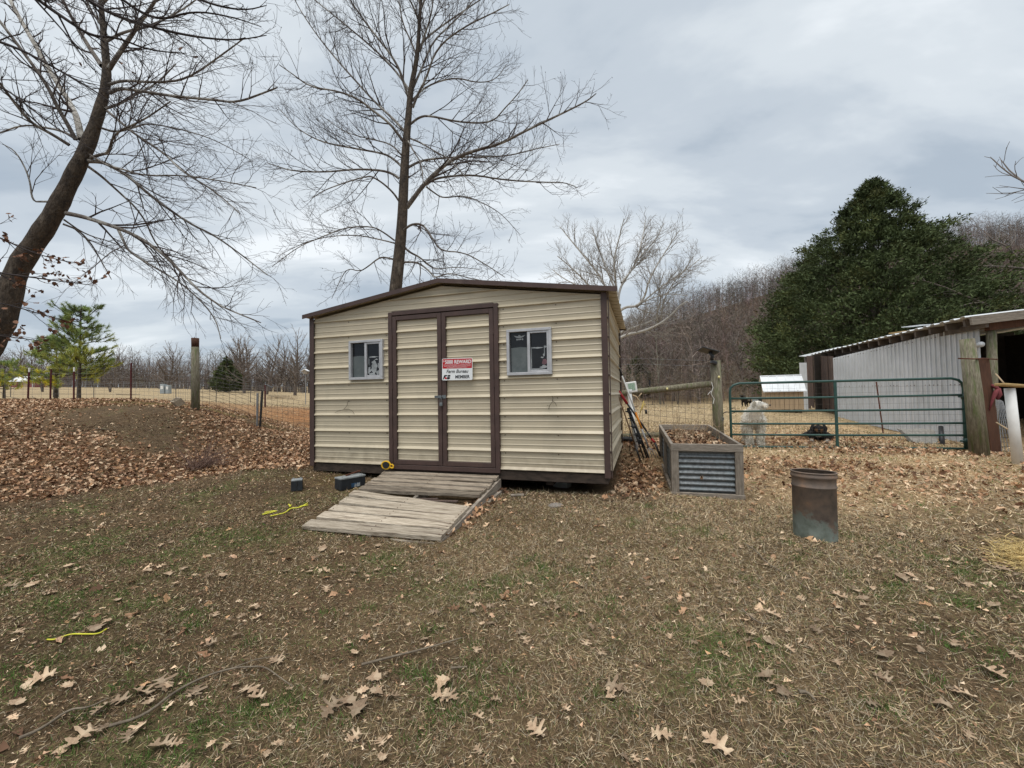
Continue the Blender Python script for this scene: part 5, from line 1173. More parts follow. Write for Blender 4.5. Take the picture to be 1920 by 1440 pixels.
# dead leaves still on the oak
def leaf_outline(kind=0, seed=0):
    """lobed oak leaf in the xy plane, tip towards +y, length 1; returns verts and faces"""
    r = random.Random(seed)
    if kind == 0:   # deep lobed pin oak
        half = [(0.0, 0), (.03, .10), (.11, .14), (.26, .09), (.24, .17), (.11, .23), (.09, .30), (.20, .33), (.40, .36), (.46, .44), (.34, .48), (.30, .44), (.13, .46), (.10, .56), (.18, .62), (.30, .66), (.38, .76), (.26, .78), (.14, .72), (.10, .80), (.15, .92), (.06, .91), (0, 1.0)]
    elif kind == 1:
        half = [(0, 0), (.03, .10), (.14, .18), (.22, .16), (.16, .28), (.26, .38), (.38, .42), (.24, .50), (.20, .56), (.30, .66), (.26, .74), (.14, .74), (.12, .86), (0, 1.0)]
    else:
        half = [(0, 0), (.10, .06), (.28, .12), (.24, .28), (.42, .42), (.26, .50), (.34, .68), (.16, .72), (.10, .88), (0, 1)]
    half = [(x*r.uniform(.85, 1.15), y) for x, y in half]; h2 = [(-x*r.uniform(.8, 1.1), y+r.uniform(-.02, .02)) for x, y in half[1:-1]]
    V = []; Fc = []; n = len(half)
    for i_, (x, y) in enumerate(half): V.append((0.0, (i_/(n-1))*.94+.0 if 0 < i_ < n-1 else y))
    for x, y in half: V.append((x, y))
    for i, (x, y) in enumerate(half[1:-1]): pass
    for i in range(n-1): Fc.append((i, n+i, n+i+1, i+1))
    b = len(V)
    hl = [half[0]]+h2+[half[-1]]
    for x, y in hl: V.append((x, y))
    for i in range(n-1): Fc.append((i, i+1, b+i+1, b+i))
    cu = r.uniform(.1, .5); cu2 = r.uniform(-.25, .35); tw = r.uniform(-.5, .5)
    W_ = [(x, y-.5, cu*abs(x)**1.3*1.2+cu2*(y-.5)**2+tw*x*(y-.5)+.02*sin(9*y+seed)) for x, y in V]
    # stem
    k = len(W_); W_ += [(-.006, -.5, W_[0][2]), (.006, -.5, W_[0][2]), (0.02, -.68, W_[0][2]+.03)]; Fc.append((k, k+1, k+2))
    return np.array(W_), Fc
M_oleaf = pmat('dry_oak_leaf', (.40, .28, .18), (.26, .175, .11), 9, .75, 0, .3, c3=(.52, .41, .28), s3=1.6, t3=(.45, .75), rnd=.48)
M_rleaf = pmat('russet_oak_leaf', (.24, .12, .07), (.14, .07, .042), 9, .8, 0, .2)
V = []; Fc = []; r = random.Random(31)
lv, lfc = leaf_outline(2, 5); lfa = [tuple(f) for f in lfc]
low = [p for p, i in lf_pts if i >= 6]; up = [p for p, i in lf_pts if i < 6]
for p in r.sample(low, min(620, len(low)))+r.sample(up, 14):
    M_ = np.array(Matrix.Rotation(r.uniform(0, 6.28), 3, 'Z') @ Matrix.Rotation(r.uniform(-1.4, 1.4), 3, 'X') @ Matrix.Rotation(r.uniform(-1, 1), 3, 'Y')); s_ = r.uniform(.045, .075)
    b = len(V); V += list((lv*s_) @ M_.T+p); Fc += [tuple(b+j for j in f) for f in lfa]
o = raw('dead_leaves', np.array(V), Fc, M_rleaf, ok, False, True); tag(o, kind='stuff')
# ---- generic bare tree, built at the origin
def bare_tree(seed, h=12, spreadw=.5, base=.25, nl=22, dens=((1.4, 2.6)), Lf=.33, pale=False, levels=3, rtw=.012, multi=1, dn=(1.5, 2.4, 2.6), low=.18):
    global rng
    keep = rng; rng = np.random.default_rng(seed); A = Tubes(); B = Tubes()
    for s_ in range(multi):
        d = nrm(np.array([rng.normal()*.10+.25*(s_-(multi-1)/2), rng.normal()*.1, 1])); P = walk(np.array([0, 0, 0.]), d, h*.8, 9, .07, .05); r = np.linspace(base, base*.12, 9); A.add(P, r, 8)
        for i in range(nl):
            f = low+(1-low)*(i+rng.random())/nl; k = f*8; j = min(int(k), 7); p = P[j]*(1-k+j)+P[j+1]*(k-j)
            a = rng.random()*2*pi; el_ = .25+.9*f*rng.uniform(.7, 1.1)
            d = nrm(np.array([cos(a)*cos(el_), sin(a)*cos(el_), sin(el_)])); L_ = h*Lf*(1.25-.75*f)*rng.uniform(.75, 1.2)*(spreadw/.5)
            Q = walk(p, d, L_, 7, .13, .08); rq = np.linspace(r[j]*.5, rtw*1.3, 7); (A if r[j]*.5 > .05 else B).add(Q, rq, 5)
            sprout(B, Q, rq, levels-1, dn[1:], (L_*.42, L_*.2), .65, .05, .15, rtw, .14)
    rng = keep
    return A.arrays(), B.arrays()
def mkmesh(name, V, F_, mat, smooth=True):
    me = bpy.data.meshes.new(name); k = F_.shape[1]; m = len(F_)
    me.vertices.add(len(V)); me.vertices.foreach_set('co', V.astype(np.float32).ravel()); me.loops.add(m*k); me.loops.foreach_set('vertex_index', F_.astype(np.int32).ravel()); me.polygons.add(m); me.polygons.foreach_set('loop_start', (np.arange(m)*k).astype(np.int32)); me.update(calc_edges=True)
    if smooth: me.polygons.foreach_set('use_smooth', [True]*m)
    me.materials.append(mat); return me
def place_tree(name, label, cat, loc, meshes, rz=0, sc=1, group=None, sz=None):
    t = thing(name, label, cat, loc, rz, group); t.scale = (sc, sc, sz or sc)
    for nm, me in zip(('trunk', 'crown'), meshes):
        o = bpy.data.objects.new(nm, me); C.objects.link(o); o.parent = t
    return t
# white sycamore beyond the shed
M_limbb = barkmat('bone_white_bark', (.54, .52, .48), (.38, .355, .32), (.30, .26, .21), (.58, .66), 2.2)
sy = thing('white_sycamore', 'spreading bone white sycamore behind the right rear corner of the shed', 'tree', gro(1135, 34))
SYY = 34
tb = Tubes(); P = smooth_pts([sy.location]+[at(x, y, SYY) for x, y in ((1138, 720), (1142, 660), (1150, 610), (1158, 570))]); tb.add(P, np.linspace(.42, .30, len(P)), 12); tb.build('trunk', M_limbb, sy)
twg = Tubes()
SL = [([(1142, 648), (1170, 628), (1205, 622), (1232, 610), (1245, 602), (1262, 588), (1275, 572), (1290, 565)], -2, .17, .05), ([(1145, 635), (1172, 618), (1210, 608), (1238, 592), (1255, 588)], 2, .15, .05),
      ([(1240, 605), (1240, 580), (1248, 555), (1262, 530), (1285, 505), (1300, 480)], -3, .08, .03), ([(1235, 608), (1230, 590), (1240, 565), (1235, 540), (1245, 510)], -2.5, .08, .03),
      ([(1155, 590), (1172, 575), (1195, 575), (1210, 555), (1215, 530), (1230, 500), (1255, 460), (1275, 430)], -1, .16, .03), ([(1158, 572), (1162, 540), (1178, 515), (1200, 480), (1230, 450), (1245, 418)], 2, .15, .03),
      ([(1158, 570), (1155, 530), (1150, 490), (1160, 450), (1170, 410)], -1.5, .15, .03), ([(1155, 580), (1140, 545), (1120, 510), (1095, 480), (1070, 450), (1050, 425)], 1.5, .16, .03), ([(1150, 600), (1125, 560), (1100, 530), (1075, 505), (1045, 480)], -3, .12, .03),
      ([(1157, 550), (1135, 500), (1120, 460), (1110, 425)], 2, .12, .03), ([(1165, 530), (1190, 500), (1205, 450), (1210, 412)], 3, .12, .03), ([(1195, 575), (1230, 545), (1265, 520), (1295, 500), (1318, 480)], 2, .1, .03), ([(1200, 570), (1220, 560), (1250, 550), (1290, 555)], -2, .07, .025),
      ([(1150, 560), (1105, 545), (1060, 525), (1035, 505)], 2, .1, .03)]
for pts, dY, r0, r1 in SL:
    P, r = pix_limb(pts, SYY, dY, r0*.8, r1*.8); tb = Tubes(); tb.add(P, r, 7); tb.build('limb', M_limbb, sy); sprout(twg, P, r, 3, (2.3, 3.3, 4.2), (2.9, 1.6, .75), .70, .10, .15, .009, .15)
twg.build('twigs', M_twigw, sy, kind='stuff')
# far trees left: individuals
M_far = pmat('grey_brown_twigs', (.25, .215, .19), (.17, .145, .125), .3, .95, 0, 0); M_fart = pmat('far_trunk', (.15, .12, .10), (.09, .075, .065), 2, .95, 0, .2)
M_far2 = pmat('warm_brown_twigs', (.27, .215, .185), (.18, .145, .12), .3, .95, 0, 0)
VAR = []
for sd_, kw in ((1, dict(h=12, base=.26, nl=26, rtw=.016, dn=(1, 1.5, 1.7))), (2, dict(h=13, base=.24, nl=28, Lf=.28, rtw=.016, dn=(1, 1.5, 1.8))), (3, dict(h=10, base=.32, nl=24, Lf=.46, rtw=.017, dn=(1, 1.4, 1.7), low=.22)), (4, dict(h=11, base=.18, nl=20, multi=2, rtw=.016, dn=(1, 1.4, 1.7)))):
    (a, b), (c_, d_) = bare_tree(sd_, **kw); VAR.append((mkmesh('trunk', a, b, M_fart), mkmesh('crown', c_, d_, M_far if sd_ != 3 else M_far2)))
def ftree(px, Y, h, v, label, group=None, base_py=None):
    p = gro(px, Y); p[2] -= .15; hh = (12, 13, 10, 11)[v]; return place_tree('bare_tree', label, 'tree', p, VAR[v], rng.random()*6.28, h/hh, group)
ftree(305, 62, 8.2, 2, 'round spreading bare tree in the pasture behind the grey boxes'); ftree(207, 60, 6.0, 3, 'small dark bare tree in the pasture just right of the pine'); ftree(80, 56, 6.5, 3, 'dark forked bare tree in front of the red and white far shed')
ftree(458, 75, 11.5, 0, 'tall bare tree left of the grouped trees beside the shed'); ftree(500, 72, 12.5, 1, 'upright bare tree in the middle of the grove left of the shed'); ftree(553, 70, 12.8, 0, 'tallest bare tree of the grove just left of the shed wall')
GRP = 'bare trees in the far treeline'
LABT = 'bare grey-brown tree in the far treeline left of the shed'
for i in range(64):
    px = -120+i*11.5+rng.uniform(-8, 8); Y = rng.uniform(92, 122); h = rng.uniform(8, 14.0)*(1.15 if px > 420 else .85)
    ftree(px, Y, h, int(rng.integers(0, 4)), LABT, GRP)
# thicket under the treeline: nobody could count it
def thicket(name, pts, hmin, hmax, n, mat, seed, nb=26, wtw=.03, trunkw=.09, kindlab=None, wid=.38):
    g = np.random.default_rng(seed); V = []; F_ = []
    P = np.array(pts)[g.integers(0, len(pts), n)] if len(pts) != n else np.array(pts)
    h = g.uniform(hmin, hmax, n)
    # stems: thin 3-sided prisms as two crossed triangles
    lean = g.normal(size=(n, 3))*np.array([.07, .07, 0]); tip = P+np.array([0, 0, 1])*h[:, None]+lean*h[:, None]
    w = trunkw*(h/10)[:, None]*g.uniform(.5, 1.2, (n, 1)); a = g.random(n)*2*pi; ux = np.stack([np.cos(a), np.sin(a), 0*a], 1); uy = np.stack([-np.sin(a), np.cos(a), 0*a], 1)
    V.append(np.stack([P-ux*w, P+ux*w, tip, P-uy*w, P+uy*w, tip], 1).reshape(-1, 3))
    # branches
    f = g.random((n, nb))**.75*.88+.12; st = P[:, None]+(tip-P)[:, None]*f[..., None]
    az = g.random((n, nb))*2*pi; el_ = g.uniform(.1, 1.15, (n, nb)); L_ = h[:, None]*wid*(1.15-f*.85)*g.uniform(.4, 1.1, (n, nb))
    d = np.stack([np.cos(az)*np.cos(el_), np.sin(az)*np.cos(el_), np.sin(el_)], -1); en = st+d*L_[..., None]
    sd_ = np.cross(d, g.normal(size=d.shape)); sd_ /= np.linalg.norm(sd_, axis=-1, keepdims=True)+1e-9
    V.append(np.stack([st-sd_*wtw, st+sd_*wtw, en], 2).reshape(-1, 3))
    # twigs on branches
    k = 3
    ff = g.uniform(.3, 1.0, (n, nb, k)); s2 = st[:, :, None]+(en-st)[:, :, None]*ff[..., None]; d2 = d[:, :, None]+g.normal(size=(n, nb, k, 3))*.65+np.array([0, 0, .25]); d2 /= np.linalg.norm(d2, axis=-1, keepdims=True)
    e2 = s2+d2*(L_[:, :, None, None]*g.uniform(.25, .6, (n, nb, k, 1))); sd2 = np.cross(d2, g.normal(size=d2.shape)); sd2 /= np.linalg.norm(sd2, axis=-1, keepdims=True)+1e-9
    V.append(np.stack([s2-sd2*wtw*.75, s2+sd2*wtw*.75, e2], 3).reshape(-1, 3))
    col = (g.uniform(.55, 1.25, n)+(g.random(n) < .08)*.7)[:, None]*np.array([1, 1, 1])[None]*(1+g.normal(size=(n, 3))*.05)
    cc = [np.repeat(col*1.15, 6, 0), np.repeat(col, nb*3, 0), np.repeat(col, nb*k*3, 0)]
    V = np.concatenate(V); F_ = np.arange(len(V)).reshape(-1, 3); o = raw(name, V, F_, mat, None, False, False, np.concatenate(cc)); tag(o, kind='stuff'); return o
M_wood = pmat('woodland_twigs', (.205, .165, .14), (.135, .11, .092), .15, .95, 0, 0, vcol=True)
def scatter(n, fn):
    o = []
    while len(o) < n:
        p = fn(); o.append(p)
    o = np.array(o); return np.column_stack([o, H(o[:, 0], o[:, 1])-.2])
g1_ = np.random.default_rng(4)
def s_left():
    px = g1_.uniform(-250, 1150); Y = g1_.uniform(112, 150); p = at(px, 720, Y); return (p[0], Y)
tag(thicket('treeline_thicket', scatter(1500, s_left), 6, 12.5, 1500, M_wood, 5, nb=18, wtw=.034, trunkw=.13, wid=.42), 'dense grey undergrowth and trees along the far edge of the pasture', 'thicket')
tag(thicket('treeline_brush', scatter(1300, lambda: (lambda p, Y: (p[0], Y))(*(lambda px, Y: (at(px, 720, Y), Y))(g1_.uniform(-250, 1150), g1_.uniform(104, 124)))), 1.8, 5.0, 1300, M_wood, 15, nb=20, wtw=.04, trunkw=.2, wid=.6), 'grey brush filling the foot of the far treeline', 'brush')
def s_hill():
    while True:
        px = g1_.uniform(1130, 2150); Y = 44+g1_.random()**1.15*160; 
        if Y < 50 and g1_.random() < .5: continue
        p = at(px, 720, Y)
        if p[0]/Y*100 < 18: continue
        return (p[0], Y)
tag(thicket('hill_woods', scatter(4600, s_hill), 5.0, 10.5, 4600, M_wood, 6, nb=19, wtw=.028, trunkw=.075, wid=.5), 'leafless brown woods covering the hillside on the right', 'woods')
def s_edge():
    px = g1_.uniform(1130, 2000); Y = g1_.uniform(42, 50); p = at(px, 720, Y); return (p[0], Y)
M_brush = pmat('pale_brush', (.30, .25, .20), (.20, .165, .135), .3, .95, 0, 0, vcol=True)
tag(thicket('brush_edge', scatter(520, s_edge), 1.8, 5.5, 520, M_brush, 8, nb=22, wtw=.014, trunkw=.07, wid=.5), 'pale tangled brush along the foot of the wooded hill', 'brush')
# trees of the wood one can tell apart
for i, (px, Y, h, v, lab) in enumerate(((1650-164, 95, 12, 3, 'bare tree standing above the ridge left of the cedar'), (1262, 47, 9, 1, 'slender pale bare tree at the foot of the hill right of the shed'), (1310, 46, 8, 3, 'bare tree behind the solar light at the foot of the hill'), (1395, 46, 8.5, 0, 'bare tree behind the left end of the green gate'), (1440, 48, 7.5, 2, 'broad low bare tree at the wood edge left of the tan hut'), (1220, 50, 8, 0, 'bare tree at the wood edge behind the white box'))):
    ftree(px, Y, h, v, lab)
# bare trees at the right edge
(a, b), (c_, d_) = bare_tree(21, h=10, base=.2, nl=24, Lf=.40, rtw=.009, dn=(1, 2.2, 2.6)); RT = (mkmesh('trunk', a, b, M_fart), mkmesh('crown', c_, d_, M_far))
place_tree('bare_tree', 'bare tree at the right edge whose twigs reach in above the barn', 'tree', gro(1995, 17)-np.array([0, 0, .1]), RT, 2.1, 1.42)
place_tree('bare_tree', 'pale low branching bare tree behind the barn right of the cedar', 'tree', gro(1905, 21)-np.array([0, 0, .1]), RT, .6, .72)
# ---- evergreen cedar
M_cedar = pmat('cedar_foliage', (.085, .108, .042), (.05, .068, .028), .8, .8, 0, 0, vcol=True, spec=.2)
def cedar(name, label, px, Y, h, hw, seed, n=1500, m_=70, lean=0, size=.12, cr_=.38):
    """crown as many small sprays on lumpy boughs round a trunk"""
    g = np.random.default_rng(seed); p0 = gro(px, Y); t = thing(name, label, 'tree', p0)
    tb = Tubes(); P = np.array([[lean*f**2, 0, h*.97*f] for f in np.linspace(0, 1, 8)]); tb.add(P, np.linspace(h*.02, .012, 8), 8); tb.build('trunk', M_fart, t, True, False)
    zf = [0, .06, .16, .30, .45, .60, .74, .86, .94, 1]; pf = [.80, .95, 1.0, .88, .71, .53, .36, .20, .09, .01]
    f = g.random(n*3)*.985+.012; pr_ = np.interp(f, zf, pf); keep = g.random(n*3) < pr_**.8+.06; f = f[keep][:n]; k = len(f); az = g.random(k)*2*pi
    lump = vnoise(az*2.4+seed, f*h*.95+seed*7, 1.0, seed)*.6+vnoise(az*5.3+9, f*h*2.1, 1.0, seed+5)*.4
    Rr_ = hw*np.interp(f, zf, pf)*(.60+.72*lump); tt = np.where(g.random(k) < .72, g.uniform(.72, 1.04, k), g.uniform(.05, .75, k)); rad = Rr_*tt
    cen = np.stack([np.cos(az)*rad+lean*f**2, np.sin(az)*rad, f*h+rad*.16], 1); br = Tubes()
    for q in range(0, k, 9): b0 = np.array([lean*f[q]**2, 0, max(.3, f[q]*h-rad[q]*.12)]); br.add(np.array([b0, b0*.5+cen[q]*.5-np.array([0, 0, .04*rad[q]]), cen[q]]), np.array([.035, .022, .008]), 3)
    br.build('limbs', M_fart, t, True, False, 'stuff')
    out_ = np.stack([np.cos(az), np.sin(az), np.full(k, .55)], 1); rr_ = cr_*(.45+.75*np.interp(f, zf, pf))*g.uniform(.7, 1.3, k)
    c_ = cen[:, None]+g.normal(size=(k, m_, 3))*rr_[:, None, None]*np.array([.5, .5, .30])+out_[:, None]*(g.random((k, m_, 1))*rr_[:, None, None]*.7)
    dd = out_[:, None]*.8+g.normal(size=(k, m_, 3))*.55; dd /= np.linalg.norm(dd, axis=-1, keepdims=True); s_ = np.cross(dd, g.normal(size=dd.shape)); s_ /= np.linalg.norm(s_, axis=-1, keepdims=True)+1e-9
    L_ = size*g.uniform(.6, 1.5, (k, m_, 1)); V = np.stack([c_-s_*L_*.26, c_+s_*L_*.26, c_+dd*L_*1.25], 2).reshape(-1, 3)
    cc = (g.uniform(.6, 1.45, (k, 1, 1))*g.uniform(.75, 1.3, (k, m_, 1)))*np.array([1, 1, 1])+np.array([.45, .18, .0])*(g.random((k, 1, 1)) < .16)*g.random((k, m_, 1))
    V[:, 2] = np.maximum(V[:, 2], .05); o = raw('crown', V, np.arange(len(V)).reshape(-1, 3), M_cedar, t, False, False, np.repeat(cc.reshape(-1, 3), 3, 0)); tag(o, kind='stuff'); return t
cedar('cedar_tree', 'large dark green cedar towering behind the pole barn', 1640, 22, 12.4, 6.1, 3, 2200, 90, .3, .11, .46)
cedar('cedar_tree', 'smaller dark green cedar beside the big one, half hidden at its right', 1765, 25, 8.6, 2.5, 4, 650, 70, 0, .12, .38)
cedar('cedar_tree', 'small dark cedar among the bare trees left of the shed', 425, 78, 6.6, 2.3, 5, 420, 36, 0, .22, .40)
cedar('cedar_tree', 'olive green cedar bush at the wood edge just behind the shed', 1195, 52, 4.9, 2.2, 6, 300, 36, 0, .2, .4)
# ---- young pine at left
M_needle = pmat('pine_needles', (.21, .29, .10), (.14, .21, .08), 1.2, .7, 0, 0, vcol=True, spec=.3)
def pine(label, px, Y, h, hw, seed, yel=.35, nb=46, lean=0, base=.07):
    g = np.random.default_rng(seed); p0 = gro(px, Y); t = thing('pine_tree', label, 'tree', p0)
    tb = Tubes(); P = np.array([[lean*f, 0, h*.97*f] for f in np.linspace(0, 1, 8)]); tb.add(P, np.linspace(base, .012, 8), 8); tb.build('trunk', M_bark, t, True, False)
    br = Tubes(); Vs = []; cs = []
    for i in range(nb):
        f = .22+.76*(i+g.random())/nb; az = g.random()*2*pi; rad = hw*np.interp(f, [.2, .35, .6, .85, 1], [.8, 1.0, .82, .62, .18])*g.uniform(.7, 1.1)
        b0 = np.array([lean*f, 0, h*f*.95]); e_ = b0+np.array([cos(az)*rad, sin(az)*rad, rad*g.uniform(.1, .75)*(.4+f)]); m_ = (b0+e_)/2-np.array([0, 0, .08*rad]); br.add(np.array([b0, m_, e_]), np.array([.022, .015, .007]), 4)
        tips = [(e_, e_-m_)]+[((m_+(e_-m_)*g.random())+g.normal(size=3)*np.array([.16, .16, .10])*rad, e_-b0+g.normal(size=3)*.3) for _ in range(int(4+7*rad/hw))]
        for c_, d in tips:
            d = nrm(nrm(d)+np.array([0, 0, .55])); br.add(np.array([m_*.4+c_*.6-d*.12, c_]), np.array([.008, .006]), 3); k = 60
            st = c_+d*g.uniform(-.14, .07, (k, 1)); nd = d*g.uniform(.5, 1.1, (k, 1))+g.normal(size=(k, 3))*.55; nd /= np.linalg.norm(nd, axis=1, keepdims=True)
            L_ = g.uniform(.10, .17, (k, 1)); s_ = np.cross(nd, g.normal(size=(k, 3))); s_ /= np.linalg.norm(s_, axis=1, keepdims=True)+1e-9
            Vs.append(np.stack([st-s_*.007, st+s_*.007, st+nd*L_], 1).reshape(-1, 3)); yl = yel*np.interp(f, [.2, .5, 1], [1.3, .5, .1])*g.random(); cc = g.uniform(.75, 1.35)*np.ones((k, 3))*np.array([1+2.2*yl, 1+1.1*yl, 1-.1*yl])*g.uniform(.8, 1.2, (k, 1)); cs.append(np.repeat(cc, 3, 0))
    tag(br.build('limbs', M_bark, t, True, False), kind='stuff'); V = np.concatenate(Vs); tag(raw('needles', V, np.arange(len(V)).reshape(-1, 3), M_needle, t, False, False, np.concatenate(cs)), kind='stuff'); return t
pine('young green pine with a single grey trunk behind the wire fence at left', 148, 16.5, 3.95, 1.08, 2, .9, 46, .05)
pine('bushy yellow-green young pine standing just left of the taller pine', 105, 18.5, 2.7, 1.15, 7, 1.5, 34)
pine('low yellow-green pine cut off by the left edge of the picture', 8, 24, 2.2, 1.3, 9, 1.3, 24)
# ------------------------------------------------------------------ left fences and far things
post_t = at(366, 634, 11.5); pb_ = gro(367, 11.5); pb_[2] -= .1
p1 = thing('fence_post', 'tall mossy round timber corner post on the leaf bank left of the shed', 'post', pb_)
m = MB(); tp = post_t*.88+pb_*.12; m.tube([pb_, pb_*.5+tp*.5, tp], [.102, .097, .092], 14); m.build('post', M_post, p1, True, True)
m = MB(); m.tube([tp, post_t], [.090, .093], 14); m.build('dark_top', M_boardred, p1, True, True)
TPN = [(53, 749, 55, 690, 1), (95, 752, 96, 692, 0), (139, 750, 139, 689, 1), (246, 747, 246, 680, 0)]
for i, (x0, y0, x1, y1, tipw) in enumerate(TPN):
    b0 = gro(x0, 14.8); t0 = at(x1, y1, 14.8); b0[2] -= .05; LBL = ('maroon steel fence post with a white tip, leftmost on the bank top', 'plain maroon steel fence post between the two white tipped ones', 'maroon steel fence post with a white tip left of the tall pine', 'tall thin maroon steel fence post right of the pine')[i]
    t = thing('steel_post', LBL, 'fence post', b0, 0, 'steel posts along the bank top')
    k = b0*.12+t0*.88; m = MB(); m.bar(b0, k, .04, .035, bev=.006); m.bar(b0+np.array([0, -.02, 0]), k+np.array([0, -.02, 0]), .012, .03); m.build('stake', M_maroon, t, False, True)
    m = MB(); m.bar(k, t0, .042, .037, bev=.006); m.build('tip', M_white if tipw else M_maroon, t, False, True)
def line_fence(name, label, pts, heights, r, vstep, mat, hgt=1.25, nh=9, parent=None):
    """wire fence following ground points"""
    f = thing(name, label, 'fence', pts[0]); m = MB(); P = [np.array(p) for p in pts]
    for a, b in zip(P[:-1], P[1:]):
        L_ = np.linalg.norm(b-a); n = max(1, int(L_/vstep)); q = [a*(1-u)+b*u for u in np.linspace(0, 1, n+1)]
        q = [np.array([p[0], p[1], h1(p[0], p[1])]) for p in q]
        for j in range(nh+1): m.tube([p+np.array([0, 0, .03+hgt*j/nh+random.uniform(-.008, .008)]) for p in q[::max(1, n//8)]+[q[-1]]], r, 3, False)
        for p in q: m.tube([p+np.array([0, 0, .03]), p+np.array([random.uniform(-.01, .01), 0, .03+hgt])], r, 3, False)
    tag(m.build('wire_mesh', mat, f, False, True), kind='stuff'); return f
line_fence('wire_fence', 'pale wire fence along the top of the leaf bank between the maroon posts', [gro(-60, 14.8), gro(95, 14.85), gro(246, 14.8), gro(335, 13.2), gro(367, 11.6)], None, .0028, .32, M_wirel, 1.12, 6)
wf = line_fence('wire_fence', 'rusty woven wire fence running down from the corner post to the shed', [gro(367, 11.55), gro(430, 12.2), gro(488, 12.55), gro(540, 12.8), gro(600, 13.0)], None, .0042, .155, M_wire, 1.08, 9)
m = MB()
far_ = at(512, 722, 14.2)
for k, y in enumerate((690, 700, 711, 722, 733, 744, 755)):
    a = at(369, y-10, 11.5); b = far_+np.array([0, 0, -.02*k-.03]); m.tube([a, a*.5+b*.5+np.array([0, 0, -.04]), b], .0045, 3, False)
tag(m.build('slack_wires', M_wirel, wf, False, True), kind='stuff')
for (x0, x1, y1, mt, lab) in ((487, 492, 733, M_black, 'short black steel post in the woven wire fence left of the shed'), (482, 483, 737, M_wirel, 'short grey steel post beside the black one in the wire fence')):
    b0 = gro(x0, 12.5); b0[2] -= .05; m = MB(); m.bar(b0, at(x1, y1, 12.5), .05, .05, bev=.006); tag(m.build('steel_post', mt, None, False, True, b0), lab, 'fence post')
b0 = gro(497, 19); m = MB(); m.bar(b0, at(497, 722, 19), .05, .05); tag(m.build('steel_post', M_maroon, None, False, True, b0), 'far reddish steel post where the slanting wires meet', 'fence post')
m = MB(); m.tube([at(500, 722, 14.2), at(511, 727, 14.2)], .03, 6); tag(m.build('wire_insulator', M_black, wf, False, True))
# far chain fence
ff = thing('pasture_fence', 'grey wire fence crossing the far side of the pasture', 'fence', gro(200, 84)); m = MB()
for i in range(30):
    p = gro(-80+i*24, 84); m.tube([p, p+np.array([0, 0, 1.5])], .05, 4)
tag(m.build('posts', M_wirel, ff, False, True), kind='stuff'); m = MB()
for z in (.3, .7, 1.1, 1.4): m.tube([gro(px, 84)+np.array([0, 0, z]) for px in np.linspace(-80, 610, 24)], .018, 3, False)
for i in range(200):
    p = gro(-80+i*3.45, 84); m.tube([p, p+np.array([0, 0, 1.4])], .010, 3, False)
tag(m.build('wires', M_wirel, ff, False, True), kind='stuff')
nf = thing('pasture_fence', 'low thin post and wire fence halfway across the pasture', 'fence', gro(200, 36))
for px in (20, 100, 110, 176, 330, 405, 470): 
    p = gro(px, 36); m = MB(); m.tube([p-np.array([0, 0, .05]), p+np.array([random.uniform(-.05, .05), 0, 1.15])], .03, 5); m.build('stake', M_wire, nf, False, True)
m = MB()
for z in (.35, .7, 1.05): m.tube([gro(px, 36)+np.array([0, 0, z]) for px in np.linspace(-60, 560, 20)], .007, 3, False)
tag(m.build('wires', M_wire, nf, False, True), kind='stuff')
# cinder block
cb = gro(351, 11.9); cbt = thing('cinder_block', 'tan concrete block with two holes lying by the corner post', 'cinder block', cb+np.array([0, -.25, .10]), R(-38)); cbt.rotation_euler = (R(38), R(4), R(-38))
M_cb = pmat('tan_concrete', (.42, .35, .26), (.32, .26, .19), 14, .95, 0, .3)
m = MB()
for y in (-.085, .085): m.box((0, y, .09), (.39, .03, .19), bev=.004)
for x in (-.18, 0, .18): m.box((x, 0, .09), (.03, .14, .188), bev=.003)
m.build('block', M_cb, cbt)
# electric boxes in the pasture
M_boxg = pmat('grey_utility_paint', (.33, .37, .38), (.26, .29, .30), 2, .6, 0, 0)
bx = thing('utility_box', 'pair of grey utility cabinets beneath the round bare tree', 'utility box', gro(311, 58))
for dx, w_, h_ in ((-.35, .62, 1.35), (.38, .5, 1.2)):
    m = MB(); p = gro(311, 58)+np.array([dx, 0, h_/2]); m.box(p, (w_, .5, h_), bev=.03); m.build('cabinet', M_boxg, bx, False, True)
    m = MB(); m.box(p+np.array([.0, -.26, .2]), (w_*.6, .02, h_*.35), bev=.004); m.build('door_panel', M_white, bx, False, True)
# far red and white shed
M_redw = pmat('barn_red', (.30, .07, .07), (.22, .05, .05), 2, .8, 0, 0); M_rw = pmat('bright_white_roof', (.80, .81, .82), (.74, .75, .76), 2, .4, 0, 0)
fp = gro(56, 92); fs = thing('far_shed', 'small far red shed with a bright white roof beyond the pasture at left', 'shed', fp)
m = MB(); m.prism([(-2.5, -.3), (2.5, -.3), (2.5, 1.3), (-2.5, 1.3)], -1.5, 1.5, 'xz'); m.build('wall', M_redw, fs)
m = MB(); m.prism([(-1.8, 1.25), (0, 2.4), (1.8, 1.25), (1.8, 1.15), (0, 2.3), (-1.8, 1.15)], -2.7, 2.7, 'yz'); m.build('roof', M_rw, fs)
m = MB(); m.box((.9, -1.53, .55), (1.2, .06, 1.3)); m.build('door', M_tan, fs)
for x in (-2.4, 2.4): m = MB(); m.box((x, -1.55, .5), (.14, .08, 1.6)); m.build('corner_trim', M_white, fs)
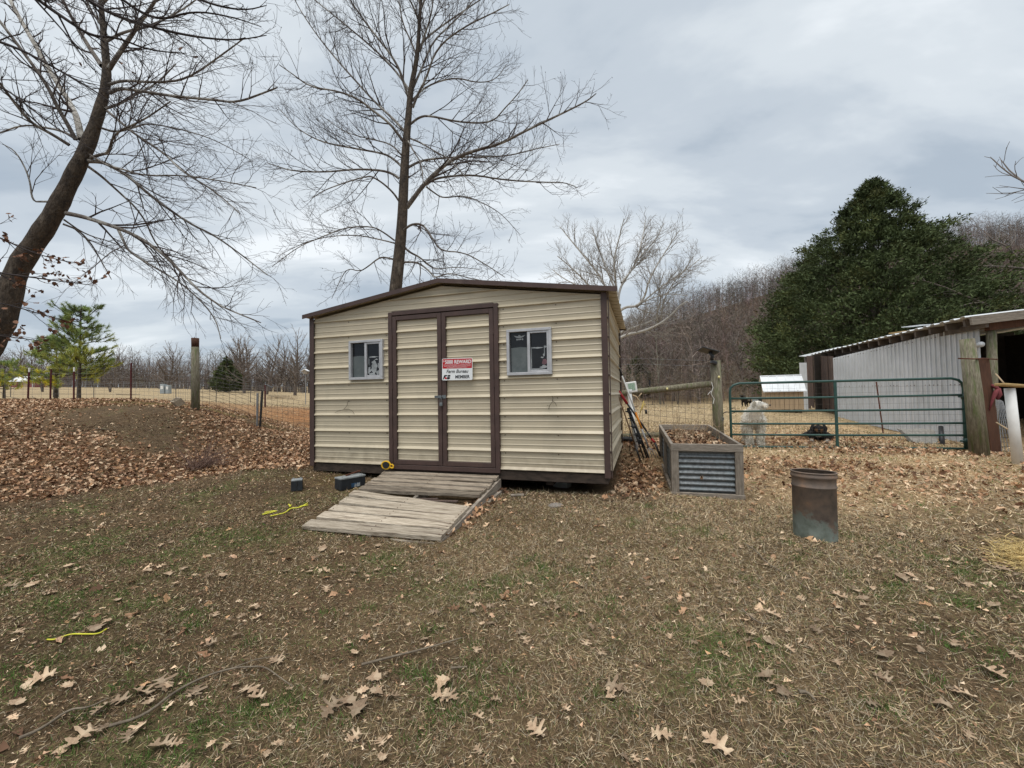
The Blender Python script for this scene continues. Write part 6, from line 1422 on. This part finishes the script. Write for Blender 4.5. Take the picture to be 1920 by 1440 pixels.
# bird house on a pole
bp_ = gro(573, 36); bh = thing('bird_house', 'white roofed bird house on a thin pole in the pasture left of the shed', 'bird house', bp_)
tpz = at(572, 702, 36)[2]-bp_[2]
m = MB(); m.tube([(0, 0, -.05), (0, 0, tpz)], .035, 6); m.build('pole', M_wirel, bh)
m = MB(); m.box((0, 0, tpz+.16), (.36, .3, .26), bev=.01); m.build('house_box', M_weatherh, bh)
m = MB(); m.prism([(-.28, tpz+.26), (0, tpz+.42), (.28, tpz+.26), (.28, tpz+.30), (0, tpz+.47), (-.28, tpz+.30)], -.22, .22, 'xz'); m.build('roof', M_rw, bh)
# pale dry grass clumps in the pasture
M_dryg = pmat('pale_dry_grass', (.56, .46, .32), (.45, .36, .24), 5, .9, 0, 0, vcol=True)
g = np.random.default_rng(77)
def blades(P, L_, w, tilt, col, g):
    n = len(P); az = g.random(n)*2*pi; tl_ = tilt(n); d = np.stack([np.cos(az)*np.sin(tl_), np.sin(az)*np.sin(tl_), np.cos(tl_)], 1); s_ = np.cross(d, g.normal(size=(n, 3))); s_ /= np.linalg.norm(s_, axis=1, keepdims=True)+1e-9
    V = np.stack([P-s_*w[:, None], P+s_*w[:, None], P+d*L_[:, None]], 1).reshape(-1, 3); return V, np.repeat(col, 3, 0)
Vs = []; Cs = []
for px, Y, k, h_ in ((515, 50, 500, .7), (530, 52, 500, .6), (545, 50, 200, .4)):
    c_ = gro(px, Y); P = np.column_stack([c_[0]+g.normal(size=k)*.5, c_[1]+g.normal(size=k)*.5, np.full(k, c_[2])]); a, b = blades(P, g.uniform(.4, 1, k)*h_, np.full(k, .02), lambda n: g.uniform(0, .5, n), np.ones((k, 3))*g.uniform(.8, 1.3, (k, 1)), g); Vs.append(a); Cs.append(b)
V = np.concatenate(Vs); tag(raw('dry_grass_clumps', V, np.arange(len(V)).reshape(-1, 3), M_dryg, None, False, False, np.concatenate(Cs)), 'pale dry grass clumps standing in the pasture left of the shed', kind='stuff')
# dead shrub on the leaf bank
sp_ = ong(372, 880); tbs = Tubes(); 
for i in range(70):
    d = nrm(np.array([g.normal()*.8+.55, g.normal()*.5, .75])); L_ = g.uniform(.3, .75); keep = rng; Q = walk(sp_+g.normal(size=3)*np.array([.08, .08, 0]), d, L_, 6, .16, -.05); r_ = np.linspace(.006, .0025, 6); tbs.add(Q, r_, 3); sprout(tbs, Q, r_, 1, (7,), (.22,), .6, 0, .2, .0025, .15)
V, F_ = tbs.arrays(); M_shrub = pmat('dead_shrub_stems', (.26, .17, .13), (.17, .11, .09), 6, .9, 0, 0)
o = raw('dead_shrub', V, F_, M_shrub, None, True, False, None, sp_); tag(o, 'low dead reddish twiggy shrub lying over on the leaf bank', 'shrub')
# dead stalks in the planter
tbs = Tubes(); pm = np.array(wmat(planter))
for i in range(46):
    l = np.array([g.uniform(.12, PW-.12), g.uniform(.3, PL-.2), PH-.14]); p = pm[:3, :3] @ l+pm[:3, 3]; Q = walk(p, nrm(np.array([g.normal()*.35, g.normal()*.35, 1])), g.uniform(.15, .5), 6, .2, 0); r_ = np.linspace(.0035, .002, 6); tbs.add(Q, r_, 3); sprout(tbs, Q, r_, 1, (7,), (.16,), .7, 0, .3, .002, .2)
V, F_ = tbs.arrays(); o = raw('dead_stalks', V, F_, M_rope, None, True, False, None, pm[:3, 3]+np.array([.6, .9, .5])); tag(o, 'dry tan plant stalks standing in the raised planter', None, None, 'stuff')
# brush along the fence behind the planter
tbs = Tubes()
for i in range(150):
    u = g.random(); x, y = E0*(1-u)+E1*u; y += g.uniform(-.25, .5); x += g.uniform(-.3, .3); Q = walk(np.array([x, y, h1(x, y)]), nrm(np.array([g.normal()*.9, g.normal()*.4, .5+g.random()*.6])), g.uniform(.2, .75), 6, .25, -.03); r_ = np.linspace(.004, .002, 6); tbs.add(Q, r_, 3)
tag(tbs.build('fence_weeds', M_rope, None, True, False), 'dry tangled weed stems along the foot of the wire fence', kind='stuff')
# logs and sticks at the bank top
for i, (P, r_, lb) in enumerate((([(218, 740), (240, 741), (262, 740)], .05, 'thin fallen branch on the pasture right of the pine'), ([(0, 735), (12, 744), (30, 748), (48, 750)], .02, 'curved fallen branch at the far left on the bank top'), ([(180, 806), (206, 809)], .012, 'short stick on the leafy bank'), ([(60, 744), (70, 750)], .015, 'short dark stick beside the leftmost maroon post'))):
    A = np.array(onground(P, .03)); m = MB(); m.tube(A, list(np.linspace(r_, r_*.5, len(A))), 5); tag(m.build('fallen_branch', M_stick, None, True, True, A[0]), lb, 'branch')
# ------------------------------------------------------------------ animals
def skin(name, verts, edges, radii, mat, parent, colf=None, sub=2):
    me = bpy.data.meshes.new(name); me.from_pydata(verts, edges, []); o = bpy.data.objects.new(name, me); C.objects.link(o)
    sk = o.modifiers.new('skin', 'SKIN'); sk.use_smooth_shade = True
    for i, r_ in enumerate(radii): me.skin_vertices[0].data[i].radius = (r_, r_)
    me.skin_vertices[0].data[0].use_root = True
    ss_ = o.modifiers.new('sub', 'SUBSURF'); ss_.levels = sub; ss_.render_levels = sub
    em = bpy.data.meshes.new_from_object(o.evaluated_get(bpy.context.evaluated_depsgraph_get())); bpy.data.objects.remove(o); em.name = name; em.materials.clear(); em.materials.append(mat)
    co_ = np.empty(len(em.vertices)*3); em.vertices.foreach_get('co', co_); co_ = co_.reshape(-1, 3)
    if colf is not None:
        a = em.color_attributes.new('Col', 'FLOAT_COLOR', 'POINT'); c4 = np.ones((len(co_), 4), dtype=np.float32); c4[:, :3] = colf(co_); a.data.foreach_set('color', c4.ravel())
    em.polygons.foreach_set('use_smooth', [True]*len(em.polygons))
    o = bpy.data.objects.new(name, em); C.objects.link(o); o.parent = parent; return o
def fur(o, n, L_, w, mat, parent, colf, down=.8, seed=3, name='fur'):
    g = np.random.default_rng(seed); me = o.data; nv = len(me.vertices); co_ = np.empty(nv*3); me.vertices.foreach_get('co', co_); co_ = co_.reshape(-1, 3); no = np.empty(nv*3); me.vertices.foreach_get('normal', no); no = no.reshape(-1, 3)
    i = g.integers(0, nv, n); j = g.integers(0, 40, n); p = co_[i]+g.normal(size=(n, 3))*.008; d = no[i]*.75+g.normal(size=(n, 3))*.3+np.array([0, 0.1, -down]); d /= np.linalg.norm(d, axis=1, keepdims=True); s_ = np.cross(d, g.normal(size=(n, 3))); s_ /= np.linalg.norm(s_, axis=1, keepdims=True)
    l = L_*g.uniform(.6, 1.3, (n, 1)); l = l*np.where(p[:, 2:3] > .80, .4, 1); V = np.stack([p-s_*w, p+s_*w, p+d*l], 1).reshape(-1, 3); c_ = colf(p)*g.uniform(.8, 1.15, (n, 1)); tag(raw(name, V, np.arange(3*n).reshape(-1, 3), mat, parent, False, False, np.repeat(c_, 3, 0)), kind='stuff')
M_fur = pmat('animal_fur', (1, 1, 1), (.85, .85, .85), 12, .9, 0, .2, vcol=True)
wp_ = gro(1411, 8.75); wd_ = thing('white_dog', 'large fluffy white dog standing behind the gate, looking to the right', 'dog', wp_, R(-26))
V_ = [(0, .42, .58), (0, .18, .59), (0, -.08, .58), (0, -.22, .68), (.01, -.27, .79), (.04, -.29, .87), (.15, -.35, .85), (.225, -.39, .835)]
R_ = [.16, .185, .19, .15, .125, .112, .060, .040]; Ed = [(0, 1), (1, 2), (2, 3), (3, 4), (4, 5), (5, 6), (6, 7)]
def limb_(base_i, pts, rad):
    b = len(V_); 
    for p in pts: V_.append(p)
    R_.extend(rad); Ed.append((base_i, b)); Ed.extend([(b+i, b+i+1) for i in range(len(pts)-1)])
for s_ in (-1, 1):
    limb_(2, [(s_*.12, -.15, .46), (s_*.115, -.14, .32), (s_*.10, -.17, .16), (s_*.10, -.18, .045), (s_*.105, -.24, .03)], [.085, .062, .046, .042, .036])
    limb_(0, [(s_*.13, .40, .44), (s_*.14, .30, .32), (s_*.13, .48, .19), (s_*.13, .44, .045), (s_*.13, .37, .03)], [.10, .075, .045, .04, .035])
limb_(0, [(0, .56, .58), (.03, .66, .44), (.05, .68, .30)], [.06, .065, .04])
def cw(P):
    c_ = np.ones((len(P), 3))*np.array([1.0, .95, .85]); k = ss(.75, .3, P[:, 2])[:, None]; return c_*(1-k*.10)*np.array([1, .985, .95])**k
o = skin('body', V_, Ed, R_, M_fur, wd_, cw); fur(o, 9000, .055, .006, M_fur, wd_, cw)
m = MB(); m.lathe([(.001, .018), (.016, .010), (.018, -.004), (.001, -.014)], 8, (.262, -.405, .85)); m.build('nose', M_black, wd_, True)
for p in ((.105, -.385, .905), (.075, -.375, .915)):
    m = MB(); m.lathe([(.001, .010), (.010, 0), (.001, -.010)], 8, p); m.build('eye', M_black, wd_, True)
m = MB(); m.tube([(.10, -.385, .822), (.16, -.39, .815), (.21, -.385, .825)], .006, 5); m.build('mouth', M_black, wd_, True)
def ear(P, parent, mat, colr):
    V = [np.array(p) for p in P]; c_ = sum(V)/len(V); n_ = nrm(np.cross(V[1]-V[0], V[2]-V[0]))*.010; k = len(V); vs = V+[v+n_ for v in V]; fs = [tuple(range(k)), tuple(range(2*k-1, k-1, -1))]+[(i, (i+1) % k, (i+1) % k+k, i+k) for i in range(k)]; return raw('ear', np.array(vs), fs, mat, parent, False, False, np.array(colr))
ear([(.0, -.36, .94), (-.04, -.35, .90), (-.045, -.36, .82), (-.015, -.38, .79), (.02, -.38, .84), (.03, -.37, .91)], wd_, M_fur, [.52, .47, .38]); ear([(.06, -.22, .93), (.09, -.20, .88), (.08, -.2, .81), (.05, -.20, .83)], wd_, M_fur, [.52, .47, .38])
bp2 = gro(1531, 8.85); bd_ = thing('black_dog', 'black and tan dog lying behind the gate facing the camera', 'dog', bp2, R(-32))
V_ = [(0.03, .55, .14), (0.02, .3, .15), (0, .05, .155), (0, -.03, .235), (0, -.07, .295), (0, -.16, .268), (0, -.205, .262)]; R_ = [.125, .145, .14, .10, .105, .055, .036]; Ed = [(i, i+1) for i in range(6)]
for s_ in (-1, 1):
    limb_(2, [(s_*.12, -.0, .10), (s_*.15, .02, .05), (s_*.14, -.14, .04), (s_*.135, -.24, .032)], [.06, .042, .034, .034])
    limb_(0, [(s_*.15, .48, .10), (s_*.25, .30, .09), (s_*.24, .40, .03), (s_*.25, .22, .03)], [.08, .052, .036, .032])
limb_(0, [(-.08, .66, .07), (-.26, .48, .04), (-.36, .25, .035), (-.47, .08, .03)], [.05, .036, .032, .022])
def cb_(P):
    c_ = np.ones((len(P), 3))*np.array([.016, .014, .014]); x, y, z = P.T; tan_ = np.array([.22, .13, .07]); wh = np.array([.48, .44, .38])
    def put(mk, col): c_[mk] = col
    put((y < -.135) & (z > .2) & (z < .285) & (np.abs(x) > .022), tan_*.9); put((np.abs(np.abs(x)-.038) < .012) & (z > .352) & (y < -.12), wh*.8); put((z < .17) & (y < -.06) & (np.abs(x) < .05), wh); put((y < -.14) & (z < .09), tan_*1.3); put((x < -.17) & (z < .09) & (y < .62), tan_*1.5); put((y < -.2) & (z < .07), wh); return c_
o = skin('body', V_, Ed, R_, M_fur, bd_, cb_, 3); fur(o, 7000, .024, .004, M_fur, bd_, cb_, .5, 4)
m = MB(); m.lathe([(.001, .014), (.018, .006), (.016, -.008), (.001, -.012)], 8, (0, -.243, .272)); m.build('nose', M_black, bd_, True)
for s_ in (-1, 1):
    m = MB(); m.lathe([(.001, .009), (.010, 0), (.001, -.009)], 8, (s_*.038, -.165, .318)); m.build('eye', M_black, bd_, True)
    ear([(s_*.06, -.05, .375), (s_*.12, -.06, .36), (s_*.155, -.08, .29), (s_*.14, -.09, .23), (s_*.10, -.11, .25), (s_*.085, -.11, .31)], bd_, M_fur, [.014, .013, .013])
gp_ = gro(1397, 23.5); gt = thing('black_goat', 'black and white goat grazing far behind the white dog', 'goat', gp_, R(35))
V_ = [(.34, 0, .50), (.05, 0, .50), (-.22, 0, .50), (-.36, 0, .60), (-.44, 0, .72), (-.55, 0, .68)]; R_ = [.13, .155, .14, .08, .075, .045]; Ed = [(i, i+1) for i in range(5)]
for s_ in (-1, 1):
    limb_(2, [(-.22, s_*.08, .34), (-.22, s_*.08, .17), (-.22, s_*.08, .03)], [.06, .032, .03]); limb_(0, [(.36, s_*.09, .36), (.32, s_*.09, .26), (.40, s_*.09, .16), (.37, s_*.09, .03)], [.08, .05, .03, .03])
def cg_(P):
    c_ = np.ones((len(P), 3))*np.array([.025, .02, .018]); x, y, z = P.T; c_[(x > -.06) & (x < .2) & (z > .40)] = (.50, .46, .40); return c_
skin('body', V_, Ed, R_, M_fur, gt, cg_, 2)
for s_ in (-1, 1):
    m = MB(); m.tube([(-.43, s_*.03, .78), (-.38, s_*.05, .88), (-.30, s_*.06, .93)], [.018, .013, .005], 5); m.build('horn', M_stick, gt, True); m = MB(); m.tube([(-.42, s_*.06, .74), (-.42, s_*.15, .72)], [.022, .01], 5); m.build('ear', M_fur, gt, True)
for o in gt.children:
    if 'Col' not in o.data.color_attributes: a = o.data.color_attributes.new('Col', 'FLOAT_COLOR', 'POINT'); a.data.foreach_set('color', np.tile(np.array([.03, .025, .02, 1], dtype=np.float32), len(o.data.vertices)))
gm = thing('grey_crate', 'small grey crate in the pasture just behind the white dog', 'crate', gro(1424, 20)); m = MB(); m.box((0, 0, .25), (.55, .4, .5), bev=.02); m.build('crate_body', M_boxg, gm); m = MB(); m.box((0, -.21, .25), (.4, .02, .32), bev=.01); m.build('crate_front', M_black, gm)
# ------------------------------------------------------------------ ground cover
M_blade = pmat('dead_grass_blades', (1, 1, 1), (.8, .8, .8), 30, .95, 0, 0, vcol=True, spec=.1)
M_leafl = pmat('leaf_litter', (1, 1, 1), (.72, .70, .68), 12, .85, 0, 0, vcol=True, spec=.2)
g = np.random.default_rng(101)
def polar(n, r0, r1, p, a0=-1.10, a1=1.10):
    u = g.random(n); r_ = (r0**p+u*(r1**p-r0**p))**(1/p); a = g.uniform(a0, a1, n); return r_*np.sin(a), r_*np.cos(a)
pal = {k: srgb(*v) for k, v in dict(straw=(220, 200, 166), tan=(194, 170, 134), brown=(144, 120, 96), grey=(172, 160, 138), dark=(84, 70, 56), olive=(132, 130, 88), green=(86, 112, 56), gold=(206, 182, 126)).items()}
def cover(n, r0, r1, p, wk, Lk, lifts):
    x, y = polar(n, r0, r1, p); lit, straw, past, orange, moss, green, mud, woods = zones(x, y)
    dl = vnoise(x, y, .11, 61); keep = (g.random(n) > mud*.72) & (g.random(n) > lit*.75) & (y > .6) & (g.random(n) < .35+dl*1.1)
    # not under the shed or the ramp
    c, s_ = cos(SYAW), sin(SYAW); lx = (x-SO[0])*c+(y-SO[1])*s_; ly = -(x-SO[0])*s_+(y-SO[1])*c
    keep &= ~((lx > .05) & (lx < W-.05) & (ly > .15) & (ly < L)); keep &= ~((lx > DL-.05) & (lx < DR+.02) & (ly > -1.5) & (ly < .1)); keep &= ~((x-dp_[0])**2+(y-dp_[1])**2 < .025)
    x, y = x[keep], y[keep]; zz_ = [a[keep] for a in (straw, past, green, mud, moss)]; straw, past, green, mud, moss = zz_; n = len(x)
    P = np.column_stack([x, y, H(x, y)+g.uniform(-.004, lifts, n)]); r_ = np.hypot(x, y)
    q = g.random(n); pn = vnoise(x, y, .35, 63)
    names = ['straw', 'tan', 'brown', 'grey', 'dark', 'olive', 'green']; rt = ss(-2.6, 1.2, x+(pn-.5)*2)
    wts = np.stack([.03+.10*rt+.75*straw+.4*past+.06*pn, .12+.14*rt+.35*straw, .42*np.ones(n)*(1-.5*straw)*(1-.3*rt), (.12+.12*rt)*(1-.3*straw), .34*(1-.6*rt)*(1-.7*straw)+.2*mud, .16+.6*green+.5*moss, .02+.85*green**1.2*(vnoise(x, y, .5, 71) > .35)], 1)
    wts /= wts.sum(1, keepdims=True); cum = np.cumsum(wts, 1); k = (q[:, None] > cum).sum(1).clip(0, 6); col = np.array([pal[a] for a in names])[k]*g.uniform(.72, 1.3, (n, 1))
    V, c_ = blades(P, g.uniform(.35, 1.25, n)*Lk*(.62+.45*rt)*(1+.2*green), wk*(.5+r_/3.2)*g.uniform(.6, 1.4, n), lambda m_: np.where(g.random(m_) < .72, g.uniform(.95, 1.62, m_), g.uniform(.2, 1.1, m_)), col, g)
    return V, c_
A = cover(420000, .75, 5.5, 1.25, .00115, .046, .010); B = cover(230000, 4.5, 14, 1.5, .0016, .065, .01); D = cover(90000, 12, 46, 1.6, .0016, .10, .0)
V = np.concatenate([A[0], B[0], D[0]]); c_ = np.concatenate([A[1], B[1], D[1]])
tag(raw('dead_grass', V, np.arange(len(V)).reshape(-1, 3), M_blade, None, False, False, c_), 'short dead winter grass with a few green tufts', kind='stuff')
# green tufts and curled pale threads near the camera
def tufts(spots, k, rad, Lk, col, w=.0018, up=.7):
    Vs = []; Cs = []
    for x, y in spots:
        P = np.column_stack([x+g.normal(size=k)*rad, y+g.normal(size=k)*rad]); P = np.column_stack([P, H(P[:, 0], P[:, 1])]); a, b = blades(P, g.uniform(.5, 1.2, k)*Lk, np.full(k, w), lambda n: g.uniform(.1, 1.2, n), col*g.uniform(.7, 1.35, (k, 1)), g); Vs.append(a); Cs.append(b)
    return np.concatenate(Vs), np.concatenate(Cs)
gs = [ong(*p)[:2] for p in ((1665, 1345), (1640, 1338), (1360, 1297), (880, 1345), (850, 1360), (1175, 1345), (345, 1300), (170, 1350), (160, 1352), (375, 1370), (545, 1340), (490, 1350), (1590, 1080), (1780, 1225), (1240, 1190), (870, 1330), (980, 1310), (60, 1080), (15, 1075), (350, 1155), (1535, 1010), (1320, 935), (1290, 936), (480, 1345), (1400, 1090), (1810, 1200), (860, 985), (925, 1010), (120, 1430), (640, 1365), (1130, 1300), (1750, 1290), (1870, 1230))]
for _ in range(260):
    a = g.uniform(-.95, .95); r_ = g.uniform(1.2, 4.8); x, y = r_*sin(a), r_*cos(a)
    if fbm(np.array([x]), np.array([y]), 1.6, 11)[0] > .48: gs.append((x, y))
V, c_ = tufts(gs, 70, .038, .035, pal['green']*1.05); tag(raw('green_tufts', V, np.arange(len(V)).reshape(-1, 3), M_blade, None, False, False, c_), 'small fresh green tufts among the dead grass', kind='stuff')
# straw by the right edge
st_ = [ong(px, py)[:2]+g.normal(size=2)*.05 for px, py in [(g.uniform(1890, 1990), g.uniform(1026, 1068)) for _ in range(26)]]
Vs = []; Cs = []
for x, y in st_:
    k = 60; P = np.column_stack([x+g.normal(size=k)*.10, y+g.normal(size=k)*.06]); P = np.column_stack([P, H(P[:, 0], P[:, 1])+g.uniform(0, .03, k)]); a, b = blades(P, g.uniform(.05, .16, k), np.full(k, .0022), lambda n: g.uniform(1.2, 1.62, n), pal['gold']*g.uniform(.8, 1.4, (k, 1)), g); Vs.append(a); Cs.append(b)
V = np.concatenate(Vs); tag(raw('loose_straw', V, np.arange(len(V)).reshape(-1, 3), M_blade, None, False, False, np.concatenate(Cs)), 'scatter of pale yellow straw at the right edge', kind='stuff')
# leaf litter: curled lobed leaves, each its own little surface
def litter_leaves(P, size, colr, tilt=.5, seed=0):
    n = len(P); T8 = np.array([(0, -.5, 0), (-.16, -.18, .10), (-.34, .05, .16), (-.12, .12, .02), (-.24, .34, .10), (0, .5, -.02), (.24, .30, .12), (.12, .10, .0), (.34, .0, .18), (.16, -.20, .08)])
    Ft = np.array([(0, 1, 9), (1, 3, 7), (1, 7, 9), (1, 2, 3), (7, 8, 9), (3, 4, 5), (3, 5, 7), (5, 6, 7)])
    az = g.random(n)*2*pi; ax = g.normal(size=n)*tilt; ay = g.normal(size=n)*tilt; c, s_ = np.cos(az), np.sin(az)
    Tn = T8[None]*np.stack([g.uniform(.7, 1.2, n), np.ones(n), g.uniform(-.6, 1.8, n)], 1)[:, None]+g.normal(size=(n, 10, 3))*np.array([.05, .04, .05])
    Tn[:, :, 2] += g.normal(size=(n, 1))*.5*(Tn[:, :, 1]**2)
    X, Y_, Z = Tn[..., 0], Tn[..., 1], Tn[..., 2]
    Y1 = Y_*np.cos(ax)[:, None]-Z*np.sin(ax)[:, None]; Z1 = Y_*np.sin(ax)[:, None]+Z*np.cos(ax)[:, None]
    X2 = X*np.cos(ay)[:, None]+Z1*np.sin(ay)[:, None]; Z2 = -X*np.sin(ay)[:, None]+Z1*np.cos(ay)[:, None]
    X3 = X2*c[:, None]-Y1*s_[:, None]; Y3 = X2*s_[:, None]+Y1*c[:, None]
    Vv = np.stack([X3, Y3, Z2], -1)*size[:, None, None]; lift = -Vv[..., 2].min(1)*.55; Vv[..., 2] += lift[:, None]; Vv += P[:, None]
    F_ = (Ft[None]+10*np.arange(n)[:, None, None]).reshape(-1, 3); return Vv.reshape(-1, 3), F_, np.repeat(colr, 10, 0)
lpal = np.array([srgb(*c_) for c_ in ((200, 164, 134), (176, 140, 110), (216, 186, 154), (144, 110, 86), (108, 82, 64), (228, 204, 174), (186, 148, 112))])
def lcol(n): return lpal[g.integers(0, 7, n)]*g.uniform(.75, 1.2, (n, 1))
n = 150000; x = g.uniform(-19, 9, n); y = g.uniform(3.2, 16, n); mk = litter_mask(x, y); dist = np.hypot(x, y)
vis = np.abs(x)/y < 2.0; keep = (g.random(n) < mk*np.where(y < 8, .85, .72)) & vis
c, s_ = cos(SYAW), sin(SYAW); lx = (x-SO[0])*c+(y-SO[1])*s_; ly = -(x-SO[0])*s_+(y-SO[1])*c; keep &= ~((lx > .0) & (lx < W) & (ly > .0) & (ly < L))
px_ = (x-PO[0])*cos(PY)+(y-PO[1])*sin(PY); py_ = -(x-PO[0])*sin(PY)+(y-PO[1])*cos(PY); keep &= ~((px_ > -.02) & (px_ < PW+.02) & (py_ > -.02) & (py_ < PL+.02))
x, y = x[keep], y[keep]; n = len(x); P = np.column_stack([x, y, H(x, y)+g.uniform(0, .035, n)]); V1, F1, C1 = litter_leaves(P, g.uniform(.045, .098, n), lcol(n)*np.array([.97, .93, .9]), .5)
# thin scatter over the yard and the pen
n = 5200; x, y = polar(n, 2.3, 14, 1.4); dens = .25+.75*ss(.3, .7, fbm(x, y, 1.1, 91)); dens = np.maximum(dens*.6, .9*ss(2.5, 5, y)*ss(.5, 3, x)); k = (g.random(n) < dens) & ~((x > -3.2) & (x < 1.9) & (y > 4.4+.0*x) & (y < 9.0)) & (zones(x, y)[2] < .5)
x, y = x[k], y[k]; lx = (x-SO[0])*c+(y-SO[1])*s_; ly = -(x-SO[0])*s_+(y-SO[1])*c; k = ~((lx > DL-.1) & (lx < DR+.1) & (ly > -1.7) & (ly < .2)); x, y = x[k], y[k]
n = len(x); P = np.column_stack([x, y, H(x, y)+.004]); V2, F2, C2 = litter_leaves(P, g.uniform(.03, .085, n), lcol(n)*1.1, .28)
# leaves on the soil of the planter
n = 900; l = np.column_stack([g.uniform(.07, PW-.07, n), g.uniform(.07, PL-.07, n), np.full(n, PH-.145)+g.uniform(0, .05, n)]); P = l @ pm[:3, :3].T+pm[:3, 3]; V3, F3, C3 = litter_leaves(P, g.uniform(.05, .10, n), lcol(n)*.8, .5)
V = np.concatenate([V1, V2, V3]); F_ = np.concatenate([F1, F2+len(V1), F3+len(V1)+len(V2)]); print('litter leaves', len(V)//10)
tag(raw('leaf_litter', V, F_, M_leafl, None, False, False, np.concatenate([C1, C2, C3])), 'dry brown oak leaves carpeting the bank, the fence foot and the planter', kind='stuff')
# chips and crumbs of leaf in the near grass
n = 52000; x, y = polar(n, .8, 8.5, 1.35); lx = (x-SO[0])*c+(y-SO[1])*s_; ly = -(x-SO[0])*s_+(y-SO[1])*c; k = ~((lx > DL-.1) & (lx < DR+.1) & (ly > -1.7)) & ~((lx > 0) & (lx < W) & (ly > 0)) & (g.random(n) < .3+fbm(x, y, .8, 95)); x, y = x[k], y[k]; n = len(x)
P = np.column_stack([x, y, H(x, y)+g.uniform(0, .012, n)]); s1 = g.normal(size=(n, 3))*np.array([1, 1, .35]); s2 = g.normal(size=(n, 3))*np.array([1, 1, .35]); sz = g.uniform(.003, .011, (n, 1))*(1+.25*np.hypot(x, y)[:, None]/3); V = np.stack([P-s1*sz*.5, P+s1*sz*.6, P+s2*sz], 1).reshape(-1, 3)
cc = lcol(n)*g.uniform(.5, 1.5, (n, 1)); tag(raw('leaf_crumbs', V, np.arange(3*n).reshape(-1, 3), M_leafl, None, False, False, np.repeat(cc, 3, 0)), 'broken bits of dry leaf in the near grass', kind='stuff')
# the large leaves of the foreground, one object each, parts of the ground
LMESH = []
for i in range(12):
    v, f_ = leaf_outline((0, 1, 0, 0, 2, 0)[i % 6], 50+i); me = bpy.data.meshes.new('oak_leaf'); me.from_pydata(v.tolist(), [], f_); me.materials.append(M_oleaf); me.polygons.foreach_set('use_smooth', [True]*len(me.polygons)); LMESH.append(me)
def big_leaf(x, y, s_, rz, k, tx=None, ty=None):
    o = bpy.data.objects.new('oak_leaf', LMESH[k]); C.objects.link(o); o.parent = ground; tx = g.normal()*.11 if tx is None else tx; ty = g.normal()*.2 if ty is None else ty
    o.location = (x, y, h1(x, y)+.014+s_*.10); o.rotation_euler = (tx, ty, rz); o.scale = (s_, s_, s_*g.uniform(.7, 1.5))
EXP = [(78, 1292, .15), (128, 1300, .09), (265, 1318, .15), (305, 1300, .16), (368, 1312, .13), (395, 1222, .10), (518, 1258, .12), (468, 1312, .14), (480, 1318, .12), (262, 1378, .13), (150, 1402, .15), (240, 1404, .09), (300, 1417, .13), (190, 1345, .12), (225, 1330, .12), (30, 1335, .1), (20, 1106, .12), (60, 1105, .12), (95, 1120, .1), (130, 1068, .12), (148, 1072, .1), (275, 1080, .09), (315, 1085, .12), (345, 1075, .1), (418, 1086, .12), (90, 1122, .1), (180, 1185, .14), (200, 1178, .1), (220, 1130, .08), (475, 1145, .1), (140, 1165, .07), (620, 1355, .15), (672, 1345, .17), (650, 1338, .12), (705, 1305, .10), (700, 1282, .11), (830, 1293, .12), (828, 1330, .13), (845, 1318, .12), (662, 1078, .13), (690, 1088, .1), (612, 1112, .11), (605, 1033, .14), (640, 1040, .08), (610, 1284, .09), (665, 1240, .09), (795, 1208, .07), (880, 1133, .09), (897, 1142, .08), (1045, 1150, .08), (1108, 1065, .11), (1112, 1052, .09), (1100, 1220, .10), (1130, 1232, .10), (1155, 1308, .14), (1147, 1330, .08), (1005, 1380, .13), (985, 1210, .09), (1062, 1340, .06), (1258, 1207, .09), (1375, 1100, .11), (1350, 1106, .09), (1450, 1165, .13), (1445, 1220, .11), (1357, 1243, .08), (1436, 1285, .13), (1470, 1318, .12), (1640, 1075, .14), (1690, 1092, .16), (1705, 1088, .12), (1875, 1073, .15), (1815, 1104, .13), (1575, 1130, .12), (1500, 1040, .11), (1610, 1120, .10), (1620, 1142, .09), (1345, 1430, .16), (1530, 1190, .1), (1660, 1245, .12), (1860, 1272, .15), (1790, 1225, .10), (1765, 1340, .10), (1570, 1250, .1), (1655, 1280, .11), (1810, 1325, .13), (1450, 1300, .08), (1325, 1290, .1), (1240, 1400, .12), (1390, 1340, .08), (1640, 1335, .09), (1865, 1140, .12), (1790, 1060, .12), (1690, 1010, .11), (1840, 1000, .12), (1760, 985, .1)]
for px, py, s_ in EXP:
    p = ong(px, py); big_leaf(p[0], p[1], s_*.74, g.uniform(0, 6.28), int(g.integers(0, 12)))
cnt = len(EXP)
while cnt < 300:
    a = g.uniform(-.9, .9); r_ = 1.3+3.6*g.random()**.9; x, y = r_*sin(a), r_*cos(a)
    dn_ = .25+.75*ss(.35, .65, fbm(np.array([x]), np.array([y]), .9, 97)[0])+.25*(x < -.6)
    lx = (x-SO[0])*c+(y-SO[1])*s_*0+(y-SO[1])*sin(SYAW); ly = -(x-SO[0])*sin(SYAW)+(y-SO[1])*c
    if g.random() > dn_ or (lx > DL-.15 and lx < DR+.15 and ly > -1.75) or (lx > -.1 and ly > -.1): continue
    big_leaf(x, y, g.uniform(.030, .068), g.uniform(0, 6.28), int(g.integers(0, 12))); cnt += 1
